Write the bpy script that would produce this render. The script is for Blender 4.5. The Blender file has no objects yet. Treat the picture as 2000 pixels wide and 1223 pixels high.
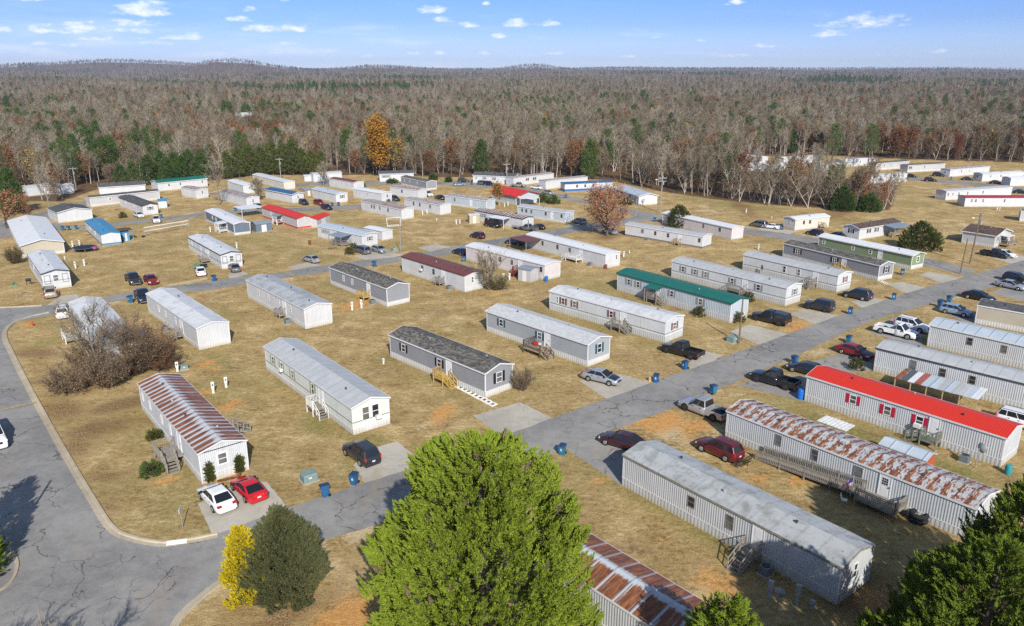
import bpy, math, random
import numpy as np
from mathutils import Vector, Matrix

rnd = random.Random(7)
scene = bpy.context.scene
COL = scene.collection
R = math.radians

# ------------------------------------------------------------------ camera
FPX, HOR, CAMH = 1490.0, 142.0, 35.0          # focal length in photo pixels, horizon row, height over the ground
PITCH = math.atan((611.5 - HOR) / FPX)
CPT, SPT = math.cos(PITCH), math.sin(PITCH)
cam = bpy.data.objects.new('camera', bpy.data.cameras.new('camera'))
COL.objects.link(cam)
cam.location = (0, 0, CAMH)
cam.rotation_euler = (math.pi / 2 - PITCH, 0, 0)
cam.data.sensor_width = 36
cam.data.lens = 36 * FPX / 2000
cam.data.clip_start = 0.5
cam.data.clip_end = 30000
scene.camera = cam


def G(x, y, z=0.0):
    """survey point: where the sight line of a photo point meets height z"""
    u, v = (x - 1000) / FPX, (y - 611.5) / FPX
    t = (CAMH - z) / (SPT + v * CPT)
    return Vector((u * t, (CPT - v * SPT) * t, z))


def PX(p):
    dz = p[2] - CAMH
    d = p[1] * CPT - dz * SPT
    return 1000 + FPX * p[0] / d, 611.5 - FPX * (p[1] * SPT + dz * CPT) / d


# ------------------------------------------------------------------ node materials
class N:
    def __init__(s, name):
        s.mat = bpy.data.materials.new(name)
        s.mat.use_nodes = True
        s.t = s.mat.node_tree
        s.t.nodes.clear()
        s.out = s.t.nodes.new('ShaderNodeOutputMaterial')

    def n(s, kind, inp=None, **kw):
        nd = s.t.nodes.new(kind)
        for k, v in kw.items():
            setattr(nd, k, v)
        for k, v in (inp or {}).items():
            s.set(nd, k, v)
        return nd

    def set(s, nd, k, v):
        sock = nd.inputs[k]
        if hasattr(v, 'bl_idname') and hasattr(v, 'outputs'):
            s.t.links.new(v.outputs[0], sock)
        elif isinstance(v, bpy.types.NodeSocket):
            s.t.links.new(v, sock)
        elif isinstance(v, (tuple, list)) and len(v) == 3 and sock.type == 'RGBA':
            sock.default_value = (*v, 1)
        else:
            sock.default_value = v

    def coord(s, which='Object'):
        return s.n('ShaderNodeTexCoord').outputs[which]

    def rcoord(s):
        """object coordinates shifted per object, so that no two things share their stains"""
        loc = s.n('ShaderNodeVectorMath', {0: s.n('ShaderNodeObjectInfo').outputs['Location'], 1: (3.17, 2.31, 0.0)}, operation='MULTIPLY')
        return s.n('ShaderNodeVectorMath', {0: s.coord(), 1: loc}, operation='ADD')

    def mapped(s, scale=(1, 1, 1), which='R'):
        return s.n('ShaderNodeMapping', {'Vector': s.rcoord() if which == 'R' else s.coord(which), 'Scale': scale})

    def noise(s, vec, scale, detail=4.0, rough=0.55, dist=0.0):
        return s.n('ShaderNodeTexNoise', {'Vector': vec, 'Scale': scale, 'Detail': detail, 'Roughness': rough, 'Distortion': dist}).outputs[0]

    def math(s, op, a, b=0.0, clamp=False):
        return s.n('ShaderNodeMath', {0: a, 1: b}, operation=op, use_clamp=clamp).outputs[0]

    def ramp(s, fac, stops):
        nd = s.n('ShaderNodeValToRGB', {'Fac': fac})
        e = nd.color_ramp.elements
        while len(e) < len(stops):
            e.new(0.5)
        for i, (p, c) in enumerate(stops):
            e[i].position = p
            e[i].color = (*c, 1) if len(c) == 3 else c
        return nd.outputs[0]

    def step(s, x, a, b):
        return s.n('ShaderNodeMapRange', {'Value': x, 'From Min': a, 'From Max': b, 'To Min': 0.0, 'To Max': 1.0}, interpolation_type='SMOOTHSTEP').outputs[0]

    def mix(s, fac, a, b, blend='MIX'):
        nd = s.n('ShaderNodeMix', data_type='RGBA', blend_type=blend)
        s.set(nd, 0, fac)
        for k, v in ((6, a), (7, b)):
            s.set(nd, k, v)
        return nd.outputs[2]

    def sep(s, vec):
        return s.n('ShaderNodeSeparateXYZ', {'Vector': vec})

    def bump(s, h, strength=0.5, dist=0.05, normal=None):
        d = {'Height': h, 'Strength': strength, 'Distance': dist}
        nd = s.n('ShaderNodeBump', d)
        if normal is not None:
            s.set(nd, 'Normal', normal)
        return nd.outputs[0]

    def finish(s, color, rough=0.7, metal=0.0, normal=None, spec=0.3, **kw):
        b = s.n('ShaderNodeBsdfPrincipled', {'Base Color': color, 'Roughness': rough, 'Metallic': metal, 'Specular IOR Level': spec})
        if normal is not None:
            s.set(b, 'Normal', normal)
        for k, v in kw.items():
            s.set(b, k, v)
        s.t.links.new(b.outputs[0], s.out.inputs[0])
        return s.mat


MAT = {}


def plain(name, col, rough=0.7, metal=0.0, var=0.12, scale=3.0, spec=0.3, **kw):
    if name in MAT:
        return MAT[name]
    m = N(name)
    nz = m.noise(m.rcoord(), scale, 5)
    dark = tuple(c * (1 - var) for c in col)
    lite = tuple(min(1, c * (1 + var)) for c in col)
    MAT[name] = m.finish(m.ramp(nz, [(0.3, dark), (0.7, lite)]), rough, metal, spec=spec, **kw)
    return MAT[name]


def siding(name, col, pitch=0.2, horizontal=False, dirt=0.25, dirtcol=(0.42, 0.36, 0.25), depth=0.6, panel=1.2):
    """ribbed metal (vertical) or lap (horizontal) wall cladding"""
    if name in MAT:
        return MAT[name]
    m = N(name)
    co = m.coord()
    xyz = m.sep(co)
    run = m.math('ADD', xyz.outputs[0], xyz.outputs[1])
    k = xyz.outputs[2] if horizontal else run
    fr = m.math('FRACT', m.math('DIVIDE', m.math('ADD', k, 50.0), pitch))
    if horizontal:
        h = fr
    else:
        tri = m.math('ABSOLUTE', m.math('SUBTRACT', fr, 0.5))
        h = m.step(tri, 0.12, 0.36)
    nrm = m.bump(h, depth, 0.03)
    # panel joints
    fj = m.math('FRACT', m.math('DIVIDE', m.math('ADD', run, 50.0), panel))
    joint = m.math('LESS_THAN', fj, 0.022)
    # streaks running down the wall, soil splash near the bottom
    st = m.noise(m.mapped((2.2, 2.2, 0.16)), 1.0, 6, 0.62)
    patch = m.noise(m.rcoord(), 0.55, 3)
    low = m.math('SUBTRACT', 1.0, m.step(m.math('ADD', xyz.outputs[2], m.math('MULTIPLY', patch, 0.35)), 0.2, 0.62))
    grime = m.math('MULTIPLY', m.step(st, 0.5, 0.78), dirt)
    base = m.mix(m.step(patch, 0.3, 0.75), tuple(c * 0.9 for c in col), col)
    base = m.mix(grime, base, tuple(c * d for c, d in zip(col, (0.62, 0.56, 0.47))))
    base = m.mix(m.math('MULTIPLY', low, 0.55), base, dirtcol)
    if not horizontal:
        base = m.mix(m.math('MULTIPLY', joint, 0.45), base, tuple(c * 0.4 for c in col))
    MAT[name] = m.finish(base, 0.55, 0.0, nrm, spec=0.35)
    return MAT[name]


def sheet_roof(name, col, col2, rib=0.9, blot=0.4, rust=0.0, rust_mode='stripe', rough=0.5, metal=0.0, width=4.2, ribdepth=0.5, fine=0.0):
    """sheet metal roofing: seams every `rib` metres, blotched coating, optional rust"""
    if name in MAT:
        return MAT[name]
    m = N(name)
    co = m.coord()
    xyz = m.sep(co)
    x, y = xyz.outputs[0], xyz.outputs[1]
    seam = m.math('FRACT', m.math('DIVIDE', m.math('ADD', x, 50.0), rib))
    tri = m.math('ABSOLUTE', m.math('SUBTRACT', seam, 0.5))
    ridge = m.step(tri, 0.40, 0.5)
    nz = m.noise(m.rcoord(), 0.7, 6, 0.65, 0.4)
    nf = m.noise(m.rcoord(), 4.0, 5, 0.7)
    base = m.mix(m.step(nz, 0.42, 0.42 + 0.3), col, col2)
    base = m.mix(m.math('MULTIPLY', m.step(nf, 0.55, 0.75), blot), base, tuple(c * 0.55 for c in col2))
    base = m.mix(m.math('MULTIPLY', ridge, 0.35), base, tuple(c * 0.55 for c in col))
    if fine:
        h2 = m.math('FRACT', m.math('DIVIDE', m.math('ADD', x, 50.0), fine))
        hh = m.step(m.math('ABSOLUTE', m.math('SUBTRACT', h2, 0.5)), 0.3, 0.45)
    else:
        hh = ridge
    if rust:
        crest = m.math('MULTIPLY', m.math('ABSOLUTE', m.math('SUBTRACT', y, width / 2)), 2.0 / width)   # 0 on the ridge, 1 at the eaves
        if rust_mode == 'stripe':
            run = m.noise(m.mapped((5.0, 0.16, 0.16)), 1.0, 4, 0.7)
            per = m.step(tri, 0.05, 0.38)
            amt = m.math('ADD', m.math('MULTIPLY', per, 0.62), m.math('MULTIPLY', m.math('SUBTRACT', run, 0.5), 1.9))
            amt = m.math('ADD', amt, m.math('MULTIPLY', m.step(crest, 0.04, 0.42), 0.45))
            amt = m.math('ADD', amt, m.math('MULTIPLY', m.step(y, width * .48, width * .56), 0.16))
            fac = m.step(amt, 0.92 - 0.5 * rust, 1.14 - 0.5 * rust)
        elif rust_mode == 'panel':
            run = m.noise(m.mapped((5.5, 0.2, 0.2)), 1.0, 5, 0.75)
            joint = m.step(m.math('SUBTRACT', 0.5, tri), 0.035, 0.085)
            reach = m.step(m.math('ADD', crest, m.math('MULTIPLY', m.math('SUBTRACT', run, 0.5), 0.5)), 0.09, 0.20)
            far_side = m.step(y, width * .48, width * .54)
            hole = m.step(m.math('ADD', run, m.math('MULTIPLY', far_side, 0.3)), 0.33, 0.42)
            fac = m.math('MULTIPLY', m.math('MULTIPLY', m.math('MAXIMUM', joint, m.math('MULTIPLY', far_side, .5)), reach), hole)
        elif rust_mode == 'blotch':
            run = m.noise(m.mapped((4.6, 1.5, 1.5)), 1.0, 6, 0.70, 0.4)
            amt = m.math('ADD', run, m.math('MULTIPLY', m.math('SUBTRACT', crest, 0.6), 0.06))
            amt = m.math('ADD', amt, m.math('MULTIPLY', m.step(tri, 0.1, 0.45), 0.12))
            fac = m.step(amt, 0.655 - 0.16 * rust, 0.70 - 0.16 * rust)
        else:
            fac = m.step(m.noise(co, 1.2, 5), 0.15, 0.5)
        rc = m.noise(m.mapped((4, 0.8, 0.8)), 1.0, 5, 0.7)
        rcol = m.ramp(rc, [(0.3, (0.085, 0.032, 0.018)), (0.5, (0.20, 0.072, 0.03)), (0.72, (0.38, 0.165, 0.065))])
        base = m.mix(fac, base, rcol)
    nrm = m.bump(hh, ribdepth, 0.04)
    nrm = m.bump(nz, 0.35, 0.05, nrm)
    MAT[name] = m.finish(base, rough, metal, nrm, spec=0.4)
    return MAT[name]


def shingle_roof(name, cols):
    if name in MAT:
        return MAT[name]
    m = N(name)
    br = m.n('ShaderNodeTexBrick', {'Vector': m.mapped((1, 1.05, 1)), 'Color1': (0, 0, 0), 'Color2': (1, 1, 1), 'Mortar': (0.3, 0.3, 0.3), 'Scale': 1.0,
                                    'Mortar Size': 0.012, 'Brick Width': 0.42, 'Row Height': 0.22, 'Bias': 0.0}, offset=0.5)
    nz = m.noise(m.rcoord(), 2.2, 5, 0.7)
    f = m.math('ADD', m.math('MULTIPLY', br.outputs[0], 0.45), m.math('MULTIPLY', nz, 0.62))
    c = m.ramp(f, [(0.25, cols[0]), (0.55, cols[1]), (0.85, cols[2])])
    MAT[name] = m.finish(c, 0.9, 0, m.bump(f, 0.4, 0.03), spec=0.15)
    return MAT[name]


# ------------------------------------------------------------------ meshes
class MB:
    def __init__(s):
        s.v, s.f, s.m = [], [], []

    def add(s, vs, fs, mi=0):
        o = len(s.v)
        s.v += [tuple(v) for v in vs]
        s.f += [tuple(i + o for i in f) for f in fs]
        s.m += [mi] * len(fs)
        return s

    def box(s, x0, x1, y0, y1, z0, z1, mi=0):
        vs = [(x, y, z) for z in (z0, z1) for y in (y0, y1) for x in (x0, x1)]
        return s.add(vs, [(0, 2, 3, 1), (4, 5, 7, 6), (0, 1, 5, 4), (1, 3, 7, 5), (3, 2, 6, 7), (2, 0, 4, 6)], mi)

    def hexa(s, lo, hi, mi=0):
        """lo, hi: four corner points each, same winding seen from above"""
        return s.add(list(lo) + list(hi), [(3, 2, 1, 0), (4, 5, 6, 7), (0, 1, 5, 4), (1, 2, 6, 5), (2, 3, 7, 6), (3, 0, 4, 7)], mi)

    def beam(s, p, q, w, h, mi=0, up=(0, 0, 1)):
        p, q = Vector(p), Vector(q)
        d = (q - p).normalized()
        a = d.cross(Vector(up))
        if a.length < 1e-4:
            a = d.cross(Vector((1, 0, 0)))
        a.normalize()
        b = a.cross(d)
        a, b = a * w / 2, b * h / 2
        vs = [p - a - b, p + a - b, p + a + b, p - a + b, q - a - b, q + a - b, q + a + b, q - a + b]
        return s.add(vs, [(0, 1, 2, 3), (7, 6, 5, 4), (4, 5, 1, 0), (5, 6, 2, 1), (6, 7, 3, 2), (7, 4, 0, 3)], mi)

    def tube(s, p, q, r0, r1=None, n=8, mi=0, cap=True):
        r1 = r0 if r1 is None else r1
        p, q = Vector(p), Vector(q)
        d = (q - p).normalized()
        a = d.orthogonal().normalized()
        b = d.cross(a)
        vs = [p + (a * math.cos(t) + b * math.sin(t)) * r0 for t in (2 * math.pi * i / n for i in range(n))]
        vs += [q + (a * math.cos(t) + b * math.sin(t)) * r1 for t in (2 * math.pi * i / n for i in range(n))]
        fs = [(i, (i + 1) % n, n + (i + 1) % n, n + i) for i in range(n)]
        if cap:
            fs += [tuple(range(n - 1, -1, -1)), tuple(range(n, 2 * n))]
        return s.add(vs, fs, mi)

    def prism(s, prof, x0, x1, mi=0):
        """closed (y, z) profile, counter-clockwise seen from +x, extruded along x"""
        n = len(prof)
        vs = [(x0, y, z) for y, z in prof] + [(x1, y, z) for y, z in prof]
        fs = [(i, (i + 1) % n, n + (i + 1) % n, n + i)[::-1] for i in range(n)]
        fs = [f[::-1] for f in fs]
        fs += [tuple(range(n - 1, -1, -1)), tuple(range(n, 2 * n))]
        return s.add(vs, fs, mi)

    def poly(s, pts, mi=0):
        return s.add(pts, [tuple(range(len(pts)))], mi)

    def xf(s, M, start=0):
        s.v = s.v[:start] + [tuple(M @ Vector(v)) for v in s.v[start:]]
        return s

    def mesh(s, name, mats, smooth=False):
        me = bpy.data.meshes.new(name)
        me.from_pydata(s.v, [], s.f)
        for m in (mats if isinstance(mats, (list, tuple)) else [mats]):
            me.materials.append(m)
        if len(me.materials) > 1:
            me.polygons.foreach_set('material_index', s.m)
        if smooth:
            me.polygons.foreach_set('use_smooth', [True] * len(me.polygons))
        me.update()
        return me

    def obj(s, name, mats, parent=None, smooth=False):
        o = bpy.data.objects.new(name, s.mesh(name, mats, smooth))
        COL.objects.link(o)
        if parent is not None:
            o.parent = parent
        return o


def np_mesh(name, V, F, mats, mi=None, smooth=False, attrs=None):
    """fast mesh from arrays; F is (M,3) or (M,4)"""
    me = bpy.data.meshes.new(name)
    V = np.asarray(V, np.float32)
    F = np.asarray(F, np.int32)
    k = F.shape[1]
    me.vertices.add(len(V))
    me.vertices.foreach_set('co', V.ravel())
    me.loops.add(F.size)
    me.loops.foreach_set('vertex_index', F.ravel())
    me.polygons.add(len(F))
    me.polygons.foreach_set('loop_start', np.arange(0, F.size, k, dtype=np.int32))
    for m in mats:
        me.materials.append(m)
    if mi is not None:
        me.polygons.foreach_set('material_index', np.asarray(mi, np.int32))
    if smooth:
        me.polygons.foreach_set('use_smooth', np.ones(len(F), bool))
    for an, (dom, typ, arr) in (attrs or {}).items():
        a = me.attributes.new(an, typ, dom)
        a.data.foreach_set('value' if typ == 'FLOAT' else 'color', np.asarray(arr, np.float32).ravel())
    me.update()
    me.validate()
    return me


def tag(o, label, cat, group=None, kind=None):
    o['label'], o['category'] = label, cat
    if group:
        o['group'] = group
    if kind:
        o['kind'] = kind
    return o


def thing(name, label, cat, loc, rz=0.0, group=None):
    o = bpy.data.objects.new(name, None)
    o.empty_display_size = 0.5
    COL.objects.link(o)
    o.location = loc
    o.rotation_euler = (0, 0, rz)
    return tag(o, label, cat, group)


KIDS = {}


def clone(root, loc, rz, label, group=None, scale=None, kids=None):
    """copy a thing with copies of its parts and sub-parts (shared mesh data)"""
    if root.name not in KIDS:
        KIDS[root.name] = [(c, list(c.children)) for c in root.children]
    r = root.copy()
    COL.objects.link(r)
    r.location, r.rotation_euler = loc, (0, 0, rz)
    if scale:
        r.scale = scale if isinstance(scale, tuple) else (scale,) * 3
    r['label'] = label
    if group:
        r['group'] = group
    for c, subs in KIDS[root.name]:
        d = c.copy()
        COL.objects.link(d)
        d.parent = r
        for g in subs:
            e = g.copy()
            COL.objects.link(e)
            e.parent = d
    return r


def repaint(o, swap):
    """give one copy its own paint: swap = {material name: material}"""
    for ob in [o] + list(o.children) + [g for c in o.children for g in c.children]:
        if ob.type != 'MESH':
            continue
        for sl in ob.material_slots:
            if sl.material and sl.material.name in swap:
                new = swap[sl.material.name]
                sl.link = 'OBJECT'
                sl.material = new
# ------------------------------------------------------------------ ground sheet
def axis(lo, hi, step, far, grow=1.12):
    a = list(np.arange(lo, hi + step / 2, step))
    d, x = step, a[-1]
    up = []
    while x < far:
        d *= grow
        x += d
        up.append(x)
    d, x = step, a[0]
    dn = []
    while x > -far:
        d *= grow
        x -= d
        dn.append(x)
    return np.array(dn[::-1] + a + up)


HILLS = [  # x, y, radius x, radius y, height: low ridges on the horizon, rolling woods before them
    (0, 7400, 14000, 2300, 58), (-2560, 5300, 560, 800, 76), (-1750, 5000, 420, 700, 22), (-1600, 4600, 260, 500, 66), (-830, 5200, 380, 700, 42), (150, 5300, 260, 500, 46), (900, 6000, 500, 700, 16), (1900, 6200, 800, 800, 10),
    (3500, 6400, 900, 900, 16), (-3300, 4600, 700, 900, 30), (-900, 2600, 700, 260, 16), (700, 2300, 800, 260, 14), (-300, 3400, 900, 300, 22), (1500, 3300, 900, 300, 24), (1450, 5000, 300, 400, 26), (2500, 4700, 500, 500, 34), (2050, 2900, 420, 260, 20), (620, 3900, 420, 320, 24), (-1500, 1900, 500, 260, 14), (1300, 1500, 500, 220, 10), (-200, 1500, 500, 200, 8), (-2200, 3300, 700, 300, 24)]


def hill_z(x, y):
    x, y = np.asarray(x, float), np.asarray(y, float)
    z = np.zeros(np.broadcast(x, y).shape)
    for hx, hy, rx, ry, h in HILLS:
        z += h * np.exp(-((x - hx) / rx) ** 2 - ((y - hy) / ry) ** 2)
    z = z * np.clip((y - 420) / 900, 0, 1)
    roll = 2.5 * np.sin(x / 170 + 1.3) * np.sin(y / 260 + .4) + 2.0 * np.sin(x / 90 + y / 140)
    return z + roll * np.clip((np.hypot(x, y) - 420) / 500, 0, 1)


EDGE_PX = [(-700, 400), (-300, 402), (-60, 398), (40, 392), (120, 394), (205, 364), (300, 352), (430, 352), (500, 341), (620, 343), (740, 341), (860, 346),
           (960, 346), (1080, 346), (1190, 352), (1290, 374), (1400, 390), (1500, 400), (1600, 406), (1690, 412), (1738, 410), (1748, 385), (1752, 362),
           (1690, 352), (1560, 340), (1460, 330), (1480, 306), (1600, 303), (1700, 309), (1800, 312), (2000, 318), (2200, 322), (2700, 326)]
EDGE = [G(*p) for p in EDGE_PX]
FOREST_POLY = [(p.x, p.y) for p in EDGE] + [(9000, 4500), (9000, 12000), (-9000, 12000), (-9000, 1500), (-900, 250)]


def inside(poly, X, Y):
    X, Y = np.asarray(X, float), np.asarray(Y, float)
    r = np.zeros(X.shape, bool)
    n = len(poly)
    for i in range(n):
        x0, y0 = poly[i]
        x1, y1 = poly[(i + 1) % n]
        if y0 == y1:
            continue
        c = ((y0 > Y) != (y1 > Y)) & (X < (x1 - x0) * (Y - y0) / (y1 - y0) + x0)
        r ^= c
    return r


# patches read off the survey: photo point, radius along / across (m), kind, strength
PATCH = [(690, 596, 3.2, 1.6, 'c', 1), (392, 714, 2.2, 1.1, 'c', .8), (418, 724, 1.6, .9, 'c', .7), (447, 792, 1.8, 1.0, 'c', .85), (397, 767, 1.6, .8, 'c', .7), (860, 812, 3.2, 1.3, 'c', .8), (845, 824, 2.6, .8, 'b', .8),
         (1290, 826, 3.0, 1.8, 'c', 1), (1350, 838, 3.2, 1.6, 'c', .8), (1310, 845, 4, 2.5, 'b', .8), (1400, 850, 3, 2, 'b', .5), (1296, 1053, .8, .5, 'c', 1), (1405, 1140, 2.0, 1.6, 'c', .8), (1390, 1165, 2, 1.4, 'b', .8), (1170, 940, 1.5, .7, 'c', .6),
         (680, 1205, 3.2, 1.8, 'c', 1), (640, 1215, 2, 1.2, 'c', .9), (620, 1070, 4, 1.4, 'b', .5), (700, 1045, 2.4, 1.4, 'b', .7), (945, 835, .9, .5, 'c', .6), (1560, 640, 3.2, 1.5, 'c', .9), (1600, 650, 3, 1.2, 'c', .6), (1475, 935, 1.2, .8, 'c', .8),
         (1430, 915, 2.2, 1.0, 'c', .5), (360, 552, 5, 1.0, 'b', .9), (60, 634, 1.6, .9, 'c', .9), (410, 650, 1.2, .6, 'b', .7), (680, 1165, 3, 2, 'b', .4), (455, 930, 1.3, .6, 'c', .7), (420, 938, 1.6, .6, 'c', .7), (1560, 930, 2.4, .8, 'c', .8),
         (1700, 950, 3.0, .7, 'c', .6), (320, 940, 1.4, .6, 'c', .7), (300, 875, 1.2, .7, 'c', .6), (1490, 935, 1.8, .6, 'c', .8), (1590, 690, 3, 1.2, 'b', .6), (560, 545, 4, 1.2, 'b', .4), (890, 540, 2, 1.2, 'c', .5), (960, 572, 3.5, 1.6, 'c', .5), (830, 620, 3, 2, 'b', .4),
         (690, 850, 2.2, 1.2, 'g', .7), (625, 832, 2.6, 1.6, 'g', .8), (735, 858, 2.2, .8, 'g', .8), (690, 905, 2, 1, 'g', .4), (1330, 1000, 7, 1.6, 'g', .8), (1420, 1060, 5, 1.6, 'g', .8), (1260, 960, 4, 1.2, 'g', .7), (1700, 745, 7, 1.4, 'g', .8), (1690, 690, 5, 1.2, 'g', .5), (1800, 735, 9, 1.0, 'g', .8), (1900, 770, 9, 1.0, 'g', .9),
         (1640, 835, 6, 1.4, 'g', .7), (1740, 870, 6, 1.4, 'g', .8), (1820, 905, 5, 1.4, 'g', .8), (1530, 810, 4, 1.6, 'g', .5), (1060, 610, 5, 1.0, 'g', .6), (1170, 640, 6, 1.0, 'g', .6), (1000, 660, 3, .8, 'g', .4), (1380, 610, 6, .8, 'g', .8), (1330, 600, 4, .8, 'g', .6), (1490, 600, 5, 1, 'g', .6), (120, 640, 3, 1.5, 'g', .5),
         (90, 670, 2.5, 2, 'g', .5), (440, 610, 5, 1.5, 'g', .5), (360, 640, 4, 1.2, 'g', .6), (420, 700, 3, 1.5, 'g', .5), (560, 660, 3, 1.4, 'g', .4), (640, 770, 3, 1.4, 'g', .4), (620, 500, 10, 3, 'g', .35), (520, 470, 8, 4, 'g', .35), (790, 480, 8, 3, 'g', .3), (300, 490, 8, 3, 'g', .25), (1330, 450, 14, 4, 'b', .25), (1380, 410, 12, 6, 'b', .45), (1700, 600, 4, 1, 'g', .5),
         (1430, 400, 16, 5, 'g', .45), (1650, 430, 10, 3, 'g', .35), (1860, 440, 14, 6, 'b', .4), (1780, 400, 8, 4, 'g', .3), (1780, 470, 8, 3, 'g', .3), (500, 380, 9, 3, 'g', .3), (660, 432, 9, 3, 'g', .3), (830, 445, 9, 3, 'b', .3), (1200, 590, 8, 4, 'g', .2), (1010, 640, 5, 3, 'b', .25), (1030, 790, 3, 1.4, 'd', .5), (900, 870, 3, 1.5, 'd', .4), (1100, 760, 5, 2, 'd', .4),
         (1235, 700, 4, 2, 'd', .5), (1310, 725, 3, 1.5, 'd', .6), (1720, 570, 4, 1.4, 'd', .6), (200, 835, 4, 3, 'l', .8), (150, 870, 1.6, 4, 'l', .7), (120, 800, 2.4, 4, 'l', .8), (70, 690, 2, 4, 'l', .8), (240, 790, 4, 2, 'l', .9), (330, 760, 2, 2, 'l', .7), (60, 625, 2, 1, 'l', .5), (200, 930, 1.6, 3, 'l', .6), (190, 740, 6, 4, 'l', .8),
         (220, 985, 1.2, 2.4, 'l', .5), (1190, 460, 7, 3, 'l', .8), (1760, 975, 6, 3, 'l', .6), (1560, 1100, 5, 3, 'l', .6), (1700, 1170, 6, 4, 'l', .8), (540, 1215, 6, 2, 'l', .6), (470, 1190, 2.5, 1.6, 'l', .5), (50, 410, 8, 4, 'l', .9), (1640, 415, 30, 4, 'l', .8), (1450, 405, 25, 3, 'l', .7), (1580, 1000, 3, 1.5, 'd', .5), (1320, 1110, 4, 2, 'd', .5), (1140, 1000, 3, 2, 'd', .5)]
gx = axis(-150, 190, 0.8, 9500)
gy = axis(26, 300, 0.8, 9500)
gy = gy[gy > -60]
GXX, GYY = np.meshgrid(gx, gy)
GZ = hill_z(GXX, GYY)
att = {k: np.zeros(GXX.shape) for k in 'cbgdl'}
for px, py, ra, rb, kd, st in PATCH:
    c = G(px, py)
    a = R(-48) if kd == 'g' else R(30 + (px * 7 + py) % 60)
    dx, dy = GXX - c.x, GYY - c.y
    if kd == 'c':
        ra, rb = ra * 1.25, rb * 1.3
    u = (dx * math.cos(a) + dy * math.sin(a)) / ra
    v = (-dx * math.sin(a) + dy * math.cos(a)) / rb
    att[kd] = np.maximum(att[kd], st * np.exp(-0.9 * (u * u + v * v)))
fo = inside(FOREST_POLY, GXX, GYY).astype(float)
nx, ny = len(gx), len(gy)
idx = np.arange(nx * ny).reshape(ny, nx)
quads = np.stack([idx[:-1, :-1], idx[:-1, 1:], idx[1:, 1:], idx[1:, :-1]], -1).reshape(-1, 4)

m = N('dormant_grass')
co = m.coord()
A = lambda k: m.n('ShaderNodeAttribute', attribute_name=k).outputs['Fac']
big = m.noise(co, 0.045, 5, 0.6)
mid = m.noise(co, 0.28, 6, 0.65, 0.4)
sml = m.noise(co, 2.1, 6, 0.75)
fin = m.noise(co, 7.0, 4, 0.8)
streak = m.noise(m.mapped((0.5, 1.6, 1)), 1.0, 6, 0.7, 0.8)
f = m.math('ADD', m.math('MULTIPLY', mid, 0.42), m.math('MULTIPLY', sml, 0.38))
f = m.math('ADD', f, m.math('MULTIPLY', fin, 0.2))
f = m.math('ADD', m.math('MULTIPLY', f, 0.8), m.math('MULTIPLY', streak, 0.2))
grass = m.ramp(f, [(0.39, (0.14, 0.084, 0.032)), (0.46, (0.335, 0.23, 0.098)), (0.53, (0.485, 0.35, 0.165)), (0.60, (0.72, 0.565, 0.33))])
greenish = m.mix(m.step(sml, 0.35, 0.65), (0.13, 0.135, 0.03), (0.29, 0.26, 0.09))
gfac = m.math('ADD', m.math('MULTIPLY', A('g'), 1.25), m.math('MULTIPLY', m.step(big, 0.46, 0.68), 0.45))
gfac = m.math('MULTIPLY', gfac, m.step(m.math('ADD', mid, m.math('MULTIPLY', sml, 0.6)), 0.55, 0.86))
grass = m.mix(m.math('MINIMUM', gfac, 0.85), grass, greenish)
# thin brown turf
dfac = m.math('MULTIPLY', m.math('ADD', A('d'), m.math('MULTIPLY', m.step(m.noise(co, 0.11, 5, 0.7), 0.50, 0.66), 0.75)), m.step(mid, 0.4, 0.6))
grass = m.mix(dfac, grass, m.mix(m.step(sml, 0.35, 0.65), (0.15, 0.09, 0.042), (0.32, 0.21, 0.10)))
# straw-pale and clay patches with broken edges
edge = m.math('MULTIPLY', m.math('SUBTRACT', m.math('ADD', mid, sml), 1.0), 1.6)
bfac = m.step(m.math('ADD', A('b'), edge), 0.25, 0.7)
grass = m.mix(m.math('MULTIPLY', bfac, 0.75), grass, m.mix(m.step(fin, 0.35, 0.65), (0.52, 0.40, 0.22), (0.66, 0.54, 0.34)))
rare = m.math('MULTIPLY', m.step(m.noise(co, 0.16, 4, 0.6), 0.66, 0.74), 0.5)
cfac = m.step(m.math('ADD', m.math('MAXIMUM', A('c'), rare), edge), 0.35, 0.8)
grass = m.mix(m.math('MULTIPLY', cfac, 0.92), grass, m.mix(m.step(sml, 0.35, 0.65), (0.52, 0.235, 0.065), (0.64, 0.36, 0.13)))
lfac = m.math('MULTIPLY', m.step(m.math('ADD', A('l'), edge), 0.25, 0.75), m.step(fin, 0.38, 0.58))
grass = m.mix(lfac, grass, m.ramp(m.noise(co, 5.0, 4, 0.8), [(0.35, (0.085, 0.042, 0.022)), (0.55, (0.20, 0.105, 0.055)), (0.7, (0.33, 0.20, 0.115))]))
litter = m.ramp(f, [(0.36, (0.075, 0.045, 0.024)), (0.5, (0.14, 0.088, 0.048)), (0.66, (0.25, 0.165, 0.09))])
grass = m.mix(A('forest'), grass, litter)
nrm = m.bump(m.math('ADD', sml, m.math('MULTIPLY', fin, 0.7)), 0.85, 0.16)
GRASS_MAT = m.finish(grass, 0.95, 0, nrm, spec=0.08)
V = np.stack([GXX, GYY, GZ], -1).reshape(-1, 3)
at = {k: ('POINT', 'FLOAT', v.ravel()) for k, v in att.items()}
at['forest'] = ('POINT', 'FLOAT', fo.ravel())
ground = bpy.data.objects.new('ground', np_mesh('ground', V, quads, [GRASS_MAT], smooth=True, attrs=at))
COL.objects.link(ground)
ground['kind'] = 'structure'


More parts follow.
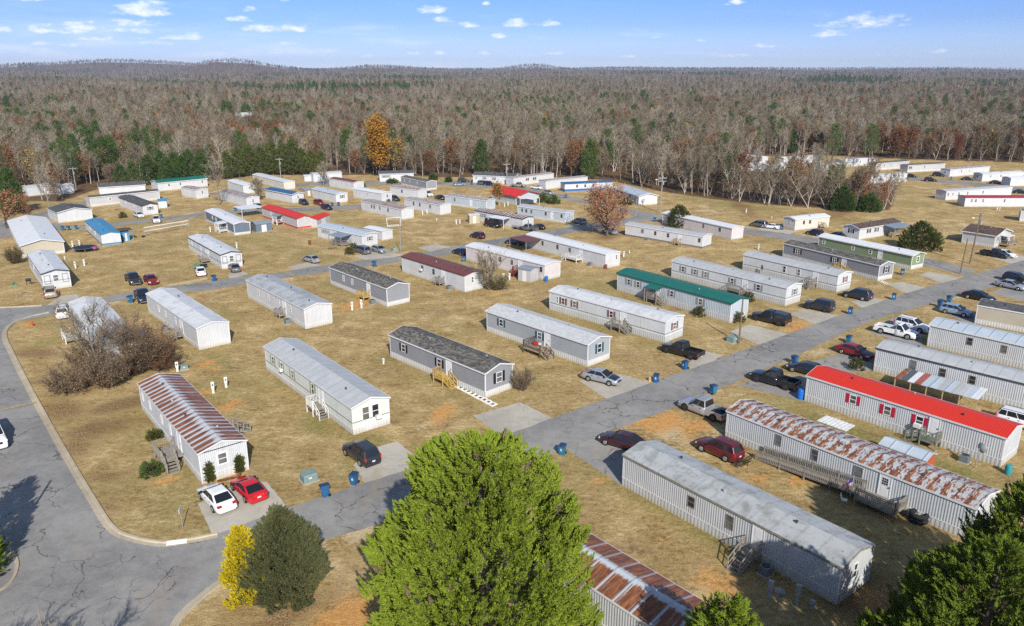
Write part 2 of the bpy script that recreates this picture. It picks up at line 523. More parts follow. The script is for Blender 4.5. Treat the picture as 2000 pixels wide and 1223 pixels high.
# ------------------------------------------------------------------ roads
def asphalt(name, lite, dark, crack=1.0, tan=0.3):
    m = N(name)
    co = m.coord()
    big = m.noise(co, 0.12, 5, 0.6)
    mid = m.noise(co, 0.9, 6, 0.7)
    fin = m.noise(co, 14.0, 3, 0.8)
    c = m.mix(m.step(m.math('ADD', m.math('MULTIPLY', big, .6), m.math('MULTIPLY', mid, .4)), 0.36, 0.62), dark, lite)
    c = m.mix(m.math('MULTIPLY', m.step(fin, 0.4, 0.7), 0.3), c, tuple(min(1, v * 1.5) for v in lite))
    spot = m.noise(co, 0.45, 4, 0.6)
    c = m.mix(m.math('MULTIPLY', m.step(spot, .60, .68), .35), c, tuple(v * .55 for v in dark))
    dust = m.noise(m.mapped((0.35, 0.14, 1)), 1.0, 5, 0.65)
    c = m.mix(m.math('MULTIPLY', m.step(dust, 0.52, 0.72), tan), c, (0.34, 0.255, 0.165))
    warp = m.n('ShaderNodeVectorMath', {0: co, 1: m.n('ShaderNodeVectorMath', {0: m.n('ShaderNodeTexNoise', {'Vector': co, 'Scale': 0.5, 'Detail': 5.0}).outputs[1], 'Scale': 2.6}, operation='SCALE').outputs[0]}, operation='ADD')
    for sc, w, lo, hi in ((0.16, 0.008, 0.42, 0.50), (0.5, 0.015, 0.58, 0.63)):
        vo = m.n('ShaderNodeTexVoronoi', {'Vector': warp, 'Scale': sc}, feature='DISTANCE_TO_EDGE').outputs[0]
        line = m.math('SUBTRACT', 1.0, m.step(vo, w * 0.5, w))
        keep = m.step(m.noise(co, 0.10 if sc > .3 else 0.2, 2), lo, hi)
        if sc > .3:      # the worn junction by the left corner is crazed all over
            px_ = m.sep(co)
            wx = m.math('DIVIDE', m.math('ADD', px_.outputs[0], 29.5), 6.5)
            wy = m.math('DIVIDE', m.math('SUBTRACT', px_.outputs[1], 45.5), 5.5)
            near_j = m.math('SUBTRACT', 1.0, m.math('ADD', m.math('MULTIPLY', wx, wx), m.math('MULTIPLY', wy, wy)), True)
            keep = m.math('MAXIMUM', keep, m.math('MULTIPLY', m.step(near_j, .05, .4), m.step(m.noise(co, .5, 2), .44, .53)))
        c = m.mix(m.math('MULTIPLY', m.math('MULTIPLY', line, keep), 0.68 * crack), c, (0.028, 0.028, 0.03))
    return m.finish(c, 0.85, 0, m.bump(fin, 0.35, 0.02), spec=0.25)


ASPH = asphalt('asphalt', (0.275, 0.265, 0.25), (0.165, 0.162, 0.157))
ASPH2 = asphalt('asphalt_worn', (0.30, 0.285, 0.26), (0.20, 0.196, 0.19), 0.8, 0.45)
CONC = asphalt('driveway_gravel_concrete', (0.44, 0.41, 0.345), (0.31, 0.285, 0.24), 0.25, 0.35)


def spline(pts, step=1.0):
    P = [Vector((*p[:2], 0)) for p in pts]
    P = [P[0] * 2 - P[1]] + P + [P[-1] * 2 - P[-2]]
    out = []
    for i in range(1, len(P) - 2):
        a, b, c, d = P[i - 1:i + 3]
        n = max(1, int((c - b).length / step))
        for k in range(n):
            t = k / n
            out.append(0.5 * ((2 * b) + (c - a) * t + (2 * a - 5 * b + 4 * c - d) * t * t + (-a + 3 * b - 3 * c + d) * t ** 3))
    out.append(P[-2])
    return out


def even(pts, n):
    L = [0]
    for a, b in zip(pts, pts[1:]):
        L.append(L[-1] + (b - a).length)
    out, j = [], 0
    for k in range(n):
        t = L[-1] * k / (n - 1)
        while j < len(L) - 2 and L[j + 1] < t:
            j += 1
        s = (t - L[j]) / max(1e-6, L[j + 1] - L[j])
        out.append(pts[j].lerp(pts[j + 1], s))
    return out


def strip(name, ea, eb, z, mat, rag=0.12, px=True):
    A_ = spline([G(*p) for p in ea] if px else ea, 0.8)
    B_ = spline([G(*p) for p in eb] if px else eb, 0.8)
    n = max(len(A_), len(B_), 2)
    A_, B_ = even(A_, n), even(B_, n)
    mb = MB()
    for i, (a, b) in enumerate(zip(A_, B_)):
        d = (b - a).normalized()
        ja = rag * (math.sin(i * 1.7) * .5 + math.sin(i * .37 + 1) + rnd.uniform(-.6, .6)) * .6
        jb = rag * (math.sin(i * 1.3 + 2) * .5 + math.sin(i * .41) + rnd.uniform(-.6, .6)) * .6
        p, q = a - d * ja, b + d * jb
        mb.v += [(p.x, p.y, z), (p.x * .5 + q.x * .5, p.y * .5 + q.y * .5, z + 0.03), (q.x, q.y, z)]
    for i in range(n - 1):
        for k in (0, 1):
            mb.f.append((3 * i + k, 3 * i + k + 1, 3 * i + k + 4, 3 * i + k + 3))
            mb.m.append(0)
    o = mb.obj(name, mat)
    o['kind'] = 'structure'
    return o


strip('main_street',
      [(330, 1072), (425, 1043), (562, 992), (775, 924), (1000, 845), (1280, 745), (1486, 672), (1600, 630), (1770, 573), (1895, 538), (2010, 506), (2250, 440)],
      [(385, 1185), (440, 1135), (540, 1090), (650, 1050), (745, 1020), (1060, 895), (1330, 790), (1445, 742), (1570, 688), (1700, 628), (1860, 582), (1935, 562), (2060, 527), (2300, 460)], 0.022, ASPH)
strip('cross_road',
      [(-420, 1330), (-190, 1150), (-140, 1000), (-130, 880), (-120, 780), (-115, 700), (-150, 640), (-300, 590)],
      [(320, 1290), (352, 1215), (400, 1140), (330, 1062), (255, 1050), (215, 1027), (180, 970), (140, 900), (100, 830), (60, 755), (28, 690), (12, 650), (30, 622), (60, 612)], 0.014, ASPH, 0.05)
strip('side_street',
      [(-150, 603), (0, 601), (85, 598), (200, 581), (300, 563), (390, 553), (444, 544), (556, 531), (645, 516), (784, 501), (850, 490), (908, 477), (975, 466), (1028, 457), (1117, 443), (1180, 432), (1240, 424)],
      [(-150, 660), (12, 642), (34, 628), (92, 617), (130, 605), (210, 591), (300, 578), (400, 567), (480, 555), (642, 531), (784, 511), (850, 501), (911, 490), (975, 479), (1035, 469), (1128, 453), (1200, 442), (1262, 432)], 0.018, ASPH)
strip('back_street',
      [(-60, 436), (60, 425), (125, 440), (180, 441), (250, 432), (356, 421), (403, 414), (495, 409), (595, 405), (703, 400), (770, 394)],
      [(-60, 468), (55, 462), (125, 446), (185, 448), (250, 438), (356, 428), (403, 421), (495, 415), (595, 412), (703, 407), (775, 400)], 0.014, ASPH)
strip('bend_road', [(-80, 446), (0, 431), (60, 419), (100, 410), (140, 399), (190, 388)], [(-60, 478), (10, 460), (70, 438), (112, 421), (150, 408), (200, 393)], 0.010, ASPH)
strip('far_street', [(410, 377), (500, 369), (580, 359), (640, 355), (760, 356), (853, 355), (955, 360), (1060, 372), (1092, 379), (1150, 391), (1225, 407), (1290, 420)],
      [(410, 381), (500, 374), (580, 364), (640, 360), (760, 361), (853, 361), (950, 367), (1050, 378), (1090, 387), (1140, 397), (1215, 414), (1262, 430)], 0.016, ASPH)
strip('right_street', [(1240, 422), (1300, 424), (1447, 444), (1594, 465), (1700, 484), (1797, 502), (1860, 516), (1905, 529)],
      [(1240, 432), (1300, 435), (1440, 455), (1589, 477), (1700, 500), (1790, 516), (1850, 530), (1893, 541)], 0.016, ASPH)
strip('hill_street', [(1735, 342), (1770, 346), (1861, 353), (1972, 364), (2100, 378)], [(1735, 347), (1770, 351), (1850, 358), (1960, 371), (2100, 388)], 0.016, ASPH)


def pad(name, pts, mat=CONC, z=0.008, rag=.06):
    P = [G(*p) for p in pts]
    out = []
    for a, b in zip(P, P[1:] + P[:1]):
        n = max(2, int((b - a).length / 0.7))
        for k in range(n):
            q = a.lerp(b, k / n)
            out.append((q.x + rnd.uniform(-rag, rag), q.y + rnd.uniform(-rag, rag), z))
    o = MB().poly(out).obj(name, mat)
    o['kind'] = 'structure'
    return o


for q in [[(386, 985), (450, 952), (520, 940), (566, 996), (418, 1050)], [(690, 908), (740, 872), (775, 862), (812, 892), (790, 925), (716, 948)],
          [(924, 812), (1015, 786), (1078, 816), (984, 855)], [(1132, 744), (1211, 731), (1270, 748), (1186, 780)], [(1345, 710), (1372, 686), (1412, 694), (1350, 732)],
          [(1426, 648), (1464, 634), (1541, 653), (1486, 676)], [(1540, 613), (1572, 605), (1645, 617), (1600, 636)], [(1662, 589), (1700, 580), (1738, 589), (1692, 606)],
          [(1732, 555), (1761, 551), (1812, 563), (1778, 577)], [(1795, 537), (1814, 531), (1876, 543), (1846, 555)], [(560, 522), (600, 513), (640, 520), (590, 532)], [(690, 500), (740, 489), (790, 498), (725, 512)],
          [(90, 597), (120, 578), (150, 574), (160, 590)], [(450, 546), (445, 536), (470, 527), (485, 535)], [(815, 484), (850, 477), (880, 482), (840, 492)], [(1100, 448), (1115, 437), (1150, 440), (1130, 452)],
          [(1940, 505), (1960, 500), (2020, 500), (1985, 518)], [(1470, 450), (1490, 444), (1560, 452), (1530, 460)], [(1575, 466), (1600, 458), (1660, 468), (1640, 478)]]:
    pad('driveway', q)
for q in [[(1104, 876), (1165, 853), (1246, 885), (1216, 950)], [(1700, 650), (1745, 620), (1800, 640), (1800, 690), (1760, 668)], [(1580, 710), (1640, 690), (1700, 690), (1705, 726), (1600, 728)], [(1440, 752), (1500, 730), (1600, 735), (1572, 785)],
          [(1830, 604), (1860, 592), (1910, 612), (1905, 640)], [(1935, 572), (1960, 560), (2010, 566), (2005, 590)]]:
    pad('driveway', q, ASPH2)

# kerbs: a swept section with a gutter pan and a raised lip
KERB = asphalt('kerb_concrete', (0.44, 0.38, 0.28), (0.29, 0.24, 0.17), 0.0, 0.5)


def kerb(name, edge, side):
    P = even(spline([G(*p) for p in edge], 0.5), 160)
    prof = [(-0.55, 0.028), (-0.18, 0.034), (-0.10, 0.13), (0.10, 0.14), (0.16, -0.05), (-0.55, -0.05)]
    mb = MB()
    for i, p in enumerate(P):
        d = (P[min(i + 1, len(P) - 1)] - P[max(i - 1, 0)]).normalized()
        nrm = Vector((-d.y, d.x, 0)) * side
        mb.v += [tuple(p + nrm * a + Vector((0, 0, z))) for a, z in prof]
    k = len(prof)
    for i in range(len(P) - 1):
        for j in range(k):
            mb.f.append((i * k + j, i * k + (j + 1) % k, (i + 1) * k + (j + 1) % k, (i + 1) * k + j))
            mb.m.append(0)
    o = mb.obj(name, KERB)
    o['kind'] = 'structure'


kerb('kerb', [(425, 1043), (375, 1053), (320, 1060), (262, 1050), (222, 1030), (182, 970), (140, 900), (100, 830), (60, 757), (26, 690), (12, 655), (24, 634), (55, 620), (95, 611)], -1)
kerb('kerb', [(340, 1290), (348, 1222), (385, 1178), (440, 1136), (520, 1098)], -1)
kerb('kerb', [(-80, 985), (-10, 1040), (28, 1085), (34, 1110), (20, 1140), (-20, 1165), (-80, 1200)], 1)
kerb('kerb', [(-60, 600), (0, 601), (30, 600), (83, 597)], 1)


def stripe_paint(name, a, b, w, mat, z=0.03):
    A_, B_ = G(*a), G(*b)
    d = (B_ - A_).normalized()
    nrm = Vector((-d.y, d.x, 0)) * w / 2
    n = 14
    mb = MB()
    for i in range(n):
        t0, t1 = i / n, (i + 1) / n
        p, q = A_.lerp(B_, t0), A_.lerp(B_, t1)
        j0, j1 = 0.04 * math.sin(i * 2.1), 0.04 * math.sin(i * 2.1 + 2.1)
        pts = [p - nrm * (1 + j0), q - nrm * (1 + j1), q + nrm * (1 - j1), p + nrm * (1 - j0)]
        mb.add([(v.x, v.y, z + 0.03) for v in pts], [(0, 1, 2, 3)])
    o = mb.obj(name, mat)
    o['kind'] = 'structure'


YEL = plain('worn_yellow_paint', (0.36, 0.27, 0.10), 0.85, var=.35, scale=2.5)
WHT = plain('kerb_white_paint', (0.72, 0.70, 0.64), 0.8, var=.15, scale=4)
stripe_paint('road_marking', (-60, 815), (78, 785), 0.35, YEL)
stripe_paint('road_marking', (557, 533), (581, 542), 0.5, YEL)
stripe_paint('road_marking', (352, 424), (366, 427), 0.8, YEL)
stripe_paint('road_marking', (1905, 535), (2040, 575), 0.35, plain('sand_drift', (0.42, 0.34, 0.22), 0.95, var=.25))
o = MB()
A_, B_ = G(326, 1062), G(366, 1057)
d_ = (B_ - A_).normalized()
n_ = Vector((-d_.y, d_.x, 0))
o.hexa([tuple(A_ - n_ * .30 + Vector((0, 0, .03))), tuple(B_ - n_ * .30 + Vector((0, 0, .03))), tuple(B_ + n_ * .12 + Vector((0, 0, .03))), tuple(A_ + n_ * .12 + Vector((0, 0, .03)))],
       [tuple(A_ - n_ * .28 + Vector((0, 0, .06))), tuple(B_ - n_ * .28 + Vector((0, 0, .06))), tuple(B_ + n_ * .12 + Vector((0, 0, .155))), tuple(A_ + n_ * .12 + Vector((0, 0, .155)))])
o = o.obj('kerb_paint', WHT)
o['kind'] = 'structure'
# ------------------------------------------------------------------ palette
WHITE, GREYW = (0.66, 0.67, 0.68), (0.50, 0.52, 0.54)
S = {
    'white': siding('white_ribbed_siding', (0.60, 0.61, 0.62)), 'white2': siding('white_lap_siding', (0.62, 0.62, 0.61), .16, True),
    'dull': siding('dull_white_ribbed_siding', (0.60, 0.62, 0.635), .18, dirt=.4), 'silver': siding('silver_ribbed_siding', (0.535, 0.555, 0.57), .22, dirt=.35, depth=.75),
    'grey': siding('grey_lap_siding', (0.285, 0.295, 0.325), .14, True, .08), 'ltgrey': siding('light_grey_lap_siding', (0.37, 0.40, 0.43), .14, True, .08),
    'pale': siding('pale_blue_grey_siding', (0.46, 0.52, 0.565), .3, dirt=.3), 'slate': siding('slate_blue_siding', (0.135, 0.17, 0.22), .3, dirt=.1),
    'rose': siding('pinkish_white_siding', (0.62, 0.57, 0.57), .3), 'beige': siding('beige_lap_siding', (0.50, 0.45, 0.36), .16, True, .12),
    'cream': siding('cream_siding', (0.64, 0.60, 0.52), .2), 'green': siding('sage_green_siding', (0.225, 0.30, 0.175), .16, True, .1),
    'grey2': siding('pale_grey_siding', (0.50, 0.50, 0.50), .16, True, .1), 'mint': siding('mint_white_siding', (0.69, 0.715, 0.67), .25, dirt=.3),
    'sk': siding('white_skirting', (0.61, 0.61, 0.60), .35, dirt=.25, panel=1.6), 'skb': siding('blue_skirting', (0.06, 0.20, 0.38), .35, dirt=.1), 'skbl': siding('deep_blue_skirting', (0.03, 0.12, 0.34), .35, dirt=.1),
    'skr': siding('red_skirting', (0.50, 0.03, 0.035), .35, dirt=.1), 'skg': siding('dark_grey_skirting', (0.10, 0.09, 0.08), .35, dirt=.3), 'skd': siding('dingy_skirting', (0.52, 0.53, 0.53), .35, dirt=.5, panel=1.6),
    'brick': siding('brick_red_siding', (0.42, 0.10, 0.045), .2, True, .2),
}
RF = {
    'white': sheet_roof('white_coated_roof', (0.66, 0.67, 0.68), (0.58, 0.60, 0.62), 1.2, .25, ribdepth=.2), 'alu': sheet_roof('galvanised_roof', (0.40, 0.41, 0.415), (0.47, 0.48, 0.485), 1.4, .35, ribdepth=.2),
    'worn': sheet_roof('worn_white_roof', (0.60, 0.61, 0.615), (0.45, 0.46, 0.465), 1.3, .9, ribdepth=.2), 'lichen': sheet_roof('lichen_grey_roof', (0.40, 0.415, 0.42), (0.23, 0.24, 0.225), 1.8, 1.0, ribdepth=.12),
    'seam': sheet_roof('seamed_silver_roof', (0.40, 0.46, 0.52), (0.46, 0.52, 0.57), 1.5, .2, ribdepth=.9), 'green': sheet_roof('green_metal_roof', (0.012, 0.125, 0.095), (0.016, 0.145, 0.11), .3, .1, rough=.45),
    'red': sheet_roof('red_metal_roof', (0.60, 0.030, 0.014), (0.56, 0.032, 0.016), .23, .05, rough=.55, ribdepth=.9), 'blue': sheet_roof('blue_metal_roof', (0.055, 0.22, 0.38), (0.07, 0.25, 0.41), .5, .2),
    'dblue': sheet_roof('deep_blue_metal_roof', (0.028, 0.10, 0.22), (0.035, 0.115, 0.24), .5, .2), 'maroon': sheet_roof('rust_brown_roof', (0.17, 0.055, 0.04), (0.14, 0.042, 0.032), .45, .5, ribdepth=.8), 'slate': sheet_roof('slate_metal_roof', (0.20, 0.24, 0.28), (0.24, 0.28, 0.32), .5, .2),
    'dred': sheet_roof('dark_red_roof', (0.33, 0.03, 0.045), (0.30, 0.035, 0.05), .4, .15),
    'rust': sheet_roof('striped_rusty_roof', (0.46, 0.48, 0.50), (0.40, 0.42, 0.44), .95, .3, .72, 'stripe', ribdepth=.7), 'rustb': sheet_roof('blotched_rusty_roof', (0.44, 0.46, 0.475), (0.36, 0.38, 0.395), .95, .35, .85, 'blotch', ribdepth=.7),
    'rusto': sheet_roof('panelled_rusty_roof', (0.46, 0.50, 0.54), (0.42, 0.46, 0.50), 1.5, .25, .85, 'panel', ribdepth=.6), 'rustl': sheet_roof('lightly_rusted_roof', (0.42, 0.43, 0.44), (0.36, 0.36, 0.36), 1.0, .3, .62, 'blotch'),
    'shg': shingle_roof('grey_brown_shingles', [(0.045, 0.042, 0.04), (0.12, 0.112, 0.10), (0.235, 0.22, 0.19)]), 'shd': shingle_roof('dark_shingles', [(0.05, 0.05, 0.055), (0.09, 0.09, 0.095), (0.15, 0.15, 0.15)]),
    'shb': shingle_roof('brown_shingles', [(0.05, 0.035, 0.03), (0.10, 0.07, 0.06), (0.16, 0.12, 0.10)]), 'shl': shingle_roof('light_grey_shingles', [(0.40, 0.41, 0.42), (0.47, 0.48, 0.49), (0.55, 0.555, 0.56)]),
}
TRIM = plain('white_trim', (0.66, 0.66, 0.65), .5, var=.06)
DKT = plain('dark_trim', (0.045, 0.05, 0.055), .6)
FRAME = plain('window_frame_white', (0.74, 0.74, 0.73), .45, var=.04)
ALUF = plain('window_frame_aluminium', (0.28, 0.28, 0.28), .4, .4)
DOORW = plain('door_white', (0.70, 0.70, 0.70), .45, var=.05)
BRASS = plain('door_handle_metal', (0.25, 0.20, 0.12), .3, .9)
VENT = plain('roof_vent_metal', (0.35, 0.36, 0.37), .5, .3)
SH = {'k': plain('black_shutter', (0.015, 0.015, 0.017), .6), 't': plain('teal_shutter', (0.025, 0.085, 0.12), .6), 'r': plain('red_shutter', (0.42, 0.015, 0.05), .55), 'b': plain('brown_shutter', (0.20, 0.09, 0.07), .6),
      's': plain('sage_shutter', (0.27, 0.31, 0.20), .6), 'g': plain('grey_shutter', (0.24, 0.25, 0.255), .6)}


def glassmat(name, c1, c2, rough=.12):
    m = N(name)
    z = m.sep(m.coord()).outputs[2]
    slat = m.math('FRACT', m.math('MULTIPLY', z, 14.0))
    c = m.mix(m.step(m.noise(m.rcoord(), 1.4, 2), .35, .65), c1, c2)
    MAT[name] = m.finish(c, rough, 0, spec=.6)
    return MAT[name]


PANE = [glassmat('dark_window_glass', (0.012, 0.014, 0.017), (0.035, 0.038, 0.042)), glassmat('blind_behind_glass', (0.16, 0.165, 0.165), (0.10, 0.105, 0.11)), glassmat('curtain_behind_glass', (0.045, 0.05, 0.05), (0.14, 0.135, 0.12))]


def sc(y):
    return 1.0 if y < 118 else max(0.85, 1 - 0.15 * (y - 118) / 45)


SITES = []


class Site:
    """where a home stands: A, B are the ends of its visible long side, seen left and right"""

    def __init__(s, A, B, W, ext=0.0):
        s.a, s.b = G(*A), G(*B)
        s.u = (s.b - s.a).normalized()
        s.L = (s.b - s.a).length
        if ext:
            s.L += ext
        s.v = Vector((-s.u.y, s.u.x, 0))
        s.rz = math.atan2(s.u.y, s.u.x)
        s.k = sc(s.a.y * .5 + s.b.y * .5)
        s.W = W * s.k
        SITES.append(s)

    def w(s, x, y, z=0.0):
        return s.a + s.u * x + s.v * y + Vector((0, 0, z))

    def xat(s, px, z=1.9, y=0.0):
        lo, hi = -3.0, s.L + 8
        for _ in range(40):
            mid = (lo + hi) / 2
            if PX(s.w(mid, y, z))[0] < px:
                lo = mid
            else:
                hi = mid
        return lo


def face(st, side):
    """(s along the face, out of it, z) -> local home coordinates"""
    if side == 'F':
        return lambda s, o, z: (s, -o, z)
    if side == 'R':
        return lambda s, o, z: (st.L + o, s, z)
    return lambda s, o, z: (-o, st.W - s, z)


def fbox(mb, fc, s0, s1, o0, o1, z0, z1, mi=0):
    lo = [fc(*p, z0) for p in ((s0, o0), (s1, o0), (s1, o1), (s0, o1))]
    hi = [fc(*p, z1) for p in ((s0, o0), (s1, o0), (s1, o1), (s0, o1))]
    return mb.hexa(lo[::-1], hi[::-1], mi)


wi = [0]


def window(root, fc, s, z, w, h, shut=None, frame=None, border=.06, pane=None, cols=1):
    fr = MB()
    b = border
    fbox(fr, fc, s - w / 2, s + w / 2, .004, .045, z - h / 2, z - h / 2 + b)
    fbox(fr, fc, s - w / 2, s + w / 2, .004, .045, z + h / 2 - b, z + h / 2)
    fbox(fr, fc, s - w / 2, s - w / 2 + b, .004, .045, z - h / 2 + b, z + h / 2 - b)
    fbox(fr, fc, s + w / 2 - b, s + w / 2, .004, .045, z - h / 2 + b, z + h / 2 - b)
    fbox(fr, fc, s - w / 2 + b, s + w / 2 - b, .004, .035, z - .03, z + .03)
    for c in range(1, cols):
        x = s - w / 2 + w * c / cols
        fbox(fr, fc, x - .04, x + .04, .006, .04, z - h / 2 + b, z + h / 2 - b)
    f = fr.obj('window', frame or FRAME, root)
    wi[0] += 1
    p = MB()
    fbox(p, fc, s - w / 2 + b * .6, s + w / 2 - b * .6, .003, .016, z - h / 2 + b * .6, z + h / 2 - b * .6)
    p.obj('pane', PANE[pane if pane is not None else (0, 0, 2, 0, 1, 0)[wi[0] % 6]], f)
    if shut:
        for sg in (-1, 1):
            q = MB()
            c = s + sg * (w / 2 + .21)
            fbox(q, fc, c - .19, c + .19, .004, .035, z - h / 2 - .02, z + h / 2 + .02)
            for k in range(5):
                zz = z - h / 2 + .06 + (h - .12) * k / 5
                fbox(q, fc, c - .14, c + .14, .035, .047, zz + .02, zz + h / 5 - .05)
            q.obj('shutter', SH[shut], f)
    return f


def door(root, fc, s, z0, w=.92, h=2.0, mat=None, lite=False, k=1.0):
    d = MB()
    w, h = w * k, h * k
    fbox(d, fc, s - w / 2, s + w / 2, .004, .03, z0, z0 + h, 0)
    for a, b_, c, e in ((s - w / 2 - .07, s - w / 2, z0, z0 + h), (s + w / 2, s + w / 2 + .07, z0, z0 + h), (s - w / 2 - .07, s + w / 2 + .07, z0 + h, z0 + h + .07)):
        fbox(d, fc, a, b_, .004, .06, c, e, 1)
    for r in ((.12, .42), (.52, .90)):
        fbox(d, fc, s - w * .32, s + w * .32, .03, .042, z0 + h * r[0], z0 + h * r[1], 0)
    o = d.obj('door', [mat or DOORW, TRIM], root)
    hd = MB()
    fbox(hd, fc, s + w * .36, s + w * .44, .03, .1, z0 + h * .46, z0 + h * .51)
    hd.obj('handle', BRASS, o)
    if lite:
        g = MB()
        for i in range(3):
            for j in range(3):
                fbox(g, fc, s - w * .27 + i * w * .19, s - w * .27 + i * w * .19 + w * .15, .043, .05, z0 + h * (.55 + j * .11), z0 + h * (.55 + j * .11 + .09))
        g.obj('pane', PANE[0], o)
    return o


def home(label, A, B, W=4.25, h=3.05, sk=.62, wall='white', skirt='sk', roof='alu', rise=.42, bow=True, oh=.1, trim=None, band=None, win=(), doors=(), R_=(), L_=(), vents=3,
         group='single-wide mobile homes', ext=0.0, wz=1.98, fascia=None, name='mobile_home', cat='mobile home', wh=1.0, ww=.7, ridge=True, pediment=False, endpanels=False):
    st = Site(A, B, W, ext)
    k = st.k
    e, skz, rs, L, Wd = h * k, sk * k, rise * k, st.L, st.W
    root = thing(name, label, cat, st.a, st.rz, group)
    st.root, st.e, st.skz = root, e, skz
    MB().prism([(0, skz - .06), (Wd, skz - .06), (Wd, e), (Wd / 2, e + rs - .02), (0, e)], 0, L).obj('wall', S[wall], root)
    s = MB().box(-.014, L + .014, -.014, Wd + .014, -.25, skz)
    s.obj('skirting', S[skirt], root)
    if trim is not False:
        t = MB()
        tm = trim or TRIM
        for x0, x1, y0, y1 in ((-.018, .09, -.018, .09), (L - .09, L + .018, -.018, .09), (L - .09, L + .018, Wd - .09, Wd + .018), (-.018, .09, Wd - .09, Wd + .018)):
            t.box(x0, x1, y0, y1, skz + .003, e - .02)
        t.box(-.03, L + .03, -.03, Wd + .03, skz, skz + .035)
        if band is not None:
            t.box(-.022, L + .022, -.022, Wd + .022, band * k, band * k + .055, 1)
        t.obj('trim', [tm, DKT], root)
    # roof: a bent sheet with a drip edge
    n = 5 if bow else 2
    pts = []
    o = oh
    for i in range(n + 1):
        q = i / n
        y = -o + (Wd / 2 + o) * q
        if bow:
            z = e + rs * (1 - (1 - q) ** 1.25) - (1 - q) * .03
        else:
            z = e - o * rs / (Wd / 2) + (rs + o * rs / (Wd / 2)) * q
        pts.append((y, z + .03))
    top = pts + [(Wd - y, z) for y, z in pts[-2::-1]]
    prof = top[::-1] + [(y, z - .10) for y, z in top]
    rf = MB().prism(prof, -o * 1.2, L + o * 1.2).obj('roof', RF[roof], root)
    fm = MB()
    fz = .16
    fz2 = (.05 if bow else .13) * k
    for x in ((-o * 1.2 - .03, -o * 1.2), (L + o * 1.2, L + o * 1.2 + .03)):
        pr = [(y, z + .015) for y, z in top][::-1] + [(y, z - .14) for y, z in top]
        fm.prism(pr, *x, mi=0)
    fm.box(-o * 1.2 - .03, L + o * 1.2 + .03, -o - .025, -o, top[0][1] - fz, top[0][1] + .012, 0)
    fm.box(-o * 1.2 - .03, L + o * 1.2 + .03, Wd + o, Wd + o + .025, top[0][1] - fz, top[0][1] + .012, 0)
    if pediment:
        fc = face(st, 'R')
        fbox(fm, fc, .0, Wd, .02, .05, e - .10, e - .03, 1)
    fm.obj('fascia', [fascia or TRIM, DKT], root)
    if endpanels:
        f2, pm = face(st, 'R'), MB()
        for c in (.17, .83):
            s0, s1, z0, z1 = (c - .11) * Wd, (c + .11) * Wd, 1.05 * k, 2.6 * k
            for q in ((s0, s1, z0, z0 + .06), (s0, s1, z1 - .06, z1), (s0, s0 + .05, z0 + .06, z1 - .06), (s1 - .05, s1, z0 + .06, z1 - .06)):
                fbox(pm, f2, q[0], q[1], .004, .03, q[2], q[3])
        pm.obj('panel_outline', DKT, root)
    for i in range(vents):
        x = L * (i + .6) / (vents + .2) + rnd.uniform(-.8, .8)
        y = Wd * rnd.choice((.3, .4, .66))
        z = e + rs * (1 - abs(y - Wd / 2) / (Wd / 2)) * .9
        v = MB().tube((x, y, z - .1), (x, y, z + .22), .07, n=8).tube((x, y, z + .22), (x, y, z + .30), .13, .10, n=8)
        v.obj('roof_vent', VENT if i % 2 else DKT, rf)
    fc = face(st, 'F')
    for it in win:
        px, shut, opt = (it, None, {}) if not isinstance(it, tuple) else (it[0], it[1], it[2] if len(it) > 2 else {})
        x = st.xat(px, wz * k)
        if .3 < x < L - .3:
            window(root, fc, x, (wz + opt.get('dz', 0)) * k, opt.get('w', ww) * k, opt.get('h', wh) * k, shut, opt.get('frame'), cols=opt.get('cols', 1), border=opt.get('border', .06), pane=opt.get('pane'))
    st.dx = []
    for it in doors:
        px, opt = (it, {}) if not isinstance(it, tuple) else it
        x = st.xat(px, 1.7 * k)
        st.dx.append(x)
        door(root, fc, x, skz + .05, mat=opt.get('mat'), lite=opt.get('lite', False), k=k)
    for side, items in (('R', R_), ('L', L_)):
        f2 = face(st, side)
        for fr_, shut, opt in items:
            window(root, f2, fr_ * Wd, (wz + opt.get('dz', 0)) * k, opt.get('w', ww) * k, opt.get('h', wh) * k, shut, opt.get('frame'), cols=opt.get('cols', 1), border=opt.get('border', .06), pane=opt.get('pane'))
    return st


class BackSite:
    """the hidden long side of a home, for steps at its back door"""

    def __init__(s, st):
        s.L, s.W, s.k, s.skz, s.e = st.L, st.W, st.k, st.skz, st.e
        s.a, s.u, s.v, s.rz = st.w(st.L, st.W), -st.u, -st.v, st.rz + math.pi
        s.w = lambda x, y, z=0.0: s.a + s.u * x + s.v * y + Vector((0, 0, z))


WOODG = plain('weathered_grey_wood', (0.25, 0.225, 0.19), .85, var=.3, scale=6)
WOODN = plain('new_yellow_wood', (0.47, 0.315, 0.09), .75, var=.18, scale=6)
WOODB = plain('dark_brown_wood', (0.10, 0.075, 0.06), .8, var=.25, scale=6)
WOODW = plain('white_painted_wood', (0.62, 0.61, 0.58), .7, var=.15, scale=6)
WOODR = plain('red_stained_wood', (0.20, 0.04, 0.035), .8, var=.25, scale=6)
WOODT = plain('tan_deck_boards', (0.37, 0.29, 0.19), .85, var=.25, scale=6)


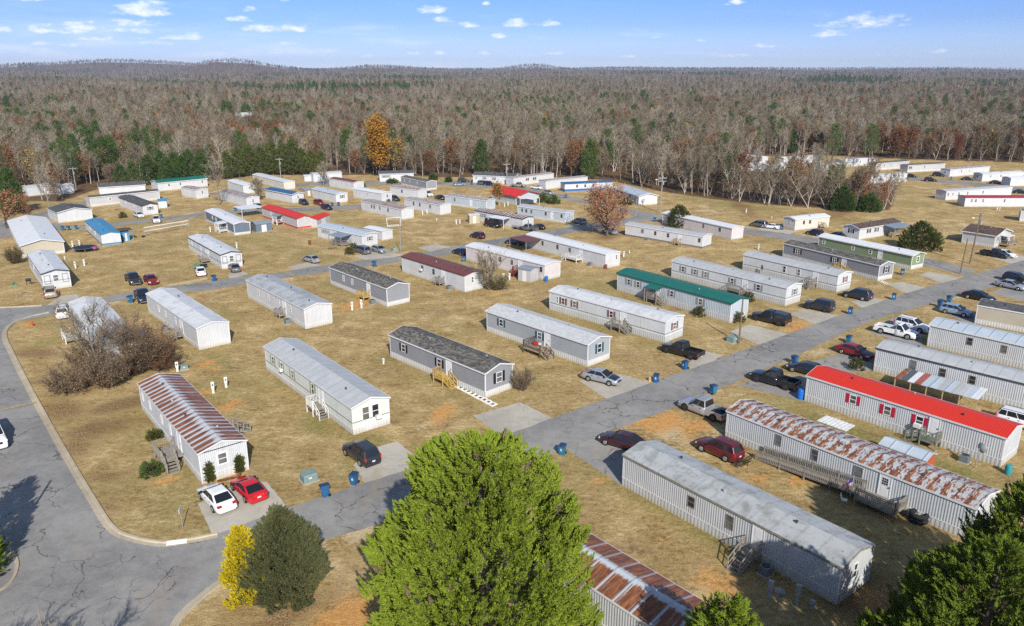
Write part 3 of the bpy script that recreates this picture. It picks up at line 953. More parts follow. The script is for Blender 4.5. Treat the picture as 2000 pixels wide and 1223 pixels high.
def deck(label, st, x, w=1.5, d=1.3, z=None, wood=None, floor=None, stair='out', sw=1.0, rail=True, y=0.0, group='wooden steps and decks at the doors', gate=True, name='wooden_deck'):
    """timber landing against the front wall at x, railings on the open sides, one flight of steps
    stair: out (away from the wall), left, right"""
    k = st.k
    z = (z if z is not None else st.skz / k) * k
    w, d = w * k, d * k
    wood = wood or WOODG
    root = thing(name, label, 'wooden steps', st.w(x, y), st.rz, group)
    # local frame of the home: x along, -y out
    fl = MB()
    nb = max(3, int(d / .15))
    for i in range(nb):
        y0 = -.06 - d * i / nb
        fl.box(-w / 2, w / 2, y0 - d / nb + .012, y0, z - .04, z)
    fl.box(-w / 2 + .02, w / 2 - .02, -.06 - d + .03, -.08, z - .20, z - .045)
    fl.obj('platform', floor or wood, root)
    for sx in (-1, 1):
        for sy in (0.06, d):
            MB().box(sx * w / 2 - .055, sx * w / 2 + .055, -sy - .06, -sy + .05, -.15, z - .20 if not rail or sy < .5 else z + .95 * k).obj('post', wood, root)
    hr = .92 * k
    n = max(2, math.ceil(z / .19))
    run = .27 * k * n
    sx0 = 0.0

    def railing(p, q):
        r = MB()
        p, q = Vector(p), Vector(q)
        up = Vector((0, 0, hr))
        r.beam(p + up, q + up, .09, .05)
        r.beam(p + up * .16, q + up * .16, .05, .05)
        m = max(2, int((q - p).length / (.16 if k > .95 else .3)))
        for i in range(m + 1):
            t = p.lerp(q, i / m)
            r.beam(t + up * .16, t + up * .98, .04, .04, up=(1, 0, 0))
        r.obj('railing', wood, root)

    c = [(-w / 2, -.1, z), (-w / 2, -d - .03, z), (w / 2, -d - .03, z), (w / 2, -.1, z)]
    if rail:
        if stair != 'left':
            railing(c[0], c[1])
        if stair == 'out':
            if w - sw * k > .35:
                railing(c[1], (w / 2 - sw * k, -d - .03, z))
        else:
            railing(c[1], c[2])
        if stair != 'right':
            railing(c[2], c[3])
    sm = MB()
    rl = MB()
    sw *= k
    for i in range(n):
        zz = z - z * (i + 1) / (n + .0) + .0
        zt = z * (1 - (i + 1) / (n + 0.0)) + .02
        zt = z * (n - i - 1) / n + .03 if i < n - 1 else .05
        a0, a1 = .27 * k * i, .27 * k * (i + 1) + .03
        if stair == 'out':
            sm.box(w / 2 - sw, w / 2, -d - .09 - a1, -d - .09 - a0, zt - .045, zt)
        elif stair == 'right':
            sm.box(w / 2 + .05 + a0, w / 2 + .05 + a1, -d + .05, -d + .05 + min(sw, d - .1), zt - .045, zt)
        else:
            sm.box(-w / 2 - .05 - a1, -w / 2 - .05 - a0, -d + .05, -d + .05 + min(sw, d - .1), zt - .045, zt)
    if stair == 'out':
        ends = [((w / 2 - sw + .03, -d - .09, z), (w / 2 - sw + .03, -d - .09 - run, .05)), ((w / 2 - .03, -d - .09, z), (w / 2 - .03, -d - .09 - run, .05))]
    else:
        sg = 1 if stair == 'right' else -1
        ends = [((sg * (w / 2 + .05), yy, z), (sg * (w / 2 + .05 + run), yy, .05)) for yy in (-d + .08, -d + .02 + min(sw, d - .1))]
    for p, q in ends:
        p, q = Vector(p), Vector(q)
        sm.beam(p - Vector((0, 0, .14)), q - Vector((0, 0, .06)), .05, .2)
        if rail:
            up = Vector((0, 0, hr))
            rl.beam(p + up, q + up, .07, .07)
            rl.beam(p + up * .45, q + up * .45, .05, .07)
            for t in (p, q, p.lerp(q, .5)):
                rl.beam(t - Vector((0, 0, .1)), t + up, .08, .08, up=(1, 0, 0))
    sm.obj('stairs', floor or wood, root)
    if rail:
        rl.obj('stair_railing', wood, root)
    return root


def ac_unit(label, st, x, out=.9, along=0.0, name='air_conditioner'):
    p = st.w(x, -out)
    r = thing(name, label, 'air conditioner', p, st.rz, 'outdoor air conditioners')
    k = st.k
    s = .38 * k
    b = MB().box(-s, s, -s, s, .06, .72 * k)
    for i in range(7):
        z = .12 + i * .085 * k
        b.box(-s - .012, s + .012, -s - .012, s + .012, z, z + .03)
    b.obj('casing', plain('ac_grey', (0.17, 0.19, 0.20), .6), r)
    MB().box(-s - .1, s + .1, -s - .1, s + .1, -.05, .06).obj('base', CONC, r)
    t = MB().tube((0, 0, .72 * k), (0, 0, .75 * k), s * .8, n=16)
    t.obj('fan_grille', DKT, r)
    return r
# ------------------------------------------------------------------ the near rows, left of the main street
H = {}
SIL = {'frame': ALUF}
H['rust'] = home('white mobile home with striped rusty roof beside the red coupe', (278, 800), (395, 946), roof='rust', rise=.62, bow=False, oh=.08, win=[(279, None, {'w': .5, 'border': .08}), (293, None, {'w': .5}), (316, None, {'w': .5}), (333, None, {'w': .55, 'h': 1.2, 'border': .1})],
                 doors=[351], R_=[(.47, None, {'w': 1.0, 'h': 1.25, 'border': .14, 'pane': 1, 'dz': -.05})], wall='dull', pediment=True, sk=.75, vents=4)
H['sage'] = home('pale mint home with plain grey roof and sage shutters', (521, 722), (690, 850), roof='alu', rise=.6, bow=False, oh=.12, wall='mint', win=[(533, 's'), (550, 's'), (571, 's'), (611, 's', {'h': 1.3})], doors=[628], band=1.28,
                 R_=[(.36, None, {'w': .8, 'h': 1.45, 'pane': 2, 'border': .05}), (.62, None, {'w': .8, 'h': 1.45, 'pane': 0, 'border': .05})], fascia=TRIM, pediment=False)
H['shingle'] = home('grey sided home with mottled dark shingle roof and yellow porch steps', (763, 697), (948, 778), wall='grey', roof='shg', rise=.62, bow=False, oh=.12, win=[(788, 'k', {'w': .85}), (858, 'k', {'w': .85})], doors=[877], R_=[(.5, 'k', {'w': .95, 'h': 1.25, 'pane': 1})], vents=4, sk=.75)
H['paleroof'] = home('light grey sided home with pale grey shingle roof and teal shutters', (951, 647), (1147, 717), wall='ltgrey', roof='shl', rise=.55, bow=False, oh=.14, fascia=TRIM, win=[(979, 't', {'w': .85}), (1054, 't', {'w': .85})], doors=[1069], R_=[(.52, 't', {'w': .8, 'h': 1.2})], vents=2, sk=.75)
H['brownshut'] = home('long dingy white home with dark trim line and brown shutters', (1073, 605), (1298, 670), wall='dull', skirt='skd', roof='worn', rise=.4, win=[(1089, None, {'w': .35}), (1100, 'b', {'w': .7}), (1122, 'b', {'w': .7}), (1194, 'b', {'w': .7})], doors=[1217], band=1.2, R_=[(.5, 'b', {'w': .8})], sk=.9)
H['greenroof'] = home('white home with dark green metal roof and small green porch', (1205, 567), (1425, 631), wall='pale', skirt='skd', roof='green', rise=.45, bow=False, oh=.16, fascia=plain('dark_green_fascia', (.015, .09, .07), .5), win=[(1228, 'g'), (1246, 'g'), (1312, 'g'), (1368, 'g', {'w': .8})], doors=[1285], R_=[], sk=.9, vents=2)
H['greyshut'] = home('white home with grey roof and grey shutters behind the green roofed home', (1311, 541), (1533, 598), wall='dull', skirt='skd', roof='alu', rise=.4, win=[(1334, 'g'), (1357, 'g', {'pane': 2}), (1378, 'g', {'pane': 1}), (1430, 'g'), (1481, 'g', {'w': .8})], doors=[1454], band=1.25, R_=[(.55, 'g', {'w': .8})], sk=.9)
H['orangewin'] = home('white ribbed home with grey roof and a rust coloured end window', (1450, 527), (1633, 571), wall='dull', skirt='skd', roof='alu', rise=.4, win=[(1532, None, {'h': 1.2}), (1560, None, {'h': 1.2})], doors=[1592], R_=[(.55, 'b', {'w': .6, 'pane': 1})], sk=.85, band=1.15)
H['greylong'] = home('long grey sided home with dark shingle roof beside the sage green home', (1528, 502), (1714, 549), wall='grey', roof='shg', rise=.55, bow=False, oh=.12, win=[(1558, 'k', {'w': 1.2, 'cols': 2}), (1630, 'k', {'w': 1.0, 'cols': 2})], doors=[1648], R_=[(.5, 'k', {'w': .9, 'h': 1.2})], sk=.8)
H['greenside'] = home('sage green sided home with white roof', (1597, 487), (1778, 527), wall='green', roof='white', rise=.5, bow=False, oh=.2, fascia=TRIM, win=[(1609, None, {'border': .1}), (1666, None, {'w': .8, 'border': .1}), (1700, None, {'w': .8, 'border': .1})], doors=[1719], R_=[(.5, None, {'w': 1.0, 'h': 1.3, 'border': .14})], sk=.8)

# ------------------------------------------------------------------ second row
H['bush'] = home('white home with worn white roof behind the leafless bushes', (141, 630), (246, 768), roof='worn', rise=.5, bow=False, oh=.1, W=4.2, vents=3, win=[(170, None, {'w': .5}), (200, None, {'w': .5})], ext=-7.0)
H['whitepeak'] = home('white home with worn roof and a blank white gable left of the patchy roofed home', (291, 611), (389, 684), roof='worn', rise=.5, bow=False, oh=.08, win=[(310, None, {'w': .5}), (324, None, {'w': .5}), (343, None, {'w': .5})], doors=[355], vents=2)
H['patchy'] = home('white ribbed home with a patchy peeling roof near the grey home', (485, 582), (597, 643), roof='lichen', rise=.5, bow=False, oh=.1, win=[(505, None, {'w': .5}), (524, None, {'w': .5}), (545, None, {'w': .5}), (567, None, {'w': .5})], doors=[556], vents=5)
H['newgrey'] = home('grey sided home with dark shingle roof and a blank grey end wall', (646, 555), (756.6, 599.6), wall='grey', roof='shg', rise=.6, bow=False, oh=.1, win=[(671, None, {'w': .55, 'border': .1}), (688, None, {'w': .55, 'border': .1})], doors=[720], vents=4, sk=.7)
H['brownroof'] = home('white home with rust brown metal roof beside the bare bush', (786, 531), (908, 571), roof='maroon', rise=.45, bow=False, oh=.1, fascia=plain('brown_fascia', (.12, .04, .03), .6), win=[(825, None, SIL), (847, None, SIL)], doors=[866], R_=[(.4, None, {'w': .5})], wall='white', vents=3, sk=.7)
H['pinkish'] = home('faintly pinkish white home with white roof behind the small grey shed', (911, 508), (1064, 548), wall='rose', roof='white', rise=.35, win=[(977, None, SIL), (1000, None, SIL), (1057, None, SIL)], doors=[1016], vents=2, sk=.7)
H['whiteporch'] = home('white home with white roof and a white railed porch', (1028, 483), (1182, 524.6), roof='white', wall='white', rise=.38, win=[(1060, None, SIL), (1089, None, SIL), (1113, None, SIL)], doors=[1134], R_=[(.75, None, {'w': .5})], vents=2, sk=.8)
H['darkskirt'] = home('long white home with dark grey skirting behind the russet oak', (1221, 460.6), (1371, 486), wall='white', skirt='skg', roof='alu', rise=.35, win=[(1255, None, SIL), (1280, None, SIL), (1305, None, SIL), (1366, None, SIL)], doors=[1327], vents=1, sk=.5)
H['rosehome'] = home('pinkish home with white roof behind the round evergreen', (1293, 437), (1428, 468.5), wall='rose', roof='white', rise=.4, bow=False, oh=.12, win=[(1374, None, SIL), (1406, None, SIL)], vents=1)

# ------------------------------------------------------------------ left field
H['panelend'] = home('white home with worn roof and a black trimmed end window by the tan car', (60, 526), (87, 567.7), roof='worn', rise=.5, bow=False, oh=.15, fascia=DKT, R_=[(.48, None, {'w': .9, 'h': 1.2, 'pane': 1, 'border': .07})], endpanels=True, win=[(66, None, {'w': .5})], band=1.5)
H['doublebeige'] = home('wide beige home with low pale metal roof at the road bend', (20, 452), (44.5, 504), W=8.6, wall='beige', roof='white', rise=1.0, bow=False, oh=.25, group='double-wide mobile homes', h=2.9)
H['blueroof'] = home('white home with sky blue roof and blue skirting', (169.5, 452), (200.7, 481), W=4.3, skirt='skb', roof='blue', rise=.45, bow=False, oh=.1, fascia=plain('blue_fascia', (.05, .2, .36), .5), win=[(176, None, {'w': .5}), (186, None, {'w': .5})], h=2.95)
H['panelwhite'] = home('white home with worn roof and black outlined end panels near the grey sedan', (370.5, 488.5), (434, 526), roof='worn', rise=.45, bow=False, oh=.1, fascia=DKT, win=[(375, None, {'w': .5}), (392, None, {'w': .5}), (402, None, {'w': .5})], doors=[407], R_=[(.5, None, {'w': .9, 'h': 1.2, 'pane': 1})], band=1.3, endpanels=True)
H['slate'] = home('slate blue home with white roof and white porch', (403, 431.5), (458.6, 460), wall='slate', roof='white', rise=.4, bow=False, oh=.12, win=[(415, None, {'w': .9, 'border': .12}), (422, None, {'w': .9, 'border': .12}), (457, None, {'w': .6, 'border': .12})], doors=[443], vents=1)
H['redskirt'] = home('pale grey home with bright red roof and red skirting', (514, 424.5), (582, 448), wall='grey2', skirt='skr', roof='red', rise=.55, bow=False, oh=.14, fascia=plain('red_fascia', (.5, .03, .03), .5), win=[(529, None, {'w': .6, 'border': .12})], doors=[549], vents=0)
H['plantporch'] = home('white home with blue grey roof and a plant covered porch', (622, 463.5), (708.5, 484), roof='seam', rise=.45, bow=False, oh=.14, win=[(632, 'g'), (640, 'g'), (655, None, {'w': .5})], R_=[(.5, 'g', {'w': .8})], vents=1, W=4.6)

# ------------------------------------------------------------------ far rows
far = dict(vents=1)
home('wide white home with dark grey shingle roof and blank gable by the side road', (96, 426), (115, 436), W=9.0, roof='shd', rise=.9, bow=False, oh=.2, wall='white', group='double-wide mobile homes', **far)
home('white home with charcoal roof and grey shuttered end window', (235, 403), (281, 421), roof='shd', rise=.5, bow=False, oh=.2, wall='white', R_=[(.5, 'g', {'w': .9})], win=[(245, None, {'w': .5}), (262, None, {'w': .5})], fascia=DKT, **far)
home('long pale grey home behind the charcoal roofed home', (178, 404.5), (313, 390), roof='shd', rise=.35, bow=False, oh=.15, wall='grey2', win=[(215, None, {'w': .9, 'border': .12})], **far)
home('white home with dark shingle roof at the foot of the pines', (196, 383), (285, 377), W=6, roof='shd', rise=1.0, bow=False, oh=.2, wall='white', **far)
home('white L-shaped home with dark green roof under the pines', (310, 374), (406, 364), W=6, roof='green', rise=.8, bow=False, oh=.2, win=[(330, None, {}), (352, None, {}), (395, None, {})], **far)
home('white home with mottled rust brown roof raised on a high skirting', (356, 383), (385, 388.6), roof='rustb', rise=.35, wall='white', R_=[(.5, None, {'w': .6})], win=[(362, None, {'w': .5})], **far)
home('white home with a long rusty roof near the bare tree', (432, 391), (483, 405.5), roof='rustb', rise=.35, win=[(440, None, {'w': .5}), (455, None, {'w': .5}), (470, None, {'w': .5})], R_=[(.5, None, {'w': .6})], **far)
home('small white home with white roof behind the long rusty one', (446, 369), (476.4, 379), roof='white', rise=.35, R_=[(.5, None, {'w': .5})], **far)
home('long cream home with pale grey roof along the pines', (494.5, 355), (555.6, 371), wall='cream', roof='worn', rise=.35, h=2.9, win=[(510, None, {'w': .5})], **far)
home('white home with deep blue roof and open porch', (519.5, 387), (572, 397.5), roof='dblue', rise=.55, bow=False, oh=.25, R_=[(.5, None, {'w': .6})], win=[(545, None, {'w': .5}), (557, None, {'w': .5})], **far)
home('white home with blue grey roof beside the small tan shelter', (611, 386), (657, 397), roof='seam', rise=.45, bow=False, oh=.15, R_=[(.55, 'g', {'w': .9})], **far)
home('white home with red brown rusted roof at the back street', (644, 364.5), (692, 373), roof='maroon', rise=.35, win=[(652, None, {'w': .5}), (668, None, {'w': .5}), (680, None, {'w': .5})], **far)
home('white home with white roof in front of the red brown roofed one', (691, 386), (746, 395.5), roof='white', rise=.35, win=[(696, None, {'w': .5}), (718, None, {'w': .5})], R_=[(.55, None, {'w': .8})], **far)
home('white home with rusty roof beside the goal frame', (706.6, 411), (785, 429.5), roof='rust', rise=.35, win=[(726, None, SIL), (731, None, SIL), (742, None, SIL), (758, None, SIL)], **far)
home('white home with weathered grey roof next to the one with the goal frame', (790.5, 406.5), (860, 420), roof='rustl', rise=.35, win=[(808, None, SIL), (820, None, SIL), (840, None, SIL)], **far)
home('white home with brown streaked roof and small end porch', (763, 382), (817, 389), roof='rustb', rise=.35, win=[(785, None, SIL)], **far)
home('grey home with grey shingle roof at the far street corner', (783.5, 361), (833.6, 372), wall='grey', roof='shg', rise=.5, bow=False, oh=.1, win=[(790, None, {'w': .6}), (800, None, {'w': .6}), (815, None, {'w': .6})], **far)
home('white home with low gabled dark roof in front of the orange tree', (742, 355), (808, 353), W=6, roof='shd', rise=.8, bow=False, oh=.2, win=[(750, 'g', {'w': .9}), (758, 'g', {'w': .9}), (795, None, {})], group='double-wide mobile homes', **far)
home('white home with patchy rusted grey roof and blue steps', (869.5, 399.5), (950, 411), roof='rustl', rise=.35, wall='pale', win=[(888, None, SIL)], doors=[920], **far)
home('white home with orange striped rusty roof and a cream shed', (928, 431), (1021, 449), roof='rust', rise=.4, bow=False, oh=.1, win=[(937, 'g', {}), (946, 'g', {})], R_=[(.5, None, {'w': .6})], fascia=DKT, **far)
home('white home with grey roof beside the one with orange striped roof', (1011, 422), (1103, 436.5), roof='alu', rise=.35, wall='pale', win=[(1020, None, SIL), (1028, None, SIL), (1038, None, SIL), (1066, None, SIL), (1097, None, SIL)], doors=[1078], R_=[(.5, None, {'w': .6})], **far)
home('white home with long pitched red roof and covered porch', (961, 391), (1008, 401), W=9.5, roof='red', rise=1.3, bow=False, oh=.5, wall='pale', win=[(970, None, {}), (990, None, {})], fascia=plain('red_fascia', (.5, .03, .03), .5), group='double-wide mobile homes', **far)
home('white home with grey gabled roof below the tall dark pine', (924, 357), (1005, 361), W=6.5, roof='shd', rise=.9, bow=False, oh=.2, win=[(930, None, {}), (946, 'g', {}), (965, 'g', {}), (990, None, {})], group='double-wide mobile homes', **far)
home('white home with faintly rusted flat roof and two dark windows', (1003, 364), (1081, 354), roof='rustl', rise=.35, win=[(1030, 'k', {}), (1044, 'k', {})], L_=[(.5, None, {'w': .6})], **far)
home('white home with rusted roof behind the deep blue roofed home', (1066, 370), (1147, 361), roof='rustl', rise=.35, **far)
home('white home with royal blue roof and royal blue skirting', (1103, 375.5), (1196, 371), skirt='skbl', roof='dblue', rise=.3, sk=1.0, win=[(1127, None, SIL), (1143, None, SIL), (1159, None, SIL)], L_=[(.5, None, {'w': .5})], doors=[1168], fascia=plain('royal_blue_fascia', (.02, .1, .28), .5), **far)
home('wide white home with pale grey roof beside the tall utility pole', (1197.5, 383), (1247, 401), W=6.6, roof='seam', rise=.8, bow=False, oh=.3, wall='white', win=[(1207, 'k', {}), (1215, 'k', {}), (1230, 'k', {})], group='double-wide mobile homes', **far)
H['cream'] = home('cream home with white roof and steps beside the open field', (1551.6, 450.5), (1618, 443), wall='cream', roof='white', rise=.4, bow=False, oh=.12, win=[(1570, None, SIL), (1582, None, SIL)], L_=[(.5, None, {'w': .5})], vents=1)
H['brownshing'] = home('white home with brown shingle roof and black shuttered end window', (1676.5, 469), (1756, 455.5), wall='white', roof='shb', rise=.7, bow=False, oh=.25, win=[(1697, 'k', {}), (1712, 'k', {})], L_=[(.5, 'k', {'w': .8})], vents=1, W=4.8)
H['doublegrey'] = home('wide grey green home with dark brown roof and front deck', (1877.5, 474), (1940.5, 484), W=9.0, wall='grey2', roof='shb', rise=1.15, bow=False, oh=.3, group='double-wide mobile homes', vents=2, R_=[(.2, 'g', {}), (.45, 'g', {}), (.75, 'g', {})])
home('long white home with grey roof above the dark red roofed home', (1846, 391.5), (1974, 383), roof='alu', rise=.35, win=[(1852, None, {}), (1861, None, {}), (1873, None, {}), (1890, None, {}), (1920, None, {})], **far)
home('long white home with dark red roof at the right hand field', (1883, 404), (2010, 404), roof='dred', rise=.35, win=[(1898, None, {}), (1906, None, {}), (1920, None, {'pane': 2}), (1962, None, {})], fascia=plain('dark_red_fascia', (.3, .03, .04), .5), **far)
home('pale grey end of a rusty roofed home at the right edge of the field', (1991, 432), (2100, 440), wall='grey2', roof='rust', rise=.35, **far)
home('white home at the wood edge nearest the bare trees', (1642, 326), (1709, 323.5), roof='white', rise=.35, win=[(1655, None, {}), (1680, None, {}), (1695, None, {})], **far)
home('grey sided home with yellow steps on the far hill', (1710, 333), (1774, 328), wall='grey2', roof='shg', rise=.4, bow=False, oh=.15, win=[(1727, None, {}), (1739, None, {})], **far)
home('grey sided home with shutters and yellow steps above the hill street', (1772, 337), (1844, 333), wall='grey2', roof='shg', rise=.4, bow=False, oh=.15, win=[(1778, 'k', {}), (1806, None, {})], **far)
home('white home with brown grey roof on the far hill street', (1854, 346), (1931, 339), roof='rustl', rise=.35, win=[(1878, None, {}), (1893, None, {})], L_=[(.5, None, {})], **far)
home('white home with blue grey gable at the end of the hill street', (1917, 355), (1998, 351), roof='worn', rise=.35, win=[(1935, None, {}), (1955, None, {})], L_=[(.5, None, {})], **far)
home('small white home with bright roof at the far right edge', (1972, 364), (2040, 362), roof='white', rise=.35, **far)
home('white home half hidden by bare trees below the hill street', (1689, 360), (1769.6, 355), roof='worn', rise=.35, **far)
for lab, A_, B_ in (('white home seen through the bare trees, uppermost of that cluster', (1530, 322), (1604, 317)), ('white home seen through the bare trees left of the hill homes', (1500, 337), (1574, 331)),
                    ('small white home among bare trees beside the woods', (1452, 316), (1488, 320)), ('white home among trees in front of the bare tree cluster', (1452, 336), (1492, 331)), ('little pale home between bare trees below the hill homes', (1606, 336), (1640, 333))):
    home(lab, A_, B_, roof='white', rise=.35, **far)
home('white home behind the left roadside trees, taller of the two', (56, 384), (118, 377), roof='alu', rise=.35, h=3.3, **far)
home('white home behind the left roadside trees with rounded end', (116, 381), (146, 377), roof='white', rise=.35, **far)
home('white home with grey roof behind the small bare tree at the wood edge', (613, 356), (668, 352), roof='alu', rise=.5, **far)

# ------------------------------------------------------------------ right of the main street
H['bottom'] = home('grey white ribbed home with lichen stained roof in the front right', (1215, 948), (1634, 1182), W=4.3, wall='silver', skirt='skd', roof='lichen', rise=.5, bow=False, oh=.07, win=[(1350, None, {'frame': ALUF, 'w': .75}), (1425, None, {'frame': ALUF, 'w': .75, 'h': 1.2})], doors=[1480], R_=[(.45, None, {'w': .5, 'h': 1.2})],
                    sk=.8, fascia=plain('mossy_drip_edge', (0.23, 0.22, 0.17), .8, var=.3), wz=1.95)
H['ramp'] = home('silver home with blotched rusty roof and long ramp', (1416, 854.5), (1860, 1043), ext=1.3, wall='silver', skirt='skd', roof='rustb', rise=.5, bow=False, oh=.08, win=[(1520, None, {'frame': ALUF, 'w': .7, 'h': 1.1}), (1591, None, {'frame': ALUF, 'w': .7, 'h': 1.1, 'pane': 2}), (1676, None, {'frame': ALUF, 'w': .8, 'h': 1.1, 'pane': 1})],
                  doors=[(1728, {'lite': True})], sk=.7, h=2.95)
H['red'] = home('silver home with bright red ribbed roof and red shutters', (1571, 783), (1953, 913), wall='silver', skirt='skd', roof='red', rise=.55, bow=False, oh=.1, fascia=plain('white_drip', (.6, .6, .6), .6), win=[(1666, 'r', {'w': .75, 'pane': 2}), (1733, 'r', {'w': .75, 'pane': 2}), (1796, 'r', {'w': .75})], doors=[1824], sk=.75)
H['seamgrey'] = home('silver home with plain grey roof behind the red roofed home', (1705.6, 724.6), (2000, 802), wall='silver', skirt='skd', roof='alu', rise=.42, fascia=DKT, win=[(1783, None, {'frame': ALUF, 'h': 1.2, 'pane': 1}), (1841, None, {'frame': ALUF}), (1899, None, {'frame': ALUF})], sk=.75, ext=5)
H['seam'] = home('silver home with seamed blue grey roof behind the white pickup', (1810, 676), (2000, 722), wall='silver', skirt='skd', roof='seam', rise=.45, oh=.12, win=[(1894, None, {'frame': ALUF}), (1961, None, {'frame': ALUF})], sk=.75, ext=7)
H['beigeend'] = home('beige lap sided home with dark shingle roof at the right edge', (1903, 631.5), (2000, 650), wall='beige', roof='shd', rise=.45, bow=False, oh=.06, sk=.7, ext=10, h=2.8)
# the rusty roof at the bottom, mostly behind the big cedar
pr_ = G(1133.7, 1031.7, 3.05)
pr2 = G(1378, 1178, 3.05)
u_ = (pr2 - pr_).normalized()
v_ = Vector((-u_.y, u_.x, 0))
a_ = pr_ - v_ * 4.25 - u_ * 1.5
b_ = pr_ - v_ * 4.25 + u_ * 18.5
H['orange'] = home('silver home with orange panelled rusty roof behind the big cedar', PX((a_.x, a_.y, 0)), PX((b_.x, b_.y, 0)), wall='silver', skirt='skd', roof='rusto', rise=.55, bow=False, oh=.06, win=[(1255, None, {'frame': ALUF})], sk=.75, vents=2)

# ------------------------------------------------------------------ steps and decks
deck('weathered grey deck with railings beside the rusty striped roof home', H['rust'], H['rust'].dx[0] - .3, 2.6, 2.0, .95, stair='right', sw=1.1)
deck('white railed landing with grey steps at the sage shuttered home', H['sage'], H['sage'].dx[0] - .3, 1.5, 1.3, .85, WOODW, WOODG, stair='right', sw=1.1)
deck('new yellow timber steps at the mottled shingle home in front', H['shingle'], H['shingle'].dx[0] - .5, 1.7, 1.3, .85, WOODN, stair='right', sw=1.0)
deck('dark brown deck piled with toys at the teal shuttered home', H['paleroof'], H['paleroof'].dx[0] - .7, 3.0, 2.2, .85, WOODB, WOODT, stair='right', sw=1.1)
deck('grey wooden steps at the brown shuttered home', H['brownshut'], H['brownshut'].dx[0] - .4, 1.5, 1.2, .95, stair='right')
deck('grey porch deck under the little green roof', H['greenroof'], H['greenroof'].dx[0], 1.8, 1.6, .95, stair='right')
deck('grey wooden steps with plants at the grey shuttered home', H['greyshut'], H['greyshut'].dx[0] - 1.2, 2.6, 1.4, .95, stair='right')
deck('tall grey steps at the home with the rust coloured end window', H['orangewin'], H['orangewin'].dx[0] - .2, 1.4, 1.3, .9, stair='out')
deck('yellow timber landing at the long grey home by the sage green home', H['greylong'], H['greylong'].dx[0] - .3, 1.6, 1.3, .85, WOODN, stair='right')
deck('thin railed steps at the worn roofed home near the field', H['whitepeak'], H['whitepeak'].dx[0], 1.0, 1.0, .65, stair='out', sw=.9)
deck('small weathered steps at the patchy roofed home', H['patchy'], H['patchy'].dx[0] - .4, 1.2, 1.0, .7, stair='left', sw=.9)
deck('small yellow timber landing at the blank ended grey home', H['newgrey'], H['newgrey'].dx[0] - .3, 1.5, 1.3, .75, WOODN, stair='left', sw=1.0)
deck('grey wooden steps at the rust brown roofed home', H['brownroof'], H['brownroof'].dx[0] - .2, 1.2, 1.2, .75, stair='left')
deck('dark red wooden steps beside the small grey shed', H['pinkish'], H['pinkish'].dx[0], 1.4, 1.4, .75, WOODR, stair='out')
deck('white railed porch deck on the white home with white roof', H['whiteporch'], H['whiteporch'].dx[0] - 1.0, 3.4, 1.8, .85, WOODW, stair='left')
deck('little weathered steps at the dark skirted home', H['darkskirt'], H['darkskirt'].dx[0], 1.2, 1.2, .8, WOODT, stair='left')
deck('cluttered wooden landing at the home with black outlined end panels', H['panelwhite'], H['panelwhite'].dx[0], 2.0, 1.8, .6, stair='left')
deck('grey wooden steps at the lichen stained home in the front right', H['bottom'], H['bottom'].dx[0] - .2, 1.3, 1.2, .85, stair='out', sw=1.1)
deck('green grey wooden landing at the red roofed home', H['red'], H['red'].dx[0] + .1, 1.5, 1.3, .8, plain('green_grey_wood', (.19, .20, .15), .85, var=.25), stair='left')
deck('wooden stairs at the cream home beside the field', H['cream'], H['cream'].L * .72, 1.2, 1.1, .75, WOODT, stair='right')

deck('lattice sided wooden landing at the back of the striped rusty home', BackSite(H['rust']), 7.6, 1.6, 1.5, .8, stair='out')
deck('low wooden landing at the back of the blank gabled home', BackSite(H['whitepeak']), 11.5, 1.6, 1.3, .7, stair='left')
deck('pale wooden deck left of the home behind the leafless bushes', H['bush'], 9.0, 2.6, 2.4, .6, WOODW, WOODG, stair='left')
# the long wheelchair ramp of the blotched rusty home
st = H['ramp']
x1 = st.xat(1752, .8, -1.6)
x0 = st.xat(1480, .3, -1.3)
root = thing('access_ramp', 'long weathered ramp with slatted railings along the silver home', 'ramp', st.w(0, 0), st.rz)
zd, ww_ = .78, 1.3
xd = st.dx[0] - 1.4
fl = MB()
n = 60
for i in range(n):
    xa, xb = x0 + (xd - x0) * i / n, x0 + (xd - x0) * (i + 1) / n - .015
    za, zb = .06 + (zd - .06) * i / n, .06 + (zd - .06) * (i + 1) / n
    fl.hexa([(xa, -.3 - ww_, za - .05), (xb, -.3 - ww_, zb - .05), (xb, -.3, zb - .05), (xa, -.3, za - .05)], [(xa, -.3 - ww_, za), (xb, -.3 - ww_, zb), (xb, -.3, zb), (xa, -.3, za)])
fl.obj('ramp_floor', WOODG, root)
pf = MB()
for i in range(12):
    pf.box(xd, x1, -.1 - 2.0 * (i + 1) / 12 + .012, -.1 - 2.0 * i / 12, zd - .05, zd)
pf.box(xd + .03, x1 - .03, -2.05, -.12, zd - .22, zd - .055)
pf.obj('platform', WOODG, root)


def ramprail(p, q, zp, zq):
    r = MB()
    p, q = Vector((*p, zp)), Vector((*q, zq))
    up = Vector((0, 0, .9))
    r.beam(p + up, q + up, .1, .06)
    r.beam(p + up * .82, q + up * .82, .05, .09)
    r.beam(p + up * .12, q + up * .12, .05, .09)
    m_ = int((q - p).length / .17)
    for i in range(m_ + 1):
        t = p.lerp(q, i / m_)
        r.beam(t + up * .12, t + up * .95, .045, .04, up=(1, 0, 0))
    r.obj('railing', WOODG, root)
    m_ = max(1, int((q - p).length / 2.2))
    for i in range(m_ + 1):
        t = p.lerp(q, i / m_)
        MB().beam((t.x, t.y, -.15), tuple(t + up * 1.12), .1, .1, up=(1, 0, 0)).obj('post', WOODG, root)


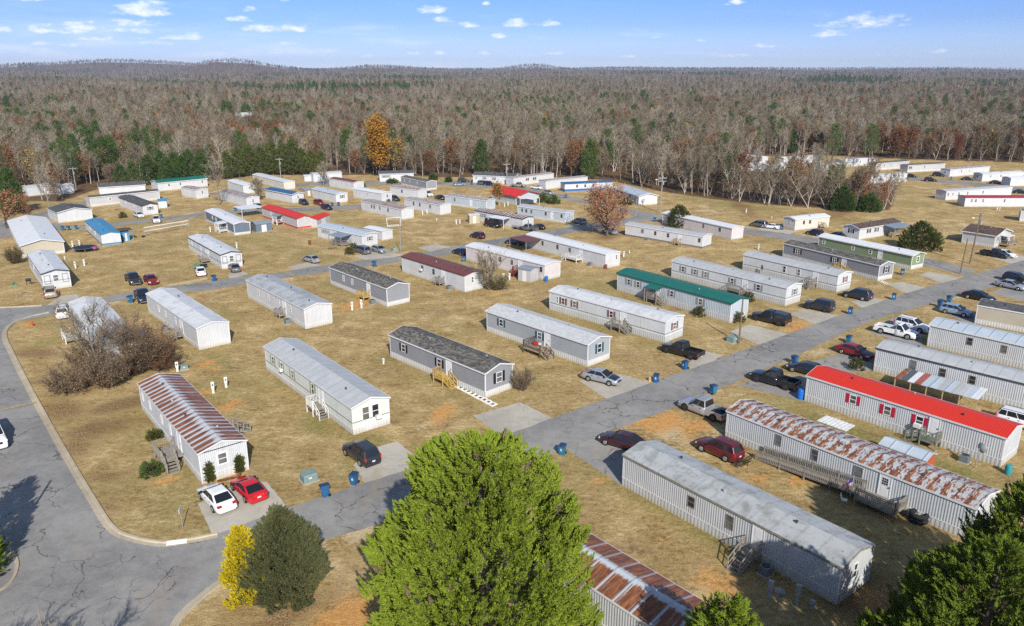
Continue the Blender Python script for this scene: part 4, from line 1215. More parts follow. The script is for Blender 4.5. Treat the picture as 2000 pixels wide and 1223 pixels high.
ramprail((x0, -.3 - ww_), (xd, -.3 - ww_), .06, zd)
ramprail((x0, -.28), (xd, -.28), .06, zd)
ramprail((xd, -2.08), (x1, -2.08), zd, zd)
ramprail((x1, -2.08), (x1, -.15), zd, zd)

for lab, key, px in (('grey air conditioner at the patchy roofed home', 'patchy', 561), ('grey air conditioner beside the yellow landing of the blank ended grey home', 'newgrey', 727), ('dark air conditioner at the rust brown roofed home', 'brownroof', 877),
                     ('grey air conditioner right of the white railed porch', 'whiteporch', 1152), ('low air conditioner at the dark skirted home', 'darkskirt', 1264), ('pale air conditioner beside the thin railed steps', 'whitepeak', 322)):
    ac_unit(lab, H[key], H[key].xat(px, .4, -.9))
# ------------------------------------------------------------------ vehicles
def paint(name, col, metal=0.0, rough=.28):
    m = N(name)
    nz = m.noise(m.rcoord(), 1.2, 3)
    MAT[name] = m.finish(m.mix(m.step(nz, .3, .7), tuple(c * .93 for c in col), col), rough, metal, spec=.5, **{'Coat Weight': .5, 'Coat Roughness': .08})
    return MAT[name]


PAINT = {'white': paint('white_paint', (.74, .75, .76)), 'red': paint('red_paint', (.50, .012, .02)), 'black': paint('black_paint', (.010, .011, .013)), 'silver': paint('silver_paint', (.42, .44, .46), .45, .3), 'grey': paint('grey_paint', (.16, .18, .20), .45, .3),
         'maroon': paint('maroon_paint', (.13, .012, .02), .2), 'burg': paint('burgundy_paint', (.055, .014, .016), .2), 'navy': paint('navy_paint', (.012, .02, .05), .2), 'blue': paint('light_blue_paint', (.32, .42, .55), .35, .3), 'tan': paint('tan_paint', (.40, .34, .26), .4, .3), 'dkred': paint('dark_red_paint', (.28, .015, .02), .2),
         'char': paint('charcoal_paint', (.035, .038, .045), .3)}
CGLASS = plain('car_glass', (.012, .014, .016), .06, var=.05, spec=.8)
TYRE = plain('tyre_rubber', (.018, .018, .018), .9)
RIM = plain('wheel_rim', (.45, .46, .47), .3, .7)
RIMD = plain('dark_rim', (.06, .06, .065), .4, .5)
TRIMB = plain('black_plastic', (.02, .02, .021), .6)
HEADL = plain('headlight_lens', (.62, .64, .66), .1, spec=.8)
TAILL = plain('tail_light_lens', (.42, .012, .012), .15, spec=.7)
PLATE = plain('number_plate', (.62, .62, .60), .5)
CHROME = plain('chrome', (.55, .56, .57), .18, .9)

SPEC = {  # L, W, body stations (x, top z, half width), greenhouse (xb0, xb1, xt0, xt1, zr, belt), wheelbase centre offset, wheelbase, wheel radius
    'sedan': dict(L=4.75, W=1.82, st=[(-2.37, .62, .70), (-2.30, .86, .82), (-2.0, .97, .88), (-1.2, .99, .91), (0, .96, .91), (1.0, .94, .90), (1.6, .86, .88), (2.12, .74, .84), (2.33, .58, .72), (2.37, .42, .66)], gh=(-1.95, 1.15, -1.05, .22, 1.45, .95), wb=2.75, wo=.05, r=.325),
    'coupe': dict(L=4.5, W=1.82, st=[(-2.25, .60, .70), (-2.18, .86, .82), (-1.9, .95, .89), (-1.1, .95, .91), (0, .92, .91), (.8, .90, .90), (1.5, .82, .88), (2.02, .70, .84), (2.22, .55, .72), (2.25, .4, .66)], gh=(-1.9, 1.0, -.85, .1, 1.34, .91), wb=2.65, wo=.05, r=.33),
    'hatch': dict(L=4.3, W=1.80, st=[(-2.15, .55, .74), (-2.10, .90, .84), (-1.8, 1.0, .89), (-1.0, 1.0, .90), (0, .98, .90), (.95, .95, .89), (1.5, .86, .87), (1.95, .74, .82), (2.12, .56, .7), (2.15, .42, .66)], gh=(-2.0, 1.1, -1.6, .2, 1.50, .97), wb=2.6, wo=.05, r=.325),
    'suv': dict(L=4.6, W=1.86, st=[(-2.3, .55, .78), (-2.26, 1.0, .88), (-1.9, 1.08, .92), (-1.0, 1.08, .93), (0, 1.06, .93), (.95, 1.04, .92), (1.6, .98, .90), (2.12, .86, .86), (2.27, .62, .78), (2.3, .45, .7)], gh=(-2.22, 1.05, -1.9, .25, 1.70, 1.05), wb=2.7, wo=.03, r=.36),
    'boxsuv': dict(L=4.5, W=1.86, st=[(-2.25, .55, .80), (-2.22, 1.05, .90), (-1.9, 1.12, .92), (-1.0, 1.12, .93), (0, 1.10, .93), (.8, 1.09, .92), (1.6, 1.06, .90), (2.12, .98, .87), (2.22, .70, .82), (2.25, .45, .74)], gh=(-2.2, .85, -2.05, .3, 1.76, 1.09), wb=2.65, wo=.03, r=.37),
    'minivan': dict(L=5.0, W=1.96, st=[(-2.5, .5, .82), (-2.46, 1.0, .92), (-2.0, 1.08, .96), (-1.0, 1.08, .97), (0, 1.06, .97), (1.2, 1.02, .95), (1.9, .92, .92), (2.3, .80, .86), (2.47, .6, .76), (2.5, .42, .7)], gh=(-2.42, 1.65, -2.15, .55, 1.76, 1.03), wb=3.0, wo=.05, r=.34),
    'van': dict(L=5.6, W=2.05, st=[(-2.8, .5, .90), (-2.77, 1.2, .98), (-2.2, 1.25, 1.01), (-1, 1.25, 1.02), (0, 1.22, 1.02), (1.4, 1.18, 1.0), (2.1, 1.10, .97), (2.62, .98, .92), (2.78, .65, .85), (2.8, .45, .8)], gh=(-2.75, 1.75, -2.65, .95, 2.25, 1.19), wb=3.5, wo=.1, r=.38),
    'pickup': dict(L=5.7, W=1.98, st=[(-.72, .98, .95), (-.70, 1.10, .97), (0, 1.10, .98), (1.0, 1.09, .97), (1.5, 1.06, .96), (2.3, 1.0, .94), (2.72, .90, .90), (2.83, .62, .86), (2.85, .45, .8)], gh=(-.70, 1.32, -.52, .55, 1.86, 1.08), wb=3.6, wo=.02, r=.40, bed=(-2.85, -.74)),
    'regcab': dict(L=5.6, W=1.98, st=[(.10, .98, .95), (.12, 1.08, .97), (.6, 1.08, .98), (1.1, 1.07, .97), (1.6, 1.04, .96), (2.3, .98, .94), (2.68, .88, .90), (2.78, .62, .86), (2.8, .45, .8)], gh=(.12, 1.42, .28, .75, 1.82, 1.06), wb=3.55, wo=.02, r=.39, bed=(-2.8, .07)),
}


def ring(x, zt, hw, zb=.22):
    q = min(zt - .02, zb + .25)
    half = [(hw * .90, zb), (hw * .985, zb + (q - zb) * .6), (hw, zb + (zt - zb) * .52), (hw * .985, zb + (zt - zb) * .80), (hw * .93, zt - .035), (hw * .72, zt), (0, zt + .018)]
    return [(x, -y, z) for y, z in half] + [(x, y, z) for y, z in half[-2::-1]]


def build_car(kind, label, variant='std'):
    sp = SPEC[kind]
    root = thing('parked_' + ('pickup_truck' if 'bed' in sp else 'van' if kind in ('van', 'minivan') else 'car'), label, 'pickup truck' if 'bed' in sp else 'van' if kind in ('van', 'minivan') else 'car', (0, 0, 0))
    P = PAINT['white']
    b = MB()
    rs = [ring(*s) for s in sp['st']]
    k = len(rs[0])
    for r in rs:
        b.v += r
    for i in range(len(rs) - 1):
        for j in range(k - 1):
            b.f.append((i * k + j, i * k + j + 1, (i + 1) * k + j + 1, (i + 1) * k + j))
            b.m.append(0)
        b.f.append((i * k + k - 1, i * k, (i + 1) * k, (i + 1) * k + k - 1))
        b.m.append(1)
    b.f += [tuple(range(k))[::-1], tuple((len(rs) - 1) * k + j for j in range(k))]
    b.m += [0, 0]
    if 'bed' in sp:
        x0, x1 = sp['bed']
        w = sp['W'] / 2 - .03
        zt = 1.06
        for sy in (-1, 1):
            b.box(x0, x1, min(sy * w, sy * (w - .12)), max(sy * w, sy * (w - .12)), .42, zt)
        b.box(x0, x0 + .09, -w + .12, w - .12, .45, zt - .02)
        b.box(x1 - .06, x1, -w + .12, w - .12, .45, zt)
        b.box(x0 + .05, x1 - .02, -w + .1, w - .1, .40, .62, 1)
    body = b.obj('body', [P, TRIMB], root, smooth=False)
    # smooth only the shell
    me = body.data
    nshell = (len(rs) - 1) * k
    for i, p in enumerate(me.polygons):
        p.use_smooth = i < nshell
    # cabin
    xb0, xb1, xt0, xt1, zr, zb = sp['gh']
    wb = sp['W'] / 2 - .07
    wt = sp['W'] / 2 - .24
    lo = [(xb0, -wb, zb), (xb1, -wb + .03, zb), (xb1, wb - .03, zb), (xb0, wb, zb)]
    hi = [(xt0, -wt, zr - .03), (xt1, -wt, zr - .03), (xt1, wt, zr - .03), (xt0, wt, zr - .03)]
    c = MB()
    vs = lo + hi
    xm0, xm1 = xt0 + .12, xt1 - .18
    vs += [(xm0, -wt * .6, zr + .015), (xm1, -wt * .6, zr + .015), (xm1, wt * .6, zr + .015), (xm0, wt * .6, zr + .015)]
    c.add(vs, [(0, 1, 5, 4), (1, 2, 6, 5), (2, 3, 7, 6), (3, 0, 4, 7), (4, 5, 9, 8), (5, 6, 10, 9), (6, 7, 11, 10), (7, 4, 8, 11), (8, 9, 10, 11)])
    cb = c.obj('cabin', [P], root, smooth=False)
    bv = cb.modifiers.new('soft_edges', 'BEVEL')
    bv.width, bv.segments, bv.limit_method = .09, 3, 'NONE'

    def glass(quad, name, i0=.05, i1=.95, j0=.08, j1=.93, off=.012):
        p = [Vector(v) for v in quad]
        nrm = (p[1] - p[0]).cross(p[3] - p[0]).normalized() * off

        def at(u, v):
            return p[0].lerp(p[1], u).lerp(p[3].lerp(p[2], u), v) + nrm
        m_ = MB().add([at(i0, j0), at(i1, j0), at(i1, j1), at(i0, j1)], [(0, 1, 2, 3)])
        for e in ((at(i0, j0), at(i1, j0)), (at(i0, j1), at(i1, j1)), (at(i0, j0), at(i0, j1)), (at(i1, j0), at(i1, j1))):
            m_.beam(e[0], e[1], .02, .02)
        return m_.obj(name, CGLASS, root)

    glass([lo[1], lo[2], hi[2], hi[1]], 'windscreen', .05, .95, .06, .95)
    glass([lo[3], lo[0], hi[0], hi[3]], 'rear_window', .08, .92, .10 if kind != 'van' else .4, .90)
    cuts = {'pickup': [(.05, .47), (.52, .93)], 'regcab': [(.10, .88)], 'coupe': [(.10, .40), (.44, .93)], 'sedan': [(.09, .44), (.48, .93)], 'van': [(.03, .33), (.36, .66), (.72, .95)]}.get(kind, [(.04, .26), (.30, .60), (.64, .95)])
    for a_, b2 in cuts:
        glass([lo[0], lo[1], hi[1], hi[0]], 'side_window', a_, b2, .10, .90)
        glass([lo[2], lo[3], hi[3], hi[2]], 'side_window', 1 - b2, 1 - a_, .10, .90)
    # wheels
    r = sp['r']
    hw = sp['W'] / 2
    for sx in (-1, 1):
        for sy in (-1, 1):
            x = sp['wo'] + sx * sp['wb'] / 2
            y = sy * (hw - .005)
            ar = MB().tube((x, y - sy * .10, r + .03), (x, y + sy * .004, r + .03), r * 1.13, n=20)
            ar.obj('wheel_arch', TRIMB, root)
            wlm = MB().tube((x, y - sy * .2, r), (x, y + sy * .02, r), r, n=20)
            wl = wlm.obj('wheel', TYRE, root)
            rm = MB().tube((x, y + sy * .012, r), (x, y + sy * .028, r), r * .64, r * .6, n=14)
            for q in range(5):
                a_ = q * 2 * math.pi / 5
                rm.beam((x, y + sy * .03, r), (x + math.cos(a_) * r * .58, y + sy * .03, r + math.sin(a_) * r * .58), .05, .02, up=(0, 1, 0))
            rm.obj('rim', RIMD if kind in ('pickup', 'boxsuv') else RIM, wl)
    xf, xr = sp['L'] / 2, -sp['L'] / 2
    zf = sp['st'][-3][1]
    fw = sp['st'][-3][2]
    for sy in (-1, 1):
        MB().hexa([(xf - .34, sy * fw * 1.0, zf - .17), (xf - .06, sy * fw * .58, zf - .19), (xf - .04, sy * fw * .58, zf - .2), (xf - .16, sy * fw * 1.0, zf - .2)][::sy],
                  [(xf - .36, sy * fw * 1.0, zf - .03), (xf - .12, sy * fw * .58, zf - .05), (xf - .07, sy * fw * .58, zf - .09), (xf - .2, sy * fw * 1.02, zf - .06)][::sy]).obj('headlight', HEADL, root)
        if 'bed' in sp:
            q = MB().box(xr - .012, xr + .10, min(sy * (hw - .16), sy * (hw - .022)), max(sy * (hw - .16), sy * (hw - .022)), .72, 1.02)
        elif kind in ('suv', 'boxsuv', 'minivan', 'van'):
            q = MB().box(xr - .005, xr + .14, min(sy * (hw - .20), sy * (hw - .055)), max(sy * (hw - .20), sy * (hw - .055)), .82, 1.14)
        else:
            q = MB().box(xr + .005, xr + .22, min(sy * (hw - .46), sy * (hw - .10)), max(sy * (hw - .46), sy * (hw - .10)), .74, .90)
        q.obj('tail_light', TAILL, root)
        MB().box(xb1 - .42, xb1 - .22, min(sy * (hw - .06), sy * (hw + .12)), max(sy * (hw - .06), sy * (hw + .12)), zb - .02, zb + .15).obj('wing_mirror', TRIMB, root)
        hd = MB()
        for hx in ((xb0 + xb1) / 2 - .55, (xb0 + xb1) / 2 + .35):
            hd.box(hx, hx + .18, min(sy * (hw - .03), sy * (hw + .012)), max(sy * (hw - .03), sy * (hw + .012)), zb - .16, zb - .11)
        hd.obj('door_handle', TRIMB, root)
    g = MB().box(xf - .10, xf + .012, -fw * .5, fw * .5, zf - .30, zf - .12)
    g.obj('grille', TRIMB, root)
    for bx in ((xr - .05, xr + .12, .86, .36, .55), (xf - .16, xf + .04, .80, .30, .46)):
        MB().box(bx[0], bx[1], -hw * bx[2], hw * bx[2], bx[3], bx[4]).obj('bumper', CHROME if 'bed' in sp else P, root)
    MB().box(xr - .062, xr - .045, -.16, .16, .60 if 'bed' not in sp else .42, .74 if 'bed' not in sp else .52).obj('number_plate', PLATE, root)
    if kind in ('suv', 'boxsuv', 'minivan'):
        rr = MB()
        for sy in (-1, 1):
            rr.beam((xt0 + .15, sy * wt * .93, zr + .03), (xt1 - .1, sy * wt * .93, zr + .03), .04, .04)
        rr.obj('roof_rail', TRIMB, root)
    if variant == 'cap':
        x0, x1 = sp['bed']
        w0, w1 = hw - .06, hw - .2
        q = MB().hexa([(x0 + .02, -w0, 1.06), (x1, -w0, 1.06), (x1, w0, 1.06), (x0 + .02, w0, 1.06)], [(x0 + .22, -w1, 1.80), (x1, -w1, 1.84), (x1, w1, 1.84), (x0 + .22, w1, 1.80)])
        q.obj('bed_cap', P, root)
        for sy in (-1, 1):
            MB().hexa([(x0 + .35, sy * (w0 + .004), 1.2), (x1 - .15, sy * (w0 + .004), 1.2), (x1 - .15, sy * (w0 - .03), 1.2), (x0 + .35, sy * (w0 - .03), 1.2)][::sy],
                      [(x0 + .4, sy * (w1 + .036), 1.68), (x1 - .15, sy * (w1 + .036), 1.68), (x1 - .15, sy * (w1 - .0), 1.68), (x0 + .4, sy * (w1 - .0), 1.68)][::sy]).obj('side_window', CGLASS, root)
    return root


CARP = {}
for kind, col, rear, front, label, opt in [
    ('sedan', 'white', (444, 1002), (405, 963), 'white sedan parked next to the red coupe', {}),
    ('coupe', 'red', (506, 983), (467, 946), 'bright red coupe beside the white sedan', {}),
    ('suv', 'char', (727, 911), (685, 881), 'black crossover with red tail lights near the sage shuttered home', {}),
    ('sedan', 'silver', (1146, 738), (1204, 752), 'silver sedan with a dark blue black bonnet', {'hood': 1}),
    ('pickup', 'black', (1364, 702), (1300, 684), 'black crew cab pickup left of the main street', {}),
    ('pickup', 'black', (1535, 637), (1474, 622), 'black pickup with a closed bed cap and dark windows', {'variant': 'cap'}),
    ('boxsuv', 'char', (1623, 610), (1574, 600), 'boxy dark sport utility vehicle with orange tail lights on a concrete pad', {}),
    ('suv', 'char', (1697, 588), (1649, 578), 'dark crossover on the drive by the rust coloured window home', {}),
    ('sedan', 'burg', (1250, 882), (1181, 861), 'dark burgundy sedan behind the lichen stained home', {}),
    ('suv', 'maroon', (1438, 902), (1370, 873), 'maroon crossover with a cargo carrier behind it', {}),
    ('pickup', 'silver', (1413, 823), (1337, 794), 'silver crew cab pickup by the blotched rusty home', {}),
    ('pickup', 'black', (1556, 763), (1469, 738), 'black crew cab pickup with chrome bumper left of the red roofed home', {}),
    ('sedan', 'char', (1606, 737), (1544, 721), 'charcoal sedan half hidden behind the red roof', {}),
    ('sedan', 'dkred', (1638, 685), (1700, 704), 'dark red sedan with a matt black bonnet', {'hood': 2}),
    ('regcab', 'white', (1710, 646), (1790, 664), 'white single cab pickup with dark bed right of the street', {}),
    ('suv', 'white', (1752, 637), (1811, 651), 'white crossover behind the white pickup', {}),
    ('suv', 'white', (1972, 828), (2016, 840), 'white car half hidden behind the right end of the bright red roof', {}),
    ('hatch', 'blue', (1842, 609), (1891, 619), 'light blue hatchback right of the main street', {}),
    ('sedan', 'black', (1884, 580), (1937, 591), 'black sedan above the beige sided home', {}),
    ('sedan', 'silver', (1948, 558), (2001, 569), 'silver grey sedan at the right edge beside a black car', {}),
    ('suv', 'black', (1962, 547), (2010, 556), 'black crossover at the right edge behind the silver sedan', {}),
    ('pickup', 'black', (1917, 497), (1968, 506), 'black pickup in front of the wide grey green home', {}),
    ('sedan', 'white', (1942, 497), (1982, 505), 'white sedan half hidden behind the black pickup at the deck', {}),
    ('van', 'white', (-33, 838), (4, 892), 'white van on the left road at the photo edge', {}),
    ('suv', 'tan', (101, 586), (96, 570), 'tan crossover parked under the black trimmed gable', {}),
    ('suv', 'white', (124, 627), (122, 607), 'white crossover in front of the home behind the bushes', {}),
    ('pickup', 'navy', (272, 575), (288, 597), 'dark blue pickup half behind the blank gabled home', {}),
    ('pickup', 'char', (252, 543), (270, 561), 'dark grey pickup facing the street beside a red sedan', {}),
    ('sedan', 'dkred', (287, 545), (304, 560), 'red sedan facing the street beside the dark grey pickup', {}),
    ('sedan', 'white', (396, 543), (388, 528), 'white sedan on the sandy patch by the blue bin', {}),
    ('sedan', 'grey', (464, 535), (453, 522), 'grey sedan at the home with outlined end panels', {}),
    ('sedan', 'silver', (621, 515), (594, 508), 'silver sedan alone on the small pad in the left field', {}),
    ('minivan', 'grey', (723, 499), (692, 490), 'grey minivan in front of the plant covered porch', {}),
    ('hatch', 'silver', (729, 489), (753, 496), 'silver hatchback right of the grey minivan', {}),
    ('pickup', 'white', (302, 428), (309, 440), 'white pickup standing on the back street', {}),
    ('sedan', 'white', (263, 421), (280, 427), 'white sedan under the grey shuttered gable', {}),
    ('hatch', 'silver', (497, 404), (511, 409), 'silver hatchback left of the red roofed and red skirted home', {}),
    ('boxsuv', 'navy', (586, 397), (601, 402), 'dark sport utility vehicle beside the deep blue roofed porch', {}),
    ('suv', 'dkred', (615, 398), (632, 402), 'red sport utility vehicle on the back street', {}),
    ('suv', 'navy', (632, 408), (645, 411), 'navy crossover driving on the back street', {}),
    ('suv', 'char', (762, 390), (780, 394), 'dark crossover between two rusty roofed homes', {}),
    ('sedan', 'grey', (744, 391), (759, 394), 'grey sedan beside the dark crossover among rusty roofs', {}),
    ('pickup', 'white', (828, 381), (842, 385), 'white pickup in front of the brown streaked roof', {}),
    ('sedan', 'navy', (853, 388), (868, 391), 'dark blue car among the far rusty roofed homes', {}),
    ('hatch', 'blue', (888, 364), (905, 363), 'pale blue hatchback on the far street', {}),
    ('suv', 'char', (899, 356), (912, 356), 'dark crossover behind the pale blue hatchback', {}),
    ('suv', 'grey', (938, 361), (950, 362), 'grey crossover before the home under the dark pine', {}),
    ('suv', 'navy', (949, 362), (962, 363), 'navy crossover beside the grey crossover on the far street', {}),
    ('pickup', 'tan', (1003, 365), (1022, 366), 'tan grey pickup behind the red pitched roof', {}),
    ('sedan', 'white', (1043, 369), (1053, 370), 'white car peeping out behind the red pitched roof', {}),
    ('sedan', 'silver', (1062, 378), (1078, 381), 'silver car by the shrubs of the red pitched home', {}),
    ('pickup', 'grey', (1048, 453), (1016, 448), 'blue grey pickup with a small trailer on the side street', {}),
    ('sedan', 'black', (1062, 450), (1042, 444), 'black sedan right of the blue grey pickup', {}),
    ('van', 'black', (952, 441), (974, 446), 'black van under the awning of the orange striped home', {}),
    ('suv', 'grey', (1140, 439), (1121, 435), 'grey crossover left of the russet oak', {}),
    ('sedan', 'blue', (1204, 459), (1176, 453), 'pale blue sedan in the shade of the russet oak', {}),
    ('suv', 'burg', (945, 468), (920, 462), 'dark burgundy crossover on the side street', {}),
    ('minivan', 'navy', (1022, 479), (989, 475), 'dark blue minivan under the brown awning', {}),
    ('sedan', 'navy', (909, 500), (889, 494), 'dark blue sedan left of the bare bush', {}),
    ('minivan', 'grey', (1494, 445), (1469, 441), 'silver grey minivan beside the open field', {}),
    ('sedan', 'white', (1518, 448), (1493, 445), 'white sedan beside the cream home', {}),
    ('suv', 'navy', (1604, 462), (1577, 457), 'dark blue crossover on the right hand street', {}),
    ('sedan', 'navy', (1645, 466), (1624, 461), 'navy car half behind the sage green home', {}),
    ('sedan', 'black', (1770, 346), (1787, 347), 'black sedan by the pale home below the hill street', {}),
    ('suv', 'black', (1807, 354), (1827, 355), 'black crossover on the near side of the hill street', {}),
    ('suv', 'char', (1826, 344), (1840, 345), 'dark crossover on the far side of the hill street', {}),
    ('sedan', 'char', (1880, 352), (1899, 353), 'charcoal sedan beside the blue bin on the hill street', {}),
    ('sedan', 'black', (1935, 359), (1955, 360), 'black car farthest right on the hill street', {}),
    ('sedan', 'navy', (1975, 377), (2010, 379), 'navy car at the end of the long white home', {}),
]:
    key = (kind, opt.get('variant'))
    a, b = G(*rear), G(*front)
    c = (a + b) / 2
    d = b - a
    rz = math.atan2(d.y, d.x)
    k = sc(c.y)
    if key not in CARP:
        CARP[key] = build_car(kind, label, opt.get('variant', 'std'))
        o = CARP[key]
        o.location, o.rotation_euler, o.scale = (c.x, c.y, .03), (0, 0, rz), (k,) * 3
        o['group'] = 'vehicles parked in the neighbourhood'
        KIDS[o.name] = [(ch, list(ch.children)) for ch in o.children]
        src = o
    else:
        o = clone(CARP[key], (c.x, c.y, .03), rz, label, scale=k)
    o['_c'] = col
    if opt.get('hood'):
        sp = SPEC[kind]
        hm = MB()
        S_ = sp['st']
        xs = [s for s in S_ if .95 <= s[0] <= 2.2]
        for i in range(len(xs) - 1):
            (x0, z0, w0), (x1, z1, w1) = xs[i], xs[i + 1]
            hm.add([(x0, -w0 * .8, z0 + .012), (x1, -w1 * .8, z1 + .012), (x1, 0, z1 + .034), (x0, 0, z0 + .034), (x1, w1 * .8, z1 + .012), (x0, w0 * .8, z0 + .012)], [(0, 1, 2, 3), (3, 2, 4, 5)])
        hm.obj('bonnet', PAINT['navy' if opt['hood'] == 1 else 'black'], o)
for o in list(scene.objects):
    if '_c' in o:
        repaint(o, {'white_paint': PAINT[o['_c']]})
        del o['_c']
# ------------------------------------------------------------------ bins
BINB = plain('bin_blue_plastic', (.02, .105, .26), .5, var=.1)
BINT = plain('bin_teal_blue_plastic', (.03, .15, .26), .5, var=.1)
LIDB = plain('bin_dark_lid', (.02, .05, .11), .5)
EMB = plain('bin_white_print', (.62, .66, .70), .6)


def build_bin(label):
    r = thing('wheeled_bin', label, 'wheeled bin', (0, 0, 0), 0, 'blue wheeled bins by the streets')
    b = MB()
    prof = [(.0, .23, .22), (.5, .28, .29), (.95, .31, .34), (.98, .34, .37), (1.02, .34, .37)]
    for z, hx, hy in prof:
        b.v += [(-hx, -hy, z), (hx, -hy, z), (hx, hy, z), (-hx, hy, z)]
    for i in range(len(prof) - 1):
        for j in range(4):
            b.f.append((4 * i + j, 4 * i + (j + 1) % 4, 4 * i + 4 + (j + 1) % 4, 4 * i + 4 + j))
            b.m.append(0)
    b.f += [(3, 2, 1, 0), (16, 17, 18, 19)]
    b.m += [0, 0]
    b.box(-.20, .20, .29, .40, .10, .30)
    b.obj('body', BINB, r)
    l = MB().hexa([(-.35, -.42, 1.03), (.35, -.42, 1.03), (.35, .40, 1.03), (-.35, .40, 1.03)], [(-.29, -.33, 1.10), (.29, -.33, 1.10), (.29, .36, 1.13), (-.29, .36, 1.13)])
    l.beam((-.3, .44, 1.02), (.3, .44, 1.02), .05, .05)
    l.obj('lid', LIDB, r)
    for sx in (-1, 1):
        MB().tube((sx * .22, .34, .14), (sx * .30, .34, .14), .14, n=14).obj('wheel', TYRE, r)
    e = MB().add([(-.10, -.31, .60), (.10, -.31, .60), (0, -.325, .82)], [(0, 1, 2)]).box(-.09, .09, -.307, -.300, .50, .55)
    e.obj('printed_mark', EMB, r)
    return r


bins = [(635, 969, -20, 1, 'deep blue bin with black lid, nearest to the green utility box'), (692, 946, 25, 0, 'teal blue bin with black lid beside the black crossover drive'), (1098, 888, 15, 0, 'blue bin on the grass verge right of the big cedar'),
        (1337, 721, -10, 0, 'blue bin behind the tail of the black pickup left of the street'), (1281, 747, 20, 0, 'blue bin with a small carton beside it'), (1393, 769, 160, 0, 'blue bin with lid askew opposite the carton'), (1551, 711, 170, 0, 'blue bin near the charcoal sedan behind the red roof'),
        (1657, 670, 175, 0, 'blue bin above the dark red sedan with black bonnet'), (1660, 614, 10, 0, 'blue bin in front of the boxy dark vehicle'), (1745, 586, 10, 0, 'blue bin by the dark crossover across from two other bins'), (1835, 600, 170, 0, 'blue bin closest to the light blue hatchback'),
        (1853, 591, 170, 0, 'blue bin between the light blue hatchback and the black sedan'), (1762, 537, 20, 0, 'blue bin at the gable of the long grey sided home'), (255, 591, 10, 0, 'blue bin on the verge above the blank gabled home'), (418, 549, 10, 0, 'blue bin between the white and grey sedans'),
        (731, 521, -10, 0, 'blue bin on the verge across from the grey minivan'), (123, 450, 10, 0, 'leftmost of three blue bins behind the wide beige home'), (134, 450, 30, 0, 'middle of three blue bins behind the wide beige home'), (149, 448, -10, 0, 'rightmost of three blue bins behind the wide beige home'),
        (315, 426, 5, 0, 'blue bin at the corner of the charcoal roofed home'), (460, 413, 5, 0, 'left one of two blue bins above the slate blue home'), (473, 412, 25, 0, 'right one of two blue bins above the slate blue home'), (649, 403, 5, 0, 'left one of two blue bins under the blue grey roofed far home'),
        (661, 402, 20, 0, 'right one of two blue bins under the blue grey roofed far home'), (1278, 433, 10, 0, 'blue bin by the road behind the long dark skirted home'), (1105, 387, 5, 0, 'blue bin on the far street below the royal blue roof'), (921, 361, 5, 0, 'blue bin left of the home under the dark pine'),
        (631, 361, 5, 0, 'blue bin before the red brown roofed back home'), (1857, 351, 5, 0, 'blue bin on the hill street'), (1527, 449, 5, 0, 'blue bin against the end of the cream home'), (906, 511, 15, 0, 'blue bin beside the dark blue sedan at the bare bush')]
bp = None
for x, y, a, kind, lab in bins:
    p = G(x, y)
    p.z = .01
    rz = R(a - 42)
    if bp is None:
        bp = build_bin(lab)
        bp.location, bp.rotation_euler = p, (0, 0, rz)
    else:
        o = clone(bp, p, rz, lab, scale=sc(p.y) * rnd.uniform(.97, 1.05))
        if rnd.random() < .5:
            repaint(o, {'bin_blue_plastic': BINT})

# ------------------------------------------------------------------ meter posts, cabinets, poles
PEDW = plain('meter_post_white', (.62, .62, .59), .7, var=.15)
METER = plain('meter_glass', (.10, .11, .12), .2)
PADG = plain('cabinet_grey_green', (.17, .235, .225), .6, var=.12)
POLEW = plain('utility_pole_wood', (.16, .12, .085), .9, var=.25)
POLEG = plain('galvanised_pole', (.36, .36, .35), .5, .4)


def build_post(label):
    r = thing('meter_post', label, 'meter post', (0, 0, 0), 0, 'white electricity meter posts')
    MB().box(-.13, .13, -.07, .07, -.1, 1.25).obj('post', PEDW, r)
    MB().box(-.17, .17, -.14, .10, .62, 1.32).hexa([(-.19, -.17, 1.32), (.19, -.17, 1.32), (.19, .12, 1.32), (-.19, .12, 1.32)], [(-.17, -.12, 1.38), (.17, -.12, 1.38), (.17, .10, 1.38), (-.17, .10, 1.38)]).obj('meter_box', PEDW, r)
    MB().tube((0, -.14, 1.08), (0, -.22, 1.08), .09, n=12).obj('meter', METER, r)
    return r


